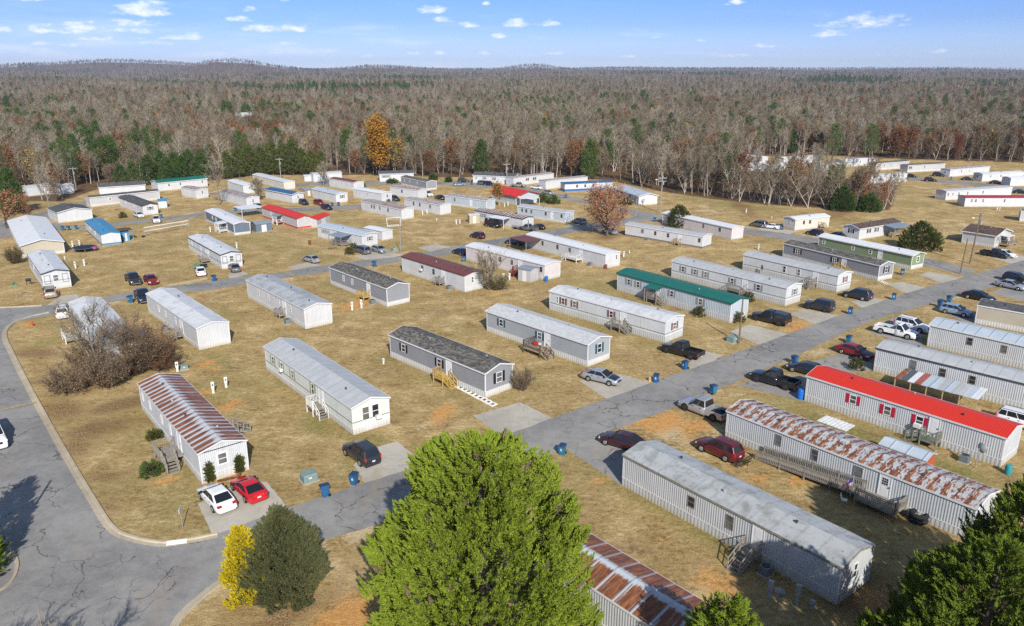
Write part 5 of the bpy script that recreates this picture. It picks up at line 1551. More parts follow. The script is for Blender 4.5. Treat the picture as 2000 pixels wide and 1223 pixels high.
posts = [(417, 768, 'by the orange clay left of the sage shuttered home, lower one'), (442, 757, 'by the orange clay left of the sage shuttered home, upper one'), (688, 606, 'on the clay before the blank ended grey home, left one'), (706, 602, 'on the clay before the blank ended grey home, right one'),
         (148, 524, 'right of the black trimmed gable, lower one'), (165, 519, 'right of the black trimmed gable, upper one'), (142, 482, 'behind the trampoline, left one'), (156, 480, 'behind the trampoline, right one'), (127, 507, 'short, left of the trampoline'),
         (411, 453, 'before the slate blue home'), (463, 485, 'right of the home with outlined end panels'), (825, 420, 'before the weathered grey roof, left one'), (834, 418, 'before the weathered grey roof, right one'), (853, 431, 'small, alone on the middle lawn'),
         (891, 438, 'on the middle lawn by the cream shed, left one'), (898, 437, 'on the middle lawn by the cream shed, right one'), (985, 404, 'before the red pitched home, left one'), (992, 402, 'before the red pitched home, right one'), (983, 548, 'beside the bare bush, left one'), (995, 547, 'beside the bare bush, right one'),
         (1218, 502, 'at the end wall of the white porch home'), (1229, 495, 'short, right of the white porch home'), (1457, 416, 'alone in the middle of the far field'), (1507, 427, 'short, left of the cream home'), (1481, 488, 'on the slope behind the grey roofed homes'),
         (310, 677, 'left of the blank gabled home'), (286, 672, 'among the twigs behind the leafless bushes'), (347, 726, 'at the right end of the leafless bushes'), (749, 711, 'short, left of the mottled shingle home'), (1947, 411, 'before the dark red roof, left one'), (1952, 411, 'before the dark red roof, right one')]
pp = None
for x, y, lab in posts:
    p = G(x, y)
    short = 'short' in lab or 'small' in lab
    lab = 'white meter post ' + lab
    if pp is None:
        pp = build_post(lab)
        pp.location = p
        pp.rotation_euler = (0, 0, R(20))
    else:
        k = sc(p.y)
        clone(pp, p, R(20 + rnd.uniform(-14, 14)), lab, scale=(k * (.7 if short else 1), k * (.7 if short else 1), k * (.55 if short else rnd.uniform(.92, 1.05))))


def cabinet(label, px, py, rz, s=1.0):
    p = G(px, py)
    r = thing('utility_cabinet', label, 'utility cabinet', p, R(rz), 'green utility cabinets')
    MB().hexa([(-.75 * s, -.6 * s, .0), (.75 * s, -.6 * s, .0), (.75 * s, .6 * s, .0), (-.75 * s, .6 * s, .0)], [(-.70 * s, -.55 * s, .72 * s), (.70 * s, -.55 * s, .72 * s), (.70 * s, .55 * s, .80 * s), (-.70 * s, .55 * s, .80 * s)]).obj('casing', PADG, r)
    MB().hexa([(-.74 * s, -.62 * s, .70 * s), (.74 * s, -.62 * s, .70 * s), (.74 * s, .58 * s, .80 * s), (-.74 * s, .58 * s, .80 * s)], [(-.64 * s, -.5 * s, .86 * s), (.64 * s, -.5 * s, .86 * s), (.64 * s, .5 * s, .94 * s), (-.64 * s, .5 * s, .94 * s)]).obj('lid', PADG, r)
    MB().box(-.85 * s, .85 * s, -.7 * s, .7 * s, -.1, .05).obj('base', CONC, r)
    MB().box(-.25 * s, .1 * s, -.625 * s, -.60 * s, .45 * s, .62 * s).obj('notice', PLATE, r)


cabinet('grey green utility cabinet behind the deep blue bin', 604, 938, 35, .9)
cabinet('grey green utility cabinet at the foot of the dark pole', 1431, 667, 40, .95)
cabinet('pale green utility cabinet right of the silver hatchback', 770, 490, 40, .8)
cabinet('small dark green utility cabinet at the end of the bushes', 361, 721, 20, .6)


def pole(label, base, topy, r=.14, mat=None, arms=0, lamp=False, name='utility_pole', cat='utility pole', leanx=0.0, group='poles in the neighbourhood'):
    p = G(*base)
    lo, hi = 0, 40
    for _ in range(40):
        mid = (lo + hi) / 2
        if PX((p.x, p.y, mid))[1] > topy:
            lo = mid
        else:
            hi = mid
    h = lo
    t = thing(name, label, cat, p, 0, group)
    mat = mat or POLEW
    MB().tube((0, 0, -.3), (leanx, 0, h), r, r * .68, n=10).obj('pole', mat, t)
    if arms:
        a = MB()
        for i in range(arms):
            z = h - .4 - i * .8
            a.beam((leanx * z / h - 1.1, -.1, z), (leanx * z / h + 1.1, .1, z), .10, .12)
        a.obj('crossarm', mat, t)
        for i in (-1, -.5, .5, 1):
            MB().tube((leanx + i, i * .09, h - .35), (leanx + i, i * .09, h - .14), .06, .04, n=8).obj('insulator', plain('insulator_ceramic', (.5, .5, .5), .3), t)
        MB().tube((leanx + .25, -.16, h - 2.1), (leanx + .25, -.16, h - 1.3), .2, n=10).obj('transformer', POLEG, t)
    if lamp:
        MB().beam((leanx * .9, 0, h * .9), (leanx * .9 - 1.5, -.6, h * .93), .06, .06).obj('lamp_arm', POLEG, t)
        MB().hexa([(leanx * .9 - 2.0, -.9, h * .92), (leanx * .9 - 1.4, -.7, h * .92), (leanx * .9 - 1.4, -.45, h * .92), (leanx * .9 - 2.0, -.65, h * .92)], [(leanx * .9 - 1.9, -.85, h * .92 + .15), (leanx * .9 - 1.4, -.65, h * .92 + .15), (leanx * .9 - 1.4, -.5, h * .92 + .15), (leanx * .9 - 1.9, -.7, h * .92 + .15)]).obj('lamp_head', PEDW, t)
    return t


pole('plain dark wooden pole by the grey green cabinet on the main street', (1443, 671), 584, .13)
pole('tall wooden utility pole with crossarm before the wide grey green home', (1894, 515), 417, .15, arms=1, lamp=True, leanx=.35)
pole('shorter dark wooden pole at the right street corner', (1875, 535), 466, .12, leanx=.25)
pole('tall pale utility pole with crossarm and street lamp at the field', (1290, 417), 345, .15, POLEG, arms=2, lamp=True)
pole('thin grey pole before the wide pale roofed home', (1242, 424), 374, .07, POLEG)
pole('utility pole with crossarm behind the red pitched roof', (990, 361), 319, .15, POLEG, arms=1)
pole('pale utility pole beside the long cream home', (549, 352), 309, .16, POLEG, arms=1)
pole('short pole at the end of the long cream home', (496, 340), 324, .12, POLEG)
pole('thin pole standing on the lawn right of the silver hatchback', (783, 493), 428, .08, POLEG)
pole('pale pole among the trees at the left wood edge', (149, 372), 327, .17, POLEG, arms=1)
pole('low lamp post on the far field before the bare trees', (1523, 408), 391, .06, POLEG, lamp=False, name='lamp_post', cat='lamp post')


def street_sign(label, base, h, green=True):
    t = thing('street_sign', label, 'street sign', G(*base), R(10))
    MB().tube((0, 0, -.2), (0, 0, h), .035, n=8).obj('post', POLEG, t)
    m = plain('sign_green', (.02, .22, .10), .5) if green else plain('sign_white', (.6, .6, .6), .5)
    s = MB().box(-.02, .02, -.36, .36, h - .45, h - .08) if not green else MB().box(-.45, .45, -.015, .015, h - .05, h + .15).box(-.015, .015, -.45, .45, h + .16, h + .36)
    s.obj('sign_plate', m, t)


street_sign('green street name sign at the left grass corner', (33, 583), 2.3)
street_sign('white sign seen edge on at the kerb corner by the white sedan', (357, 1031), 1.95, False)


# ------------------------------------------------------------------ sheds, awnings, carports
def shed(label, A, B, W, h, wall, roof, rise=.35, sk=0.06, name='garden_shed', cat='shed', axis='x', doorx=None, ext=0.0, sidewall=True, oh=.12):
    st = Site(A, B, W, ext)
    t = thing(name, label, cat, st.a, st.rz)
    k, L, Wd = st.k, st.L, st.W
    h, rise = h * k, rise * k
    prof = [(0, -.1), (Wd, -.1), (Wd, h), (Wd / 2, h + rise), (0, h)]
    r = MB()
    w = MB().prism(prof, 0, L)
    w.obj('wall', S[wall] if wall in S else wall, t)
    top = [(-oh, h - oh * rise / (Wd / 2) + .02), (Wd / 2, h + rise + .03), (Wd + oh, h - oh * rise / (Wd / 2) + .02)]
    r.prism(top[::-1] + [(y, z - .08) for y, z in top], -oh, L + oh)
    r.obj('roof', RF[roof], t)
    d = MB().box(L * .35, L * .65, -.03, -.004, .05, h * .85)
    d.obj('door', TRIM, t)
    return st


shed('small grey shed with darker roof before the pinkish home', (1012, 548), (1036, 552.5), 2.6, 2.35, 'grey2', 'slate', .25)
shed('slate blue shed with grey metal roof beside the slate blue home', (501, 455), (532, 451), 3.6, 2.3, 'slate', 'slate', .5)
shed('small sky blue shed behind the sky blue roofed home', (241, 472), (254, 470), 3.2, 2.4, plain('blue_shed_wall', (.10, .30, .48), .6), 'blue', .4)
shed('white shed with bright red roof behind the red skirted home', (620, 445), (645, 434), 3.4, 2.3, 'grey2', 'red', .5)
shed('cream shed before the orange striped home', (917, 437), (937, 436), 2.6, 2.4, plain('tan_shed_wall', (.42, .36, .24), .8), 'worn', .2)
shed('white lean shed behind the plant covered porch home', (712, 462), (747, 470), 3.4, 2.4, 'white', 'white', .25)
shed('small tan open shelter with green grey roof by the back street', (596, 384), (612, 382), 4.0, 2.2, plain('tan_shelter_wall', (.33, .26, .17), .85), 'slate', .5)
shed('little white shed with sky blue roof beside the charcoal roofed home', (310, 407), (327, 406), 4.0, 2.3, 'white', 'blue', .4)
shed('small white shed at the wood edge beside the grey roofed home', (595, 355), (612, 354), 3.2, 2.2, 'white', 'worn', .3)
p_ = H['red']
shed('low shed with grey ribbed roof and brick red end in the red roofed yard', (1714, 896), (1803, 930), 2.1, 1.6, 'brick', 'seam', .35)


def awning(label, site, x0, x1, out, z, mat, mat_post=None, drop=.2, name='awning', cat='awning', back=0.05, sheets=None, posts=2):
    t = thing(name, label, cat, site.w((x0 + x1) / 2, 0), site.rz)
    w = (x1 - x0) / 2
    n = len(sheets) if sheets else 1
    r = MB()
    for i in range(n):
        xa, xb = -w + 2 * w * i / n, -w + 2 * w * (i + 1) / n
        dz = (i % 2) * .025
        r.hexa([(xa, -out, z - drop - .06 + dz), (xb, -out, z - drop - .06 + dz), (xb, -back, z - .06 + dz), (xa, -back, z - .06 + dz)], [(xa, -out, z - drop + dz), (xb, -out, z - drop + dz), (xb, -back, z + dz), (xa, -back, z + dz)], sheets[i] if sheets else 0)
    r.obj('roof', mat, t)
    for i in range(posts):
        x = -w + .1 + (2 * w - .2) * i / (posts - 1)
        MB().box(x - .05, x + .05, -out + .04, -out + .14, -.1, z - drop - .06).obj('post', mat_post or WOODG, t)
    return t


s = H['greenroof']
awning('small green porch roof on timber posts at the green roofed home', s, s.dx[0] - 1.3, s.dx[0] + 1.3, 1.9, 2.95, [RF['green']], drop=.35)
s = H['whiteporch']
awning('flat rust brown carport roof between two white roofed homes', s, -.5, 5.0, 4.2, 2.6, [RF['maroon']], POLEG, name='carport', cat='carport', drop=.1)
s = H['slate']
awning('white porch roof with railing at the slate blue home', s, s.dx[0] - 2.2, s.dx[0] + .8, 2.2, 2.3, [RF['white']], TRIM, drop=.2)
deck('white railed porch floor of the slate blue home', s, s.dx[0] - .7, 3.0, 2.2, .6, WOODW, stair='left')
s = H['redskirt']
awning('grey porch roof with white posts at the red skirted home', s, s.dx[0] - 1.4, s.dx[0] + 1.2, 1.8, 2.4, [RF['slate']], TRIM, drop=.25)
deck('red and white railed porch at the red skirted home', s, s.dx[0], 2.6, 1.8, .6, WOODW, WOODR, stair='left')
s = H['plantporch']
xx = s.xat(676, 1.5)
awning('grey porch roof over dark screens at the plant covered home', s, xx - 2.2, xx + 2.2, 3.0, 2.45, [RF['slate']], WOODG, drop=.3, posts=3)
deck('grey boarded porch under the plant covered roof', s, xx, 4.2, 2.8, .55, stair='left')
s = Site((458, 421), (500, 416), 3)
awning('flat white carport roof behind the slate blue home', s, 0, s.L, 5.0, 2.3, [RF['white']], TRIM, name='carport', cat='carport', drop=.1)
s = Site((943, 436), (1021, 449), 4)
awning('white flat awning over clutter at the orange striped home', s, 4.0, 9.0, 2.6, 2.5, [RF['white']], TRIM, drop=.15)
s = H['brownshing']
awning('slate blue awning over stacked clutter at the brown shingle home', s, s.L * .55, s.L * .98, 3.0, 2.6, [RF['slate']], WOODG, drop=.3)
deck('cluttered wooden deck under the slate blue awning', s, s.L * .78, 4.6, 2.8, .8, WOODT, stair='left')
s = H['blueroof']
s2 = Site((218, 470), (250, 466), 3)
awning('brown flat awning between the sky blue roof and its shed', s2, -1.0, s2.L + .5, 3.0, 2.5, [RF['shb']], plain('blue_shed_wall', (.1, .3, .48)), drop=.1)
s = H['seamgrey']
MS = [RF['rustl'], plain('charcoal_sheet', (.09, .10, .12), .5), RF['white'], plain('faded_red_sheet', (.32, .10, .075), .6, var=.3), RF['seam'], RF['alu'], RF['rustb']]
awning('patchwork lean-to roof of odd metal sheets behind the red roofed home', s, s.xat(1768, 1.5, -1.6), s.xat(1928, 1.4, -1.6), 5.0, 2.0, MS, WOODT, drop=.25, back=1.7, name='lean_to', cat='lean-to', sheets=[0, 1, 2, 3, 4, 4, 5, 4, 5, 5, 4, 2], posts=6)
s = H['doublegrey']
a_, b_ = s.w(s.L, 1.6), s.w(s.L, 6.2)
s3 = Site(PX(a_), PX(b_), 4)
awning('pale front porch roof on the wide grey green home', s3, 1.0, 4.2, 1.6, 2.3, [RF['white']], TRIM, drop=.1)
deck('white railed front deck of the wide grey green home', s3, 2.6, 4.5, 2.2, .7, WOODG, WOODT, stair='right')
s = Site((1052, 392), (1053, 400), 3)
awning('white porch roof on thin posts at the red pitched home', Site((1012, 401), (1052, 399), 4), -.5, 5.2, 3.2, 2.5, [RF['white']], TRIM, drop=.2)

# ------------------------------------------------------------------ loose things
t = thing('trampoline', 'round black trampoline with pink edge in the left field', 'trampoline', G(166, 490))
k = .95
MB().tube((0, 0, .78), (0, 0, .81), 2.1 * k, n=28).obj('jump_mat', TRIMB, t)
rg = MB()
for i in range(28):
    a0, a1 = 2 * math.pi * i / 28, 2 * math.pi * (i + 1) / 28
    rg.beam((2.2 * math.cos(a0), 2.2 * math.sin(a0), .80), (2.2 * math.cos(a1), 2.2 * math.sin(a1), .80), .3, .05, up=(0, 0, 1))
rg.obj('rim_pad', plain('trampoline_pad', (.05, .10, .16), .6), t)
MB().box(1.75, 2.6, -.7, .2, .55, .86).obj('pink_cover', plain('pink_fabric', (.45, .09, .30), .8), t)
for i in range(6):
    a0 = 2 * math.pi * i / 6
    MB().tube((2.1 * math.cos(a0), 2.1 * math.sin(a0), -.05), (2.1 * math.cos(a0), 2.1 * math.sin(a0), .8), .04, n=6).obj('leg', POLEG, t)

A_, B_ = G(283, 463), G(369.6, 447)
t = thing('volleyball_net', 'white topped volleyball net strung across the left field', 'volleyball net', A_)
d = B_ - A_
MB().tube((0, 0, -.1), (0, 0, 2.2), .06, n=8).obj('post', POLEG, t)
MB().tube((d.x, d.y, -.1), (d.x, d.y, 2.1), .06, n=8).obj('post', POLEG, t)
n_ = MB().beam((0, 0, 2.1), (d.x, d.y, 2.0), .04, .17).beam((0, 0, 1.25), (d.x, d.y, 1.2), .04, .13)
for i in range(30):
    q = d * (i / 29)
    n_.beam((q.x, q.y, 1.25), (q.x, q.y, 2.05), .012, .012, up=(1, 0, 0))
n_.obj('net', TRIM, t)
MB().tube((-.2, -.3, 0), (-.2, -.3, .35), .35, n=12).obj('post_tyre', TYRE, t)

A_, B_ = G(757, 443), G(783, 441)
t = thing('soccer_goal', 'white tube goal frame on the lawn below the rusty roof', 'soccer goal', A_)
d = B_ - A_
g = MB()
w_ = TRIM
hgt = 2.0
g.tube((0, 0, 0), (-.2, .1, hgt), .07, n=8).tube((d.x, d.y, 0), (d.x, d.y, hgt), .07, n=8).tube((-.2, .1, hgt), (d.x, d.y, hgt), .07, n=8)
g.tube((0, 0, 0.05), (d.x, d.y, 0.05), .06, n=8)
bk = Vector((-d.y, d.x, 0)).normalized() * 1.3
g.tube((-.2, .1, hgt), tuple(bk), .05, n=8).tube((d.x, d.y, hgt), (d.x + bk.x, d.y + bk.y, 0), .05, n=8).tube(tuple(bk + Vector((0, 0, .05))), (d.x + bk.x, d.y + bk.y, .05), .05, n=8)
g.obj('frame', w_, t)

t = thing('picnic_table', 'weathered picnic table beside the plant covered porch', 'picnic table', G(650, 486), R(15))
tp = MB()
for i in range(5):
    tp.box(-.95, .95, -.38 + i * .155, -.24 + i * .155, .72, .76)
tp.obj('table_top', WOODG, t)
for sy in (-1, 1):
    MB().box(-.95, .95, sy * .75 - .13, sy * .75 + .13, .42, .46).obj('bench', WOODG, t)
for sx in (-1, 1):
    MB().beam((sx * .6, -.7, 0), (sx * .6, -.15, .72), .09, .05).beam((sx * .6, .7, 0), (sx * .6, .15, .72), .09, .05).beam((sx * .6, -.8, .40), (sx * .6, .8, .40), .09, .05).obj('leg_frame', WOODG, t)


def drum(label, px, py, mat, k=1.0, name='plastic_barrel', cat='barrel'):
    t = thing(name, label, cat, G(px, py))
    b = MB()
    pr = [(.26, 0), (.29, .06), (.30, .3), (.31, .34), (.30, .38), (.31, .62), (.30, .66), (.29, .86), (.24, .92)]
    nn = 16
    for r_, z in pr:
        b.v += [(k * r_ * math.cos(2 * math.pi * i / nn), k * r_ * math.sin(2 * math.pi * i / nn), k * z) for i in range(nn)]
    for j in range(len(pr) - 1):
        for i in range(nn):
            b.f.append((j * nn + i, j * nn + (i + 1) % nn, (j + 1) * nn + (i + 1) % nn, (j + 1) * nn + i))
            b.m.append(0)
    b.f.append(tuple((len(pr) - 1) * nn + i for i in range(nn)))
    b.m.append(0)
    b.obj('drum_body', mat, t)
    MB().tube((0, 0, .92 * k), (0, 0, .94 * k), .2 * k, n=14).obj('lid', mat, t)


BLUEP = plain('bright_blue_plastic', (.015, .14, .50), .4, var=.06)
drum('bright blue barrel at the corner of the red roofed home', 1563, 779, BLUEP, 1.25)
drum('blue barrel at the corner of the pinkish home', 1067, 550, BLUEP, 1.05)
drum('rusty burn barrel standing on the left lawn', 605, 478, plain('rust_metal', (.16, .06, .03), .9, var=.4), 1.0, 'burn_barrel')
drum('rust red drum at the skirting of the white porch home', 1183, 525, plain('rust_red_drum', (.20, .06, .035), .8, var=.3), .9)
drum('teal drum lying low beyond the red roofed home', 1968, 926, plain('teal_plastic', (.03, .25, .28), .5), 1.0)

# toys and bags on the brown deck
s = H['paleroof']
dx = s.dx[0] - .7
for (ox, oy, dims, col, lab, nm, cat) in ((-.5, -.9, (.5, .35, .5), (.55, .02, .02), 'red plastic tub among the clutter on the brown deck', 'plastic_tub', 'tub'), (-.05, -.6, (.3, .3, .4), (.6, .6, .62), 'white bucket beside the red tub on the brown deck', 'bucket', 'bucket'), (-1.0, -.6, (.4, .35, .45), (.10, .09, .10), 'dark box at the railing end of the brown deck', 'storage_box', 'box')):
    t = thing(nm, lab, cat, s.w(dx + ox, oy, .85), s.rz + R(20))
    a, b, c = dims
    MB().hexa([(-a * .42, -b * .42, 0), (a * .42, -b * .42, 0), (a * .42, b * .42, 0), (-a * .42, b * .42, 0)], [(-a * .5, -b * .5, c), (a * .5, -b * .5, c), (a * .5, b * .5, c), (-a * .5, b * .5, c)]).obj('tub_body', plain('tub_%d' % (ox * 100), col, .5), t)
    MB().box(-a * .54, a * .54, -b * .54, b * .54, c, c + .05).obj('lid', plain('tub_%d' % (ox * 100), col, .5), t)

# flag on the ramp post
s = H['ramp']
fx = s.xat(1663, 1.5, -2.1)
t = thing('flag', 'red and white striped flag on a slanting staff at the ramp landing', 'flag', s.w(fx, -2.15, .8), s.rz)
MB().tube((0, 0, 0), (.25, -.35, 2.1), .02, n=8).obj('staff', TRIM, t)
fl = MB()
nu, nv = 14, 13
for i in range(nu + 1):
    for j in range(nv + 1):
        a, b = i / nu, j / nv
        top = Vector((.25, -.35, 2.05)).lerp(Vector((.10, -.14, .95)), b)
        q = top + Vector((-.75 * a, -.13 * a + .07 * math.sin(a * 9 + b * 3), -.95 * a * (1 - .3 * b)))
        fl.v.append(tuple(q))
for i in range(nu):
    for j in range(nv):
        fl.f.append((i * (nv + 1) + j, (i + 1) * (nv + 1) + j, (i + 1) * (nv + 1) + j + 1, i * (nv + 1) + j + 1))
        fl.m.append(2 if (i < 6 and j < 7) else (0 if j % 2 == 0 else 1))
fo_ = fl.obj('cloth', [plain('flag_red', (.48, .02, .04), .8), plain('flag_white', (.70, .70, .70), .8), plain('flag_blue', (.02, .04, .20), .8)], t)
sm_ = MB()
for a in range(5):
    for b in range(6):
        i, j = .5 + a * 1.15, .6 + b * 1.08
        base = Vector(fl.v[int(i) * (nv + 1) + int(j)])
        c0 = base + Vector((-.02, -.012, -.02))
        sm_.add([c0 + Vector((-.018, 0, 0)), c0 + Vector((0, -.004, .02)), c0 + Vector((.018, 0, 0)), c0 + Vector((0, .002, -.02))], [(0, 1, 2, 3)])
sm_.obj('stars', plain('flag_white', (.7, .7, .7)), fo_)

# folding chair, tyre, cargo carrier, loose sheets, dishes
t = thing('folding_chair', 'white folding chair on the grass below the flag', 'chair', G(1648, 985), R(60))
MB().box(-.24, .24, -.22, .22, .42, .46).obj('seat', TRIM, t)
MB().hexa([(-.24, .20, .46), (.24, .20, .46), (.24, .24, .46), (-.24, .24, .46)], [(-.24, .34, .92), (.24, .34, .92), (.24, .37, .92), (-.24, .37, .92)]).obj('backrest', TRIM, t)
for sx in (-1, 1):
    MB().beam((sx * .22, -.24, 0), (sx * .22, .2, .46), .03, .03).obj('leg', POLEG, t)
    MB().beam((sx * .22, .26, 0), (sx * .22, -.18, .46), .03, .03).obj('leg', POLEG, t)
for lab, px, py, tilt, sc_ in (('pile of large black tyres against the silver skirting by the cedar', 1793, 1018, 0, 1.7),):
    t = thing('tyre_pile', lab, 'tyre pile', G(px, py))
    for q in range(2):
        b = MB()
        nn, mm = 24, 10
        for i in range(nn):
            for j in range(mm):
                a, c = 2 * math.pi * i / nn, 2 * math.pi * j / mm
                rr = .33 + .12 * math.cos(c)
                b.v.append((sc_ * rr * math.cos(a), sc_ * rr * math.sin(a), sc_ * (.12 + .12 * math.sin(c)) + q * .26 * sc_))
                b.f.append((i * mm + j, (i + 1) % nn * mm + j, (i + 1) % nn * mm + (j + 1) % mm, i * mm + (j + 1) % mm))
                b.m.append(0)
        b.obj('tyre', TYRE, t, smooth=True)
t = thing('cargo_carrier', 'black mesh cargo carrier folded behind the maroon crossover', 'cargo carrier', G(1447, 911), math.atan2(G(1438, 902).y - G(1370, 873).y, G(1438, 902).x - G(1370, 873).x))
c = MB()
for i in range(7):
    c.beam((-.35 + i * .13, -.7, .42), (-.35 + i * .13, .7, .42), .03, .03)
c.beam((-.4, -.7, .42), (.5, -.7, .42), .05, .05).beam((-.4, .7, .42), (.5, .7, .42), .05, .05)
c.obj('platform', TRIMB, t)
c = MB()
for i in range(9):
    c.beam((.5, -.7 + i * .175, .42), (.72, -.7 + i * .175, 1.35), .03, .03)
c.beam((.72, -.7, 1.35), (.72, .7, 1.35), .05, .05).beam((.61, -.7, .9), (.61, .7, .9), .04, .04)
c.obj('loading_ramp', TRIMB, t)
MB().beam((-.9, 0, .38), (-.3, 0, .40), .07, .07).beam((-.2, -.5, 0), (-.2, -.5, .4), .05, .05).beam((.4, .5, 0), (.4, .5, .4), .05, .05).obj('hitch_bar', TRIMB, t)


def flat_sheet(label, pts, mat, z=.05, holes=0, name='metal_sheet', cat='sheet'):
    P = [G(*p) for p in pts]
    o = MB()
    n = 16
    for i in range(n):
        a0, a1 = i / n, (i + 1) / n
        p, q, r_, s_ = P[0].lerp(P[1], a0), P[0].lerp(P[1], a1), P[3].lerp(P[2], a1), P[3].lerp(P[2], a0)
        dz = .03 * (i % 2)
        o.hexa([(v.x, v.y, .0) for v in (p, q, r_, s_)], [(p.x, p.y, z + dz), (q.x, q.y, z + dz), (r_.x, r_.y, z + dz), (s_.x, s_.y, z + dz)])
    ob = o.obj(name, mat)
    tag(ob, label, cat)
    if holes:
        h = MB()
        for i in range(holes):
            a = (i + .5) / holes
            c1 = P[0].lerp(P[1], a)
            c2 = P[3].lerp(P[2], a)
            m_ = c1.lerp(c2, .5)
            u = (P[1] - P[0]).normalized() * .16
            v = (c2 - c1).normalized() * .20
            h.add([(m_ + s1 * u + s2 * v + Vector((0, 0, z + .038))) for s1, s2 in ((-1, -1), (1, -1), (1, 1), (-1, 1))], [(0, 1, 2, 3)])
        h.obj('slot', plain('dark_gap', (.10, .08, .06), .9), ob)


flat_sheet('pale corrugated sheets lying on the grass behind the blotched rusty roof', [(1595, 822), (1652, 843), (1670, 832), (1614, 812)], RF['white'])
flat_sheet('white slotted path running from the yellow steps to the drive', [(884, 754), (961, 795), (972, 790), (895, 750)], WHT, .04, 10, 'garden_path', 'garden path')
flat_sheet('white slotted path beside the long grey sided home', [(1716, 550), (1731, 556), (1735, 554), (1722, 548)], WHT, .04, 4, 'garden_path', 'garden path')


def dish(label, site, x, y, z, r=.38, az=-60, polez=0.0, big=False):
    t = thing('satellite_dish', label, 'satellite dish', site.w(x, y, polez), site.rz + R(az))
    b = MB()
    nn, mm = 16, 4
    for j in range(mm + 1):
        q = j / mm
        for i in range(nn):
            a = 2 * math.pi * i / nn
            b.v.append((r * q * math.cos(a), -.25 * r - .35 * r * q * q + .15, z - polez + r * q * math.sin(a)))
    for j in range(mm):
        for i in range(nn):
            b.f.append((j * nn + i, j * nn + (i + 1) % nn, (j + 1) * nn + (i + 1) % nn, (j + 1) * nn + i))
            b.m.append(0)
    b.obj('reflector', plain('dish_grey', (.34, .35, .35), .5), t, smooth=True)
    MB().tube((0, -.1, z - polez - r * .7), (0, -r * 1.6, z - polez), .02, n=6).obj('feed_arm', POLEG, t)
    MB().tube((0, .12, -.05), (0, .12, z - polez), .05, n=8).obj('mast', POLEG, t)


dish('grey satellite dish on a mast in the red roofed yard', H['red'], H['red'].xat(1914, 1.6, -1.6), -1.7, 2.0, .5, 150)
dish('black satellite dish beside the small green porch', H['greenroof'], H['greenroof'].dx[0] - 1.9, -.9, 1.7, .55, -20)
dish('blue grey satellite dish at the home with the rust coloured end window', H['orangewin'], H['orangewin'].xat(1491, 1.9, -.5), -.6, 1.5, .5, -30)
dish('small satellite dish at the wide pale roofed home', Site((1247, 401), (1288, 399), 4), 1.2, -.5, 1.4, .4, 0)
dish('round satellite dish on a post among the meter posts bottom right', H['bottom'], H['bottom'].xat(1522, .5, -3.5), -3.6, 1.35, .38, 190)

s = H['bottom']
for i, (ox, oy, lab) in enumerate(((-2.0, -3.2, 'grey meter post beside the round dish bottom right'), (0.4, -2.1, 'grey meter post with bent conduit below the lichen stained home'), (1.9, -1.7, 'short grey riser nearest the lichen stained wall'))):
    q = s.w(s.xat(1545, .5, -2.5) + ox * .6, oy)
    gp_ = clone(pp, q, s.rz + R(200), lab, 'grey meter posts in the bottom right yard', scale=(1, 1, 1.15 if i < 2 else .5))
    repaint(gp_, {'meter_post_white': plain('meter_post_grey', (.36, .38, .38), .6)})
ac = ac_unit('air conditioner with white frame stand right of the front right steps', s, s.xat(1497, .3, -.8), .9)
ac2 = ac_unit('pale air conditioner below the dish in the red roofed yard', H['red'], H['red'].xat(1886, .5, -1.3), 1.4)
# window air conditioners
for key, px, lab in (('red', 1794, 0),):
    s = H[key]
    x = s.xat(px, 1.7)
    MB().box(x - .33, x + .33, -.42, -.05, 1.32, 1.72).obj('window_air_conditioner', TRIM, s.root)
for key, px in (('sage', 551), ('brownroof', 824)):
    s = H[key]
    x = s.xat(px, 1.6)
    MB().box(x - .3, x + .3, -.38, -.05, 1.45, 1.8).obj('window_air_conditioner', TRIM, s.root)
s = H['sage']
MB().box(s.L + .05, s.L + .42, s.W * .60, s.W * .60 + .6, 1.12, 1.5).obj('window_air_conditioner', TRIM, s.root)

t = thing('plastic_pool', 'blue plastic pool tipped up by the home behind the leafless bushes', 'paddling pool', G(275, 662), R(30))
MB().tube((0, 0, .7), (.25, -.45, .78), .75, .62, n=20).obj('pool_shell', BLUEP, t)
t = thing('barbecue_grill', 'black barbecue grill on the grass left of the black trimmed gable', 'barbecue grill', G(57, 556), R(25))
MB().tube((-.4, 0, .85), (.4, 0, .85), .27, n=14).obj('cooking_drum', TRIMB, t)
for sx in (-1, 1):
    MB().beam((sx * .35, -.25, 0), (sx * .35, 0, .7), .05, .05).obj('leg', TRIMB, t)
    MB().beam((sx * .35, .25, 0), (sx * .35, 0, .7), .05, .05).obj('leg', TRIMB, t)
MB().box(.45, .85, -.25, .25, .8, .84).obj('side_shelf', WOODG, t)
flat_sheet('green plastic sheet lying by the cluttered wooden landing', [(376, 519), (385, 522), (389, 518), (380, 515)], plain('green_tarp', (.10, .32, .18), .6), .06, name='tarpaulin', cat='tarpaulin')
t = thing('garden_cart', 'dark handcart left by the cluttered wooden landing', 'cart', G(398, 524), R(40))
MB().hexa([(-.5, -.3, .35), (.5, -.3, .35), (.5, .3, .35), (-.5, .3, .35)], [(-.65, -.4, .75), (.65, -.4, .75), (.65, .4, .75), (-.65, .4, .75)]).obj('tray', TRIMB, t)
for sy in (-1, 1):
    MB().tube((-.35, sy * .34, .24), (-.35, sy * .42, .24), .24, n=12).obj('wheel', TYRE, t)
MB().beam((.6, 0, .6), (1.2, 0, .9), .05, .05).beam((.5, 0, 0), (.5, 0, .4), .05, .05).obj('handle', POLEG, t)
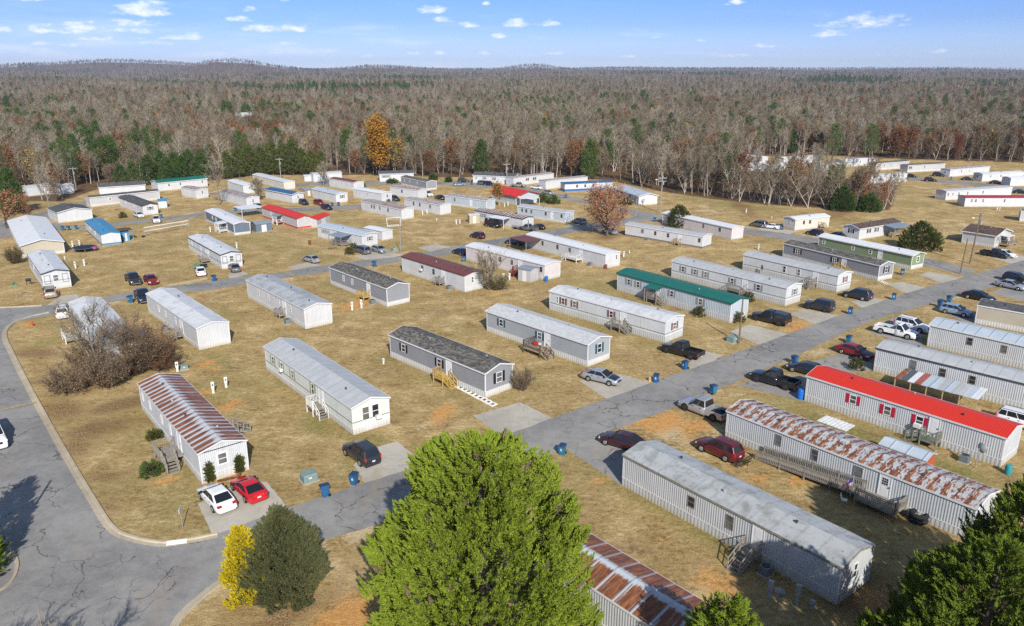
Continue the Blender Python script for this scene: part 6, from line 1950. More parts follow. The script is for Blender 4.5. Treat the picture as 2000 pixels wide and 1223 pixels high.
# carton by the bin, hydrant, rusty plough
t = thing('carton', 'small pale carton standing beside a blue bin', 'carton', G(1269, 744), R(20))
MB().box(-.2, .2, -.15, .15, 0, .55).obj('carton_body', plain('carton_card', (.42, .36, .22), .8), t)
MB().box(-.19, .19, -.156, -.15, .2, .4).obj('printed_label', plain('carton_print', (.45, .25, .05), .8), t)
t = thing('fire_hydrant', 'small red orange fire hydrant on the left grass corner', 'fire hydrant', G(63, 637))
MB().tube((0, 0, -.05), (0, 0, .62), .16, .14, n=12).tube((0, 0, .62), (0, 0, .78), .15, .05, n=12).obj('barrel_body', plain('hydrant_red', (.50, .09, .03), .5), t)
for a in (0, 90, 180):
    MB().tube((0, 0, .45), (.24 * math.cos(R(a)), .24 * math.sin(R(a)), .45), .07, n=10).obj('nozzle_cap', plain('hydrant_red', (.5, .09, .03)), t)
RUST = plain('rust_metal', (.16, .06, .03), .9, var=.4)
t = thing('old_plough', 'rusty curved plough in front of the striped rusty home', 'plough', H['rust'].w(H['rust'].L + .9, 2.0), H['rust'].rz + R(80))
MB().beam((-.9, 0, .25), (.5, 0, .25), .14, .12).obj('beam', RUST, t)
b = MB()
for i in range(6):
    a0, a1 = R(-30 + i * 20), R(-10 + i * 20)
    b.beam((.5 + .5 * math.sin(a0), 0, .5 - .45 * math.cos(a0) + .1), (.5 + .5 * math.sin(a1), 0, .5 - .45 * math.cos(a1) + .1), .2, .05, up=(0, 1, 0))
b.obj('curved_blade', RUST, t)
t = thing('utility_trailer', 'small trailer hitched behind the blue grey pickup', 'trailer', G(1011, 447), math.atan2(G(1016, 448).y - G(1048, 453).y, G(1016, 448).x - G(1048, 453).x))
q = MB().box(-1.2, 1.2, -.8, .8, .45, .52)
for sy in (-1, 1):
    q.box(-1.2, 1.2, sy * .8 - .03, sy * .8 + .03, .52, .95)
q.box(-1.2, -1.15, -.77, .77, .52, .95)
q.obj('trailer_bed', POLEG, t)
for sy in (-1, 1):
    MB().tube((0, sy * .82, .3), (0, sy * .98, .3), .3, n=14).obj('wheel', TYRE, t)
# ------------------------------------------------------------------ vegetation
rng = np.random.default_rng(11)


def treemat(name, stops, rough=.9, spec=.1, trans=0.0, island=True):
    m = N(name)
    oi = m.n('ShaderNodeObjectInfo').outputs['Random']
    isl = m.n('ShaderNodeNewGeometry').outputs['Random Per Island']
    pos = m.n('ShaderNodeNewGeometry').outputs['Position']
    lf_ = m.n('ShaderNodeTexNoise', {'Vector': pos, 'Scale': .011, 'Detail': 3.0}).outputs[0]
    f = m.math('ADD', m.math('MULTIPLY', oi, .46), m.math('MULTIPLY', isl, .26)) if island else m.math('MULTIPLY', oi, .8)
    f = m.math('ADD', f, m.math('MULTIPLY', m.math('SUBTRACT', lf_, .35), .75), True)
    c = m.ramp(f, stops)
    MAT[name] = m.finish(c, rough, 0, spec=spec)
    return MAT[name]


BARK = treemat('pale_bark', [(0, (.20, .165, .125)), (.5, (.34, .295, .235)), (1, (.60, .555, .48))], island=False)
BARKD = treemat('brown_bark', [(0, (.085, .062, .045)), (1, (.16, .12, .09))], island=False)
TWIG = treemat('grey_twigs', [(0, (.090, .070, .043)), (.3, (.180, .146, .096)), (.65, (.30, .255, .182)), (1, (.47, .42, .33))])
TWIGB = treemat('brown_twigs', [(0, (.085, .063, .038)), (.5, (.175, .135, .088)), (1, (.30, .24, .165))])
RUSTL = treemat('rust_leaves', [(0, (.11, .042, .02)), (.5, (.20, .085, .036)), (1, (.29, .14, .06))])
RUSS = treemat('russet_leaves', [(0, (.19, .072, .036)), (.5, (.32, .14, .07)), (1, (.41, .21, .115))])
ORNG = treemat('orange_leaves', [(0, (.19, .080, .012)), (.5, (.30, .14, .02)), (1, (.38, .20, .035))])
GOLD = treemat('gold_leaves', [(0, (.27, .19, .04)), (1, (.40, .29, .07))])
PINE = treemat('pine_needles', [(0, (.036, .066, .018)), (.5, (.064, .108, .026)), (1, (.10, .15, .038))])
CEDAR = treemat('cedar_foliage', [(0, (.105, .15, .014)), (.5, (.18, .24, .024)), (1, (.265, .32, .045))])
CEDARD = treemat('cedar_foliage_deep', [(0, (.085, .125, .013)), (.5, (.135, .18, .022)), (1, (.19, .235, .035))])
JUNI = treemat('juniper_foliage', [(0, (.072, .080, .034)), (.5, (.115, .125, .052)), (1, (.175, .17, .085))])
YELF = treemat('yellow_foliage', [(0, (.40, .30, .012)), (.5, (.56, .46, .02)), (1, (.68, .58, .07))])
OLIV = treemat('olive_foliage', [(0, (.05, .065, .014)), (.5, (.085, .10, .02)), (1, (.125, .13, .035))])
DEAD = treemat('dead_sprays', [(0, (.13, .10, .05)), (1, (.24, .19, .11))])


def unit(v):
    return v / np.maximum(1e-9, np.linalg.norm(v, axis=-1, keepdims=True))


def slivers(P, D, Ln, W):
    """one thin triangle per row"""
    n = len(P)
    side = unit(np.cross(D, rng.normal(size=(n, 3))))
    V = np.empty((n, 3, 3))
    V[:, 0] = P - side * (W / 2)[:, None]
    V[:, 1] = P + side * (W / 2)[:, None]
    V[:, 2] = P + D * Ln[:, None]
    return V.reshape(-1, 3), np.arange(3 * n).reshape(-1, 3)


def leaves(P, Nn, size):
    """one leaf-sized rhombus (two triangles) per row"""
    n = len(P)
    a = unit(np.cross(Nn, rng.normal(size=(n, 3)))) * size[:, None]
    b = unit(np.cross(Nn, a)) * (size * .7)[:, None]
    V = np.stack([P - a * .5, P + b * .5, P + a * .5, P - b * .5], 1)
    F = np.arange(4 * n).reshape(n, 4)
    return V.reshape(-1, 3), np.concatenate([F[:, [0, 1, 2]], F[:, [0, 2, 3]]])


def tubes(segs, nmin=3):
    V, F = [], []
    o = 0
    for p, q, r0, r1, n in segs:
        d = unit(q - p)
        a = unit(np.cross(d, [.31, .77, .55]))
        b = np.cross(d, a)
        t = np.arange(n) * 2 * math.pi / n
        c = np.cos(t)[:, None] * a + np.sin(t)[:, None] * b
        V += [p + c * r0, q + c * r1]
        for i in range(n):
            j = (i + 1) % n
            F += [(o + i, o + j, o + n + j), (o + i, o + n + j, o + n + i)]
        o += 2 * n
    return np.concatenate(V), np.array(F)


def skeleton(h, r0, base=.35, spread=.28, up=.8, limbs=14, subs=4, forks=1, droop=0.0):
    """trunk, limbs and branches of a broadleaf tree; returns tube segments and twig anchors"""
    segs, anch = [], []
    for fk in range(forks):
        p = np.array([rng.normal() * .1 * (forks > 1), rng.normal() * .1 * (forks > 1), -.2])
        lean = np.array([rng.normal() * .05, rng.normal() * .05, 1.0]) if forks == 1 else np.array([rng.normal() * .28, rng.normal() * .28, 1.0])
        lean = unit(lean)
        pts = [p]
        n = 8
        hh = h * (1 if fk == 0 else rng.uniform(.75, .97))
        for i in range(n):
            lean = unit(lean + np.array([rng.normal() * .06, rng.normal() * .06, .05]))
            p = p + lean * hh * .95 / n
            pts.append(p)
        rad = lambda t: r0 * (1 - t) ** .8 * (1 if forks == 1 else .75) + .02
        for i in range(n):
            segs.append((pts[i], pts[i + 1], rad(i / n), rad((i + 1) / n), 6 if i < 4 else 4))
        for k in range(max(3, limbs // forks)):
            t = base + (0.97 - base) * (k + rng.uniform(0, .9)) / max(3, limbs // forks)
            i = min(n - 1, int(t * n))
            s = pts[i] + (pts[i + 1] - pts[i]) * (t * n - i)
            az = k * 2.4 + rng.uniform(-.5, .5) + fk
            L = h * spread * (1.15 - .75 * abs((t - base) / (1 - base) - .35)) * rng.uniform(.75, 1.15)
            d = unit(np.array([math.cos(az), math.sin(az), up * rng.uniform(.7, 1.3)]))
            q = s
            m = 4
            rr = rad(t) * .72
            for j in range(m):
                d = unit(d + np.array([rng.normal() * .16, rng.normal() * .16, .16 - droop]))
                e = q + d * L / m
                segs.append((q, e, rr * (1 - j / m) + .012, rr * (1 - (j + 1) / m) + .010, 3))
                if j >= 1:
                    for b in range(subs):
                        d2 = unit(d + rng.normal(size=3) * .55 + np.array([0, 0, .15 - droop]))
                        L2 = L * rng.uniform(.22, .48)
                        f = q + (e - q) * rng.uniform(0, 1)
                        g = f + d2 * L2
                        segs.append((f, g, .022, .010, 3))
                        anch.append((f, g, d2, L2))
                q = e
            anch.append((q - d * L / m, q, d, L / m))
        anch.append((pts[-2], pts[-1], lean, hh / n))
    return segs, anch


def twigs(anch, per, l0, l1, w0, w1):
    P, D = [], []
    for f, g, d, L in anch:
        t = rng.uniform(0.1, 1, per)[:, None]
        P.append(f + (g - f) * t)
        D.append(unit(d + rng.normal(size=(per, 3)) * .55 + np.array([0, 0, .18])))
    P, D = np.concatenate(P), np.concatenate(D)
    n = len(P)
    return slivers(P, D, rng.uniform(l0, l1, n), rng.uniform(w0, w1, n))


def leafcloud(anch, per, spread, s0, s1):
    P = []
    for f, g, d, L in anch:
        t = rng.uniform(.2, 1.1, per)[:, None]
        P.append(f + (g - f) * t + rng.normal(size=(per, 3)) * spread)
    P = np.concatenate(P)
    return leaves(P, unit(rng.normal(size=P.shape) + np.array([0, 0, .5])), rng.uniform(s0, s1, len(P)))


def bare(h=16, r0=.2, **k):
    tw = k.pop('tw', (7, .5, 1.4, .035, .06))
    lf = k.pop('lf', None)
    segs, an = skeleton(h, r0, **k)
    T = tubes(segs)
    C = twigs(an, *tw)
    if lf:
        L = leafcloud(an, *lf)
        C = (np.concatenate([C[0], L[0]]), np.concatenate([C[1], L[1] + len(C[0])]), len(C[1]))
    return T, C


def pine(h=17, r=3.0, base=.35, n=1500, dens=1.0):
    """loblolly type pine: clear trunk, tufted rounded crown"""
    segs = [(np.array([0, 0, -.2]), np.array([.1, 0, h * .5]), .22, .16, 6), (np.array([.1, 0, h * .5]), np.array([0, .1, h * .97]), .16, .03, 5)]
    P, D = [], []
    for k in range(60):
        t = base + (1 - base) * (k + .5) / 60
        az = k * 2.4
        R_ = r * (1 - ((t - base) / (1 - base)) ** 2.4) ** .6 * rng.uniform(.6, 1.1) + .2
        s = np.array([0, 0, h * t])
        e = s + np.array([math.cos(az) * R_, math.sin(az) * R_, R_ * .25])
        segs.append((s, e, .05, .015, 3))
        for q in range(3):
            c = s + (e - s) * rng.uniform(.45, 1.05) + rng.normal(size=3) * .25
            m = int(n / 180)
            dd = unit(rng.normal(size=(m, 3)) + np.array([0, 0, .5]))
            P.append(c + dd * rng.uniform(0, .5, (m, 1)))
            D.append(dd)
    P, D = np.concatenate(P), np.concatenate(D)
    return tubes(segs), slivers(P, D, rng.uniform(.35, .75, len(P)), rng.uniform(.12, .22, len(P)))


def spray(h, prof, nclump, per, ln=(.9, 1.5), blade=(.16, .30), width=(.05, .09), upw=.75, low=.02, dead=.03, fill=.25, squash=1.0, wid=.30, lobe=1.0, bough=0.0):
    """conifer crown of upward sprays; prof = [(distance below the top, radius)]"""
    dd, rr = np.array(prof).T
    nb = max(14, int(nclump / (9 if bough else 1)))
    d = rng.uniform(0, 1, nb * 4) * h * (1 - low)
    keep = rng.uniform(0, 1, len(d)) < (np.interp(d, dd, rr) + .35) / (rr.max() + .35)
    d = d[keep][:nb]
    nb = len(d)
    az = rng.uniform(0, 2 * math.pi, nb)
    q = np.where(rng.uniform(0, 1, nb) < fill, rng.uniform(.35, .75, nb), rng.uniform(.86, 1.05, nb))
    if bough:                                   # sprays gather in domed boughs with gaps between them
        rep = nclump // nb + 1
        d, az, q = np.repeat(d, rep), np.repeat(az, rep), np.repeat(q, rep)
        tx, ty = rng.normal(size=len(d)) * bough * .5, rng.normal(size=len(d)) * bough * .62
        d = np.clip(d + ty, 0.02, h * (1 - low))
        az = az + tx / np.maximum(.4, np.interp(d, dd, rr))
        q = q - .30 * (tx ** 2 + ty ** 2) / bough ** 2 / np.maximum(1.5, np.interp(d, dd, rr)) * 1.6
    n = len(d)
    lob = 1 + lobe * (.07 * np.sin(az * 3 + d * .7) + .07 * np.sin(az * 7 - d * .9) + .05 * np.sin(az * 12 + d * 2.3))
    R_ = np.interp(d, dd, rr) * lob * np.maximum(q, .2)
    C = np.stack([np.cos(az) * R_, np.sin(az) * R_ * squash, h - d], 1)
    out = np.stack([np.cos(az), np.sin(az), np.zeros(n)], 1)
    A = unit(out * rng.uniform(.55, 1.0, n)[:, None] + np.array([0, 0, 1.0]) * upw * rng.uniform(.7, 1.5, n)[:, None] + rng.normal(size=(n, 3)) * .22)
    L = rng.uniform(*ln, n)
    t = rng.uniform(0, 1, (n, per)) ** .8
    s1 = unit(np.cross(A, rng.normal(size=(n, 3))))
    s2 = np.cross(A, s1)
    ph = rng.uniform(0, 2 * math.pi, (n, per))
    w = (L[:, None] * wid) * (1 - t * .85) * rng.uniform(.2, 1, (n, per))
    off = (np.cos(ph) * w)[..., None] * s1[:, None] + (np.sin(ph) * w * .7)[..., None] * s2[:, None]
    P = C[:, None] - A[:, None] * (L * .45)[:, None, None] + A[:, None] * (t * L[:, None])[..., None] + off
    D = unit(A[:, None] * 1.0 + off / np.maximum(.05, (L[:, None] * wid))[..., None] * .9 + rng.normal(size=P.shape) * .28)
    P, D = P.reshape(-1, 3), D.reshape(-1, 3)
    m = len(P)
    V, F = slivers(P, D, rng.uniform(*blade, m), rng.uniform(*width, m))
    mi = np.repeat((rng.uniform(0, 1, n) < dead).astype(int), per)
    segs = [(np.array([0, 0, -.3]), np.array([0, 0, h * .55]), .028 * h, .018 * h, 8), (np.array([0, 0, h * .55]), np.array([0, 0, h * .95]), .018 * h, .03, 6)]
    for k in range(40):
        z = h * (.05 + .88 * k / 40)
        a = k * 2.4
        r_ = np.interp(h - z, dd, rr) * .85
        segs.append((np.array([0, 0, z]), np.array([math.cos(a) * r_, math.sin(a) * r_ * squash, z + r_ * .5]), .05, .012, 3))
    return tubes(segs), (V, F, mi)


def plant(name, label, cat, pos, T, C, trunkmat, crownmats, group=None, rz=0.0, crown='crown', splitleaf=None):
    """top-level trunk with its crown as a part"""
    o = bpy.data.objects.new(name, np_mesh(name + '_trunk', T[0], T[1], [trunkmat]))
    COL.objects.link(o)
    tag(o, label, cat, group)
    o.location = pos
    o.rotation_euler = (0, 0, rz)
    mi = None
    if len(C) == 3:
        mi = C[2] if not np.isscalar(C[2]) else (np.arange(len(C[1])) >= C[2]).astype(int)
    c = bpy.data.objects.new(crown, np_mesh(name + '_crown', C[0], C[1], crownmats, mi))
    COL.objects.link(c)
    c.parent = o
    return o


def hz_at(p, ytop):
    lo, hi = 0, 40
    for _ in range(40):
        mid = (lo + hi) / 2
        if PX((p[0], p[1], mid))[1] > ytop:
            lo = mid
        else:
            hi = mid
    return lo


# the big evergreen in the foreground
p = Vector((-1.7, 36.5, 0))
T, C = spray(16.0, [(0, 1.0), (.5, 2.5), (1.2, 3.6), (2.2, 4.3), (4.0, 5.0), (6.5, 5.5), (9.5, 5.9), (12, 6.1), (15, 5.7), (16.0, 4.8)], 4600, 92, ln=(.65, 1.2), blade=(.11, .22), width=(.05, .09), dead=.03, fill=.22, wid=.28, lobe=1.15, upw=1.0, bough=.95)
plant('evergreen_tree', 'huge bright green evergreen in the middle foreground', 'evergreen tree', p, T, C, BARKD, [CEDAR, DEAD], 'tall bright evergreens in the foreground')
T, C = spray(13.6, [(0, .3), (1, 1.6), (3, 3.3), (6, 5.0), (9, 5.9), (13.6, 5.6)], 3400, 84, ln=(.65, 1.2), blade=(.12, .24), width=(.05, .09), dead=.02, fill=.22, wid=.28, lobe=1.15, upw=1.0, bough=.95)
plant('evergreen_tree', 'broad green evergreen in the bottom right corner, lower of the two', 'evergreen tree', (23.2, 31.0, 0), T, C, BARKD, [CEDARD, DEAD], 'tall bright evergreens in the foreground')
T, C = spray(14.2, [(0, .3), (1, 1.5), (3, 3.0), (6, 4.6), (9, 5.6), (12, 5.8), (14.2, 5.4)], 3400, 84, ln=(.65, 1.2), blade=(.12, .24), width=(.05, .09), dead=.02, fill=.22, wid=.28, lobe=1.15, upw=1.0, bough=.95)
plant('evergreen_tree', 'tall green evergreen at the right edge beside the rusty roof end', 'evergreen tree', (32.2, 38.5, 0), T, C, BARKD, [CEDARD, DEAD], 'tall bright evergreens in the foreground', rz=1.3)
T, C = spray(9.0, [(0, .2), (1, 1.0), (3, 2.0), (6, 2.8), (9, 2.6)], 1000, 60, ln=(.7, 1.2), blade=(.15, .3), width=(.05, .10), dead=.02)
q = G(1425, 1178, 9.0)
plant('evergreen_tree', 'green evergreen tip rising at the bottom edge before the orange rusty roof', 'evergreen tree', (q.x, q.y, 0), T, C, BARKD, [CEDAR, DEAD], 'tall bright evergreens in the foreground')

# juniper and golden shrub at the street corner
p = G(557, 1160)
h = hz_at(p, 998)
T, C = spray(h, [(0, .12), (.5, .6), (1.2, 1.35), (2.2, 2.2), (3.4, 2.75), (4.6, 2.95), (5.6, 2.8), (h, 2.1)], 3000, 60, ln=(.5, .95), blade=(.10, .20), width=(.03, .055), dead=.05, fill=.3, upw=.9, wid=.26, lobe=1.5, bough=.42)
plant('juniper', 'dark olive cone shaped juniper beside the golden shrub', 'juniper', p, T, C, BARKD, [JUNI, DEAD])
p = G(482, 1180)
h = hz_at(p, 1032)
T, C = spray(h, [(0, .15), (.5, .45), (1.5, .85), (3, 1.15), (h, 1.1)], 800, 48, ln=(.4, .7), blade=(.10, .17), width=(.05, .08), dead=0, fill=.2, upw=.8, wid=.35, lobe=2.4, bough=.5)
plant('golden_shrub', 'bright yellow evergreen shrub left of the dark juniper', 'shrub', p, T, C, BARKD, [YELF, DEAD])

# leafless bushes in front of the second row
BUSHMAT = [TWIGB, RUSTL]


def shrub(label, px, py, h, r, stems=26, lf=3, leafm=None, tw=None, name='leafless_shrub', cat='shrub', group=None, twm=None, rs=(.12, .34), leafs=(.10, .2)):
    segs, an = [], []
    for k in range(stems):
        a = k * 2.4 + rng.uniform(-.3, .3)
        q = np.array([math.cos(a) * .3, math.sin(a) * .3, -.1])
        tilt = r / h * math.sqrt((k + .5) / stems) * 1.15
        d = unit(np.array([math.cos(a) * tilt, math.sin(a) * tilt, 1.0]))
        L = math.hypot(h, r) * rng.uniform(.7, 1.0) * (1 if tilt < .9 * r / h else .85)
        for j in range(4):
            d = unit(d + rng.normal(size=3) * .14 + np.array([0, 0, .05]))
            e = q + d * L / 4
            segs.append((q, e, .045 * (1 - j / 5), .045 * (1 - (j + 1) / 5), 3))
            if j:
                for b in range(5):
                    d2 = unit(d + rng.normal(size=3) * .6)
                    f = q + (e - q) * rng.uniform(0, 1)
                    L2 = L * rng.uniform(*rs)
                    segs.append((f, f + d2 * L2, .015, .007, 3))
                    an.append((f, f + d2 * L2, d2, L2))
            q = e
    C = twigs(an, *(tw or (9, .25, .7, .018, .035)))
    if lf:
        Lf = leafcloud(an, lf, .16, *leafs)
        C = (np.concatenate([C[0], Lf[0]]), np.concatenate([C[1], Lf[1] + len(C[0])]), len(C[1]))
    return plant(name, label, cat, G(px, py), tubes(segs), C, BARKD, [twm or TWIGB, leafm or RUSTL], group)


T, C = bare(6.4, .10, base=.12, spread=.5, up=.9, limbs=24, subs=5, forks=5, tw=(11, .3, .9, .018, .035), lf=(2, .3, .10, .2))
plant('bare_tree', 'lower twiggy tree with brown leaves right of the pale multi stemmed one', 'tree', G(258, 722), T, C, BARKD, [TWIGB, RUSTL])
gB = 'leafless bushes on the left corner lot'
BRL = treemat('dry_brown_leaves', [(0, (.12, .075, .042)), (.5, (.215, .140, .083)), (1, (.32, .225, .145))])
shrub('wide brown bush nearest the left road', 138, 764, 2.1, 3.0, 40, 4, BRL, group=gB)
shrub('broad dry bush in the middle of the leafless clump', 212, 756, 3.6, 3.0, 46, 5, BRL, group=gB)
shrub('tall dry bush with reddish leaves behind the striped rusty roof', 272, 730, 4.3, 2.6, 44, 5, BRL, group=gB)
shrub('low dry bush at the right end of the leafless clump', 322, 722, 2.8, 2.2, 26, 5, RUSTL, group=gB)
shrub('sparse brown bush at the back of the leafless clump', 175, 722, 3.0, 2.8, 34, 5, BRL, group=gB)
shrub('tall brown thicket hiding the near end of the worn white roof', 252, 706, 4.6, 3.2, 40, 6, BRL, group=gB)
shrub('reddish brown thicket between the meter post and the hidden white home', 302, 704, 4.0, 2.6, 36, 6, RUSTL, group=gB)
T, C = bare(8.6, .14, base=.18, spread=.48, up=1.0, limbs=22, subs=5, forks=4, tw=(12, .3, .9, .02, .038), lf=(1, .3, .10, .2))
plant('bare_tree', 'pale barked multi stemmed bare tree rising over the worn white roof', 'tree', G(196, 728), T, C, BARK, [TWIG, BRL])
T, C = bare(6.6, .10, base=.12, spread=.48, up=1.0, limbs=26, subs=5, forks=5, tw=(12, .3, .9, .018, .035))
plant('bare_tree', 'bare bushy tree at the end of the rust brown roofed home', 'tree', G(957, 566), T, C, BARKD, [TWIG])
shrub('low leafy base of twigs under the bare bushy tree', 972, 566, 1.9, 1.9, 26, 3, OLIV)
shrub('small bare shrub against the end of the mottled shingle home', 1020, 762, 2.6, .9, 18, 0)
shrub('round brown bush left of the black trimmed gable', 30, 515, 2.8, 1.7, 26, 6, treemat('olive_brown_leaves', [(0, (.10, .07, .03)), (1, (.20, .15, .07))]))


def evergreen(label, px, py, ytop, prof, mat, n=500, name='evergreen_shrub', cat='evergreen shrub', group=None, k=1.0, **kw):
    p = G(px, py)
    h = hz_at(p, ytop)
    T, C = spray(h, [(a * h, b) for a, b in prof], n, 46, ln=(.45 * k, .9 * k), blade=(.12 * k, .24 * k), width=(.05 * k, .09 * k), **kw)
    return plant(name, label, cat, p, T, C, BARKD, [mat, DEAD], group)


evergreen('slim green climbing conifer left of the striped rusty home end window', 409, 939, 902, [(0, .15), (.3, .36), (1, .40)], OLIV, 900, k=.6, name='slim_conifer')
evergreen('slim green climbing conifer right of the striped rusty home end window', 467, 921, 888, [(0, .15), (.3, .36), (1, .40)], OLIV, 900, k=.6, name='slim_conifer')
evergreen('round dark green bush beside the weathered grey deck', 297, 925, 905, [(0, .4), (.5, 1.0), (1, 1.0)], PINE, 200, k=.6)
evergreen('small olive bush along the striped rusty home wall', 303, 857, 842, [(0, .3), (.5, .7), (1, .7)], OLIV, 120, k=.6)
evergreen('big olive cone evergreen on the right hand field', 1795, 486, 433, [(0, .2), (.15, 1.2), (.4, 2.9), (.7, 3.9), (1, 3.6)], OLIV, 900, 'evergreen_tree', 'evergreen tree', k=1.1)
evergreen('round topped evergreen before the pinkish home with white roof', 1325, 443, 402, [(0, .3), (.25, 1.6), (.6, 2.5), (1, 2.3)], OLIV, 600, 'evergreen_tree', 'evergreen tree', k=1.1)
evergreen('dark green conifer in front of the bare trees, left of two', 1644, 411, 364, [(0, .2), (.3, 1.8), (.7, 3.0), (1, 3.0)], PINE, 700, 'evergreen_tree', 'evergreen tree', k=1.3)
evergreen('dark green conifer in front of the bare trees, right of two', 1697, 413, 378, [(0, .3), (.3, 1.7), (.7, 2.6), (1, 2.6)], PINE, 600, 'evergreen_tree', 'evergreen tree', k=1.3)
for lab, px, py, yt, r in (('small round evergreen bush before the blue grey roofed home', 703, 369, 354, 1.6), ('dark bush left of the far street corner', 846, 352, 340, 1.4), ('small dark bush right of the far street corner', 876, 356, 346, 1.0), ('left one of two dark bushes at the red pitched home', 1060, 395, 378, 1.7),
                        ('right one of two dark bushes at the red pitched home', 1081, 398, 382, 1.7), ('dark bush against the wide pale roofed home', 1222, 400, 387, 1.5), ('clipped bush beside the far white home with low gabled roof', 766, 358, 350, 1.8)):
    evergreen(lab, px, py, yt, [(0, .3), (.4, r * .9), (1, r)], PINE, 160, k=1.1)
for lab, px, py in (('leafy climbing plant at the green roofed home end', 1442, 629), ('green weeds along the green roofed home wall', 1365, 617), ('low green plants at the grey shuttered home steps', 1462, 588), ('leafy plants at the porch screens of the plant covered home', 682, 497), ('tall green plant by the plant covered porch corner', 692, 489), ('scrubby bush between the red roof and the charcoal sedan', 1672, 722),
                    ('small bush before the charcoal roofed home gable', 240, 426), ('brown bush at the deck of the wide grey green home', 1960, 480)):
    p = G(px, py)
    evergreen(lab, px, py, PX((p.x, p.y, 1.5))[1], [(0, .3), (.5, .8), (1, .9)], OLIV, 110, k=.6)
p = G(1186, 461)
h = hz_at(p, 378)
T, C = bare(h, .28, base=.12, spread=.60, up=.42, limbs=34, subs=6, tw=(4, .4, .9, .03, .05), lf=(7, .5, .22, .42))
plant('oak_tree', 'large russet leaved oak over the side street', 'tree', p, T, C, BARKD, [TWIGB, RUSS])
for lab, px, py, yt, kw, cm in (('orange leaved small tree before the red pitched roof', 975, 402, 361, dict(limbs=16, subs=4, lf=(4, .5, .3, .5)), ORNG), ('thin bare tree at the wood edge above the long rusty roof', 428, 401, 312, dict(limbs=18, subs=4), None), ('bare tree in front of the pale pole and grey roofed home', 632, 361, 322, dict(limbs=18, subs=5, base=.2, spread=.4), None),
                             ('bare tree leaning beside the wide blank gable', 101, 420, 330, dict(limbs=16, subs=4), None), ('bare tree beside the long cream home', 507, 392, 352, dict(limbs=16, subs=5, base=.2, spread=.4), None)):
    p = G(px, py)
    T, C = bare(hz_at(p, yt), .18, tw=(7, .4, 1.2, .035, .06), **kw)
    plant('bare_tree' if cm is None else 'autumn_tree', lab, 'tree', p, T, C, BARK, [TWIG, cm or RUSTL])

# trees just outside the frame whose shadows lie on the left road
T, C = spray(9.5, [(0, .2), (2, 1.2), (5, 2.2), (9.5, 2.6)], 700, 40, ln=(.7, 1.2), blade=(.2, .35), width=(.07, .12))
plant('evergreen_tree', 'evergreen left of the road whose shadow falls on the asphalt', 'evergreen tree', (-40.0, 47.0, 0), T, C, BARKD, [CEDARD, DEAD])
T, C = bare(8.5, .14, base=.2, spread=.4, up=1.0, limbs=20, subs=5, forks=3, tw=(9, .3, .9, .03, .05))
plant('bare_tree', 'bare tree below the left road whose twig shadows lie on the asphalt', 'tree', (-27.5, 31.5, 0), T, C, BARK, [TWIG])
pole('pole left of the road whose thin shadow crosses the asphalt', PX((-38.2, 48.0, 0)), PX((-38.2, 48.0, 9.0))[1], .13)

# ------------------------------------------------------------------ the woods
PROTO = []   # (kind, T, C, trunk material, crown materials, share)
for i in range(5):
    PROTO.append(('bare', *bare(rng.uniform(12.5, 15.5), .14, base=rng.uniform(.30, .42), spread=rng.uniform(.15, .21), up=1.5, limbs=15, subs=3, tw=(6, .6, 1.6, .045, .085)), BARK, [TWIG, RUSTL]))
for i in range(2):
    PROTO.append(('bare', *bare(rng.uniform(11, 13), .15, base=.2, spread=.3, up=1.0, limbs=17, subs=3, forks=2, tw=(7, .6, 1.5, .045, .08)), BARK, [TWIGB, RUSTL]))
for i in range(2):
    PROTO.append(('rust', *bare(rng.uniform(11, 14), .18, base=.22, spread=.28, up=.9, limbs=16, subs=3, tw=(3, .5, 1.2, .05, .08), lf=(5, .5, .35, .6)), BARKD, [TWIGB, RUSTL]))
PROTO.append(('tan', *bare(12.5, .18, base=.24, spread=.28, up=.9, limbs=16, subs=3, tw=(4, .5, 1.2, .05, .08), lf=(3, .5, .3, .5)), BARKD, [TWIGB, treemat('tan_leaves', [(0, (.20, .13, .07)), (1, (.32, .22, .12))])]))
PROTO.append(('gold', *bare(11.5, .18, base=.22, spread=.3, up=.9, limbs=16, subs=3, tw=(3, .5, 1.2, .05, .08), lf=(5, .5, .35, .6)), BARKD, [TWIGB, GOLD]))
for i in range(2):
    PROTO.append(('pine', *pine(rng.uniform(13, 16), 2.8, .36, 1700), BARKD, [PINE]))
PROTO.append(('pine', *pine(12, 3.1, .06, 5200), BARKD, [PINE]))
PROTO.append(('under', *bare(6.5, .07, base=.1, spread=.42, up=1.0, limbs=14, subs=4, forks=3, tw=(6, .4, 1.1, .04, .07), lf=(1, .4, .25, .4)), BARKD, [TWIGB, treemat('thicket_leaves', [(0, (.12, .07, .04)), (1, (.26, .17, .10))])]))
KINDS = {}
for i, pr in enumerate(PROTO):
    KINDS.setdefault(pr[0], []).append(i)


def snoise(x, y, s, seed):
    a = np.sin(x / s + seed) * np.cos(y / s * 1.3 + seed * 2.1) + .6 * np.sin(x / s * 2.3 + y / s * 1.7 + seed * 3) + .4 * np.sin(x / s * 4.1 - y / s * 3.3 + seed)
    return a / 2.0


# sample the woods: dense at the edge, thinning with distance
ang = lambda n: rng.uniform(R(-41), R(41), n)
pts = []
n0 = 9000
r = np.sqrt(rng.uniform(175 ** 2, 520 ** 2, n0))
a = ang(n0)
X, Y = r * np.sin(a), r * np.cos(a)
ok = inside(FOREST_POLY, X, Y)
pts.append(np.stack([X[ok], Y[ok]], 1))
n1 = 72000
r = 520 + rng.uniform(0, 1, n1) ** 1.25 * 6600
a = ang(n1)
pts.append(np.stack([r * np.sin(a), r * np.cos(a)], 1))
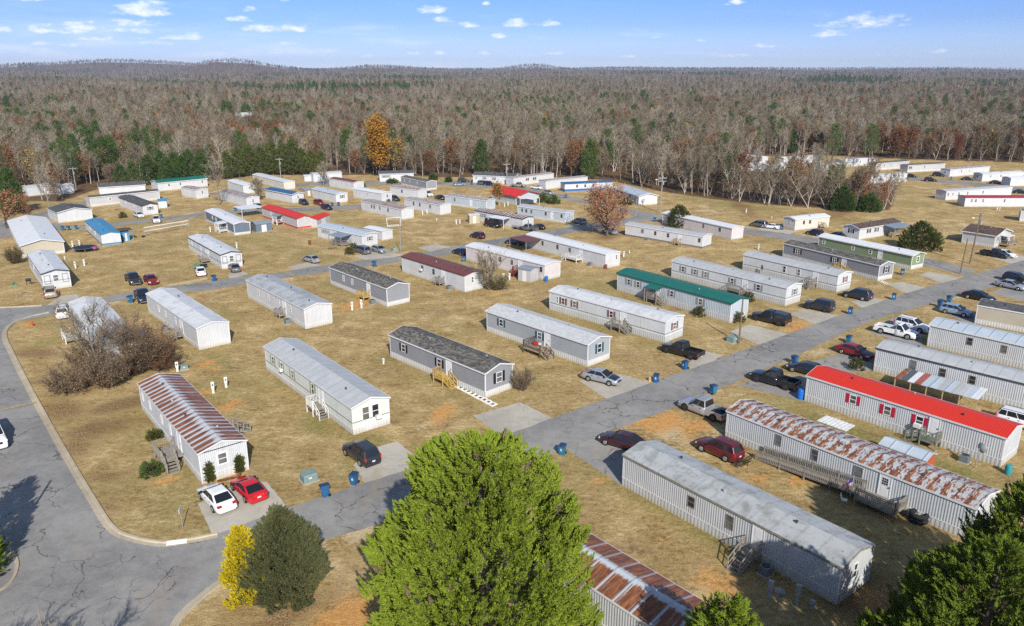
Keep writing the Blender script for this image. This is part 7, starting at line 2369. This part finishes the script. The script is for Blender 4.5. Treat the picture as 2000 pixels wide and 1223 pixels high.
# a line of trees along the edge
for (p, q) in zip(EDGE, EDGE[1:]):
    L = (q - p).length
    for k in range(int(L / 3.2)):
        t = p.lerp(q, rng.uniform(0, 1))
        d = (q - p).normalized()
        nrm = Vector((-d.y, d.x, 0))
        if nrm.y < 0:
            nrm = -nrm
        t = t + nrm * rng.uniform(0.5, 9)
        if inside(FOREST_POLY, [t.x], [t.y])[0] and abs(t.x) < t.y * .9:
            pts.append(np.array([[t.x, t.y]]))
P = np.concatenate(pts)
# keep the homes, the clearing and the streets free
clear = [(G(*q), rr) for q, rr in (((480, 246), 17), ((481, 250), 17), ((482, 255), 16), ((483, 261), 14), ((422, 227), 18), ((423, 230), 18), ((424, 234), 16), ((425, 239), 14), ((1676, 322), 10), ((1742, 328), 12), ((1808, 333), 12), ((1890, 340), 14), ((1960, 350), 14), ((1730, 356), 14), ((1567, 319), 11), ((1537, 333), 11), ((1470, 318), 8), ((1472, 333), 8), ((1623, 334), 8), ((88, 380), 12), ((130, 378), 9), ((240, 376), 14), ((360, 366), 14), ((640, 352), 10),
                                  ((775, 352), 10), ((965, 356), 13), ((1040, 356), 13), ((1100, 362), 13), ((1150, 368), 12), ((1240, 392), 13), ((525, 355), 10))]
for q in ((240, 366), (266, 364), (295, 361), (325, 359), (350, 357), (375, 356), (398, 355), (448, 350), (475, 347), (500, 344), (525, 343), (550, 342), (575, 342), (600, 342), (628, 343), (742, 345), (940, 342), (1152, 350), (26, 398)):
    clear.append((G(*q), 6.5))
THIN = [tuple(G(*q)[:2]) for q in ((1435, 338), (1700, 342), (1742, 404), (1450, 388))]
P = P[~inside(THIN, P[:, 0], P[:, 1]) | (rng.uniform(0, 1, len(P)) < .14)]
for c, rr in clear:
    P = P[np.hypot(P[:, 0] - c.x, P[:, 1] - c.y) > rr]
dist = np.hypot(P[:, 0], P[:, 1])
order = np.argsort(dist)
P, dist = P[order], dist[order]
# choose kinds: clumps of pine, rust and gold
u = rng.uniform(0, 1, len(P))
pn = snoise(P[:, 0], P[:, 1], 60, 1.7) + .7 * snoise(P[:, 0], P[:, 1], 210, .3)
rn = snoise(P[:, 0], P[:, 1], 45, 4.1) + .5 * snoise(P[:, 0], P[:, 1], 300, 2.2)
kind = np.full(len(P), 'bare', dtype='<U6')
kind[u < np.where(dist < 420, .26, .1)] = 'under'
kind[(rn > .80) & (u > .55)] = 'rust'
kind[(u > .945)] = 'rust'
kind[(rn < -.78) & (u > .5)] = 'tan'
kind[(pn > np.where(dist > 350, .74, .85)) & (u > .3)] = 'pine'
kind[(u > .875) & (u < .91)] = 'pine'
kind[(u > .938) & (u < .946)] = 'gold'
kind[(u > .91) & (u < .938)] = 'tan'
far_p = (dist > 1300) & (snoise(P[:, 0], P[:, 1], 330, 5.3) + .5 * snoise(P[:, 0], P[:, 1], 120, .8) > .62) & (u > .2)
kind[far_p] = 'pine'
far_r = (dist > 450) & (snoise(P[:, 0], P[:, 1], 130, 2.9) > .62) & (u < .5) & (u > .12) & ~far_p
kind[far_r] = 'tan'
pick = np.array([KINDS[k][int(rng.integers(len(KINDS[k])))] for k in kind])
scl = rng.uniform(.66, 1.04, len(P))
scl *= np.where(dist > 900, 1.0 + np.clip((dist - 900) / 9000, 0, .5), 1.0)
rot = rng.uniform(0, 6.28, len(P))
zz = hill_z(P[:, 0], P[:, 1])
MESH = {}
LAB = {'bare': ('bare_tree', 'tall leafless grey tree in the front rows of the woods', 'leafless trees along the front of the woods'), 'rust': ('rusty_oak', 'rust leaved tree in the front rows of the woods', 'rust leaved trees along the front of the woods'), 'tan': ('tan_leaved_tree', 'tan leaved tree in the front rows of the woods', 'tan leaved trees along the front of the woods'),
       'gold': ('golden_tree', 'golden leaved tree in the front rows of the woods', 'golden trees along the front of the woods'), 'pine': ('pine_tree', 'dark green pine scattered in the front rows of the woods', 'pines scattered along the front of the woods'), 'under': ('thicket_bush', 'low leafless thicket bush at the foot of the woods', 'thicket bushes along the front of the woods')}


def wood_tree(i, x, y, z, s, r_, name, label, group, cat='tree', crown=None):
    k, T, C, tm, cm = PROTO[i]
    if i not in MESH:
        mi = (np.arange(len(C[1])) >= C[2]).astype(int) if len(C) == 3 else None
        MESH[i] = (np_mesh(k + '_trunk', T[0], T[1], [tm]), np_mesh(k + '_crown', C[0], C[1], cm, mi))
    o = bpy.data.objects.new(name, MESH[i][0])
    c = bpy.data.objects.new('crown', MESH[i][1])
    COL.objects.link(o)
    COL.objects.link(c)
    c.parent = o
    o.location, o.rotation_euler, o.scale = (x, y, z), (0, 0, r_), (s, s, s)
    tag(o, label, cat, group)
    if crown:
        for sl in c.material_slots:
            if sl.material and sl.material.name in ('rust_leaves', 'gold_leaves', 'pine_needles'):
                sl.link = 'OBJECT'
                sl.material = crown
    return o


# trees that stand out, read off the survey
def standout(kind_, px, py, ytop, label, group=None, var=0, crown=None, name=None, wide=1.0):
    p = G(px, py)
    i = KINDS[kind_][var % len(KINDS[kind_])]
    hh = max(PROTO[i][1][0][:, 2].max(), PROTO[i][2][0][:, 2].max())
    s = hz_at(p, ytop) / hh
    o = wood_tree(i, p.x, p.y, 0, s, rnd.uniform(0, 6), name or LAB[kind_][0], label, group, crown=crown)
    o.scale = (s * wide, s * wide, s)
    return o


p = G(742, 345)
T, C = bare(hz_at(p, 238), .3, base=.16, spread=.28, up=1.0, limbs=30, subs=5, tw=(2, .5, 1.0, .04, .06), lf=(13, .7, .45, .8))
plant('orange_tree', 'large glowing orange tree standing before the grey woods', 'tree', p, T, C, BARKD, [TWIGB, ORNG])
standout('rust', 1722, 412, 352, 'dark red brown tree right of the two dark conifers', None, 1, RUSS, 'red_oak')
standout('rust', 1865, 316, 258, 'deep red pointed tree in the right hand woods', None, 0, treemat('deep_red_leaves', [(0, (.10, .02, .018)), (1, (.19, .045, .03))]), 'red_oak', .8)
standout('gold', 405, 352, 306, 'yellow green tree behind the pine row on the left', None, 0, treemat('yellow_green_leaves', [(0, (.20, .20, .03)), (1, (.30, .28, .06))]))
standout('pine', 940, 342, 268, 'tall dark pine behind the white home on the far street', None, 2, None, None, 1.1)
standout('pine', 1152, 350, 268, 'tall dark pine behind the royal blue roofed home', None, 2, None, None, 1.0)
standout('pine', 1694, 330, 240, 'slender pine in the right hand woods', None, 0)
standout('pine', 1622, 335, 236, 'slender pine with dark crown left of the other slender pine', None, 1)
standout('pine', 26, 420, 322, 'round crowned dark pine at the left road bend', None, 2, None, None, 1.15)
standout('rust', 14, 446, 366, 'russet tree under the round crowned pine at the left edge', None, 1, RUSS, None, 1.6)
standout('rust', 54, 440, 372, 'russet tree with a dark trunk at the left road bend', None, 0, RUSS, None, 1.0)
standout('rust', -30, 415, 350, 'russet tree at the far left edge of the road bend', None, 0, RUSS)
for px, py, yt in ((238, 366, 318), (262, 364, 312), (292, 362, 300), (318, 358, 290), (345, 357, 294), (372, 356, 288), (396, 355, 296), (330, 364, 304), (362, 362, 300)):
    standout('pine', px, py, yt, 'full dark green pine in the left pine row', 'pines of the left pine row', 2, None, None, 1.25)
for px, py, yt in ((446, 350, 292), (468, 347, 284), (490, 344, 278), (512, 343, 282), (534, 342, 272), (556, 342, 276), (574, 341, 268), (592, 341, 286), (610, 342, 290), (630, 343, 292)):
    standout('pine', px, py, yt, 'olive green pine in the pine row above the cream home', 'pines above the cream home', 2, treemat('olive_pine_needles', [(0, (.06, .08, .02)), (.5, (.095, .115, .028)), (1, (.135, .15, .04))]) if 'olive_pine_needles' not in MAT else MAT['olive_pine_needles'], None, 1.1)
for px, py, yt, kd in ((1430, 388, 300, 'bare'), (1465, 392, 318, 'bare'), (1500, 402, 322, 'bare'), (1545, 404, 325, 'bare'), (1578, 406, 318, 'bare'), (1612, 408, 326, 'bare'), (1740, 400, 330, 'bare'), (1706, 405, 338, 'bare'), (1665, 402, 334, 'bare'), (1520, 398, 330, 'bare')):
    standout(kd, px, py, yt, 'bare grey tree in the row along the far field', 'bare trees along the far field', 5 + px % 2, None, None, 1.15)
NEAR = 225
inview = np.where((np.abs(P[:, 0]) < P[:, 1] * .73))[0]
near = set(inview[:NEAR].tolist())
for j in near:
    nm, lab, grp = LAB[kind[j]]
    wood_tree(int(pick[j]), P[j, 0], P[j, 1], zz[j], scl[j], rot[j], nm, lab, grp, 'bush' if kind[j] == 'under' else 'tree')
rest = np.array([j for j in range(len(P)) if j not in near])
pc = bpy.data.collections.new('wood_prototypes')
for i, (k, T, C, tm, cm) in enumerate(PROTO):
    V = np.concatenate([T[0], C[0]])
    F = np.concatenate([T[1], C[1] + len(T[0])])
    mi = np.zeros(len(F), int)
    mi[len(T[1]):] = 1
    if len(C) == 3:
        mi[len(T[1]) + C[2]:] = 2
    pc.objects.link(bpy.data.objects.new('wood_%02d' % i, np_mesh('wood_tree', V, F, [tm] + cm, mi)))
wm = bpy.data.meshes.new('woodland')
wm.vertices.add(len(rest))
wm.vertices.foreach_set('co', np.stack([P[rest, 0], P[rest, 1], zz[rest]], 1).astype(np.float32).ravel())
for nm, typ, arr in (('pick', 'INT', pick[rest]), ('scl', 'FLOAT', scl[rest]), ('rot', 'FLOAT', rot[rest])):
    at_ = wm.attributes.new(nm, typ, 'POINT')
    at_.data.foreach_set('value', arr.astype(np.int32 if typ == 'INT' else np.float32))
wo = bpy.data.objects.new('woodland', wm)
COL.objects.link(wo)
tag(wo, 'autumn woods reaching from behind the homes to the far hills', 'woods', None, 'stuff')
ng = bpy.data.node_groups.new('scatter_trees', 'GeometryNodeTree')
ng.interface.new_socket('Geometry', in_out='INPUT', socket_type='NodeSocketGeometry')
ng.interface.new_socket('Geometry', in_out='OUTPUT', socket_type='NodeSocketGeometry')
nn = ng.nodes
gi, go = nn.new('NodeGroupInput'), nn.new('NodeGroupOutput')
ci = nn.new('GeometryNodeCollectionInfo')
ci.inputs['Collection'].default_value = pc
ci.inputs['Separate Children'].default_value = True
ci.inputs['Reset Children'].default_value = True
ip = nn.new('GeometryNodeInstanceOnPoints')
ip.inputs['Pick Instance'].default_value = True


def named(nm, typ):
    a = nn.new('GeometryNodeInputNamedAttribute')
    a.data_type = typ
    a.inputs['Name'].default_value = nm
    return a.outputs['Attribute']


cx = nn.new('ShaderNodeCombineXYZ')
lk = ng.links.new
lk(gi.outputs[0], ip.inputs['Points'])
lk(ci.outputs[0], ip.inputs['Instance'])
lk(named('pick', 'INT'), ip.inputs['Instance Index'])
lk(named('rot', 'FLOAT'), cx.inputs[2])
lk(cx.outputs[0], ip.inputs['Rotation'])
lk(named('scl', 'FLOAT'), ip.inputs['Scale'])
lk(ip.outputs[0], go.inputs[0])
md = wo.modifiers.new('scatter', 'NODES')
md.node_group = ng
home('white roofed house deep in the left woods beside a golden tree', (412, 226), (433, 225), W=8, h=4, roof='white', rise=1.6, bow=False, oh=.4, vents=0, name='woodland_house', cat='house', group='houses seen in the far woods')
home('tall white house deep in the left woods with windows in two rows', (466, 246), (494, 245), W=8, h=8, roof='alu', rise=2.2, bow=False, oh=.4, vents=0, win=[(472, None, {'w': 1.4, 'h': 1.8}), (480, None, {'w': 1.4, 'h': 1.8}), (488, None, {'w': 1.4, 'h': 1.8}), (472, None, {'w': 1.4, 'h': 1.8, 'dz': 3.4}), (480, None, {'w': 1.4, 'h': 1.8, 'dz': 3.4}), (488, None, {'w': 1.4, 'h': 1.8, 'dz': 3.4})], wz=2.6, name='woodland_house', cat='house', group='houses seen in the far woods')

# grass is thinner and greener where it meets the walls
me_ = ground.data
co_ = np.empty(len(me_.vertices) * 3, np.float32)
me_.vertices.foreach_get('co', co_)
co_ = co_.reshape(-1, 3)
for an, wd, st_, seed in (('d', .7, .8, 0.0), ('g', 1.5, .55, 2.0)):
    vals = np.empty(len(co_), np.float32)
    me_.attributes[an].data.foreach_get('value', vals)
    for s_ in SITES:
        if s_.a.y > 150:
            continue
        dx_, dy_ = co_[:, 0] - s_.a.x, co_[:, 1] - s_.a.y
        near_ = (np.abs(dx_) < 32) & (np.abs(dy_) < 32)
        lx = dx_[near_] * s_.u.x + dy_[near_] * s_.u.y
        ly = dx_[near_] * s_.v.x + dy_[near_] * s_.v.y
        ex = np.maximum(np.maximum(-lx, lx - s_.L), 0)
        ey = np.maximum(np.maximum(-ly, ly - s_.W), 0)
        e_ = np.hypot(ex, ey)
        w_ = st_ * np.exp(-e_ / wd) * (.55 + .45 * np.sin(lx * .9 + seed + s_.a.x) * np.sin(lx * .37 + s_.a.y))
        vals[near_] = np.maximum(vals[near_], w_)
    me_.attributes[an].data.foreach_set('value', vals)
# ------------------------------------------------------------------ sky, sun, air
SUN_EL, SUN_AZ = R(34), math.atan2(.245, -.97)      # azimuth of the sun seen from the scene, clockwise from +y
w = bpy.data.worlds.new('World')
scene.world = w
w.use_nodes = True
t = w.node_tree
t.nodes.clear()
m = N.__new__(N)
m.t = t
m.out = t.nodes.new('ShaderNodeOutputWorld')
sky = m.n('ShaderNodeTexSky', sky_type='NISHITA', sun_disc=False, sun_elevation=SUN_EL, sun_rotation=SUN_AZ, altitude=200, air_density=1.0, dust_density=0.6, ozone_density=1.6)
d = m.coord('Generated')
xyz = m.sep(d)
az = m.math('ARCTAN2', xyz.outputs[0], xyz.outputs[1])
el = m.math('ARCSINE', xyz.outputs[2])
# clear air: pale at the horizon, deep blue a few degrees up (autumn high pressure)
tint = m.ramp(m.math('MULTIPLY', el, 2.0, True), [(0.0, (.98, 1.16, 1.85)), (0.05, (.62, .78, 1.42)), (0.115, (.40, .57, 1.12)), (0.20, (.315, .50, 1.06)), (0.6, (.66, .84, 1.1)), (1.0, (1.08, 1.0, .92))])
clear = m.mix(1.0, sky.outputs[0], tint, 'MULTIPLY')
# fair weather cumulus with flat bases: azimuth, elevation, half width, half height (radians)
CL = [(55, 22, 62, 13, .9), (285, 36, 62, 18, 1), (110, 72, 62, 12, .9), (165, 66, 50, 12, .9), (262, 60, 62, 9, .8), (255, 73, 55, 7, .7), (512, 66, 40, 11, 1), (580, 63, 33, 11, 1), (470, 50, 30, 7, .9), (490, 33, 20, 7, .8), (850, 27, 36, 11, .95), (832, 31, 24, 9, .8), (866, 47, 26, 7, 1), (916, 55, 26, 8, .8), (1010, 52, 30, 11, .95),
      (1066, 52, 32, 9, .8), (978, 74, 22, 8, 1), (1434, 18, 20, 9, .9), (1418, 22, 24, 5, .7), (1690, 56, 90, 17, .7), (1620, 74, 48, 11, .75), (1492, 95, 34, 5, .8), (1085, 105, 26, 6, .9), (4, 74, 26, 9, .9), (350, 82, 46, 7, .8), (375, 78, 24, 8, .9), (545, 90, 30, 6, .8), (300, 92, 50, 5, .6), (200, 86, 70, 6, .6), (100, 96, 60, 6, .5),
      (810, 106, 24, 6, .8), (858, 106, 18, 5, .8), (716, 110, 16, 5, .7), (942, 106, 18, 5, .7), (1420, 112, 30, 4, .7), (1450, 111, 26, 4, .7), (1370, 84, 14, 4, .5), (540, 106, 20, 4, .6), (640, 103, 24, 4, .6), (1285, 78, 20, 4, .5), (565, 17, 14, 5, .6), (690, 8, 12, 4, .4), (950, 18, 10, 5, .7), (1840, 107, 22, 5, .6), (1230, 112, 20, 4, .5), (60, 105, 50, 6, .5), (430, 90, 20, 5, .4)]
nv = m.n('ShaderNodeCombineXYZ', {0: m.math('MULTIPLY', az, 30.0), 1: m.math('MULTIPLY', el, 78.0), 2: 0.0})
puff = m.n('ShaderNodeTexNoise', {'Vector': nv, 'Scale': 1.6, 'Detail': 8.0, 'Roughness': 0.62}).outputs[0]
body = None
for x_, y_, hw_, hh_, st_ in CL:
    ca, ce = math.atan2(x_ - 1000, FPX * CPT + (611.5 - 60) * SPT), (HOR - y_) / FPX * .97
    dx_ = m.math('DIVIDE', m.math('SUBTRACT', az, ca), hw_ * .95 / FPX)
    dy_ = m.math('DIVIDE', m.math('SUBTRACT', el, ce - hh_ * .35 / FPX), hh_ * 1.2 / FPX)
    dy_ = m.math('MULTIPLY', dy_, m.math('ADD', 1.0, m.math('MULTIPLY', m.math('LESS_THAN', dy_, 0.0), 1.3)))
    q_ = m.math('SUBTRACT', 1.0, m.math('ADD', m.math('MULTIPLY', dx_, dx_), m.math('MULTIPLY', dy_, dy_)))
    q_ = m.math('MULTIPLY', m.math('MAXIMUM', q_, -1.0), st_)
    body = q_ if body is None else m.math('MAXIMUM', body, q_)
amt_ = m.math('ADD', body, m.math('MULTIPLY', m.math('SUBTRACT', puff, .52), 2.6))
cov = m.step(amt_, .10, 1.15)
thin = m.n('ShaderNodeTexNoise', {'Vector': m.n('ShaderNodeCombineXYZ', {0: m.math('MULTIPLY', az, 9.0), 1: m.math('MULTIPLY', el, 70.0)}), 'Scale': 1.0, 'Detail': 6.0}).outputs[0]
veil = m.math('MULTIPLY', m.step(m.math('SUBTRACT', thin, m.math('MULTIPLY', az, .18)), .5, .8), m.math('MULTIPLY', m.math('SUBTRACT', 1.0, m.step(el, .0, .10)), .5))
cc = m.mix(m.step(puff, .35, .6), (7.0, 7.7, 9.0), (9.0, 9.1, 9.4))
SKYCOL = m.mix(m.math('MAXIMUM', m.math('MULTIPLY', cov, .80), veil), clear, cc)
bg = m.n('ShaderNodeBackground', {'Color': SKYCOL, 'Strength': 0.10})
t.links.new(bg.outputs[0], m.out.inputs[0])

sl = bpy.data.lights.new('sun', 'SUN')
sl.energy = 4.2
sl.angle = R(.55)
sl.color = (1, .95, .87)
so = bpy.data.objects.new('sun', sl)
COL.objects.link(so)
to_sun = Vector((math.sin(SUN_AZ) * math.cos(SUN_EL), math.cos(SUN_AZ) * math.cos(SUN_EL), math.sin(SUN_EL)))
so.rotation_euler = to_sun.to_track_quat('Z', 'Y').to_euler()
scene.view_settings.view_transform = 'Standard'
scene.view_settings.look = 'None'
scene.view_settings.exposure = 0.47
scene.view_settings.gamma = 1
scene.cycles.max_bounces = 6
scene.cycles.diffuse_bounces = 2
scene.cycles.glossy_bounces = 2
scene.cycles.transmission_bounces = 2
scene.cycles.volume_bounces = 0
scene.cycles.use_denoising = False
scene.cycles.caustics_reflective = False
scene.cycles.caustics_refractive = False

hz = MB().box(float(gx[0]) - 40, float(gx[-1]) + 40, float(gy[0]) - 80, float(gy[-1]) + 40, -7.0, 190.0)
hm_ = N('haze_air')
pv = hm_.n('ShaderNodeVolumePrincipled', {'Color': (.62, .76, 1.0), 'Density': 0.00008, 'Anisotropy': 0.1})
hm_.t.links.new(pv.outputs[0], hm_.out.inputs['Volume'])
ho = hz.obj('haze', hm_.mat)
ho['kind'] = 'stuff'
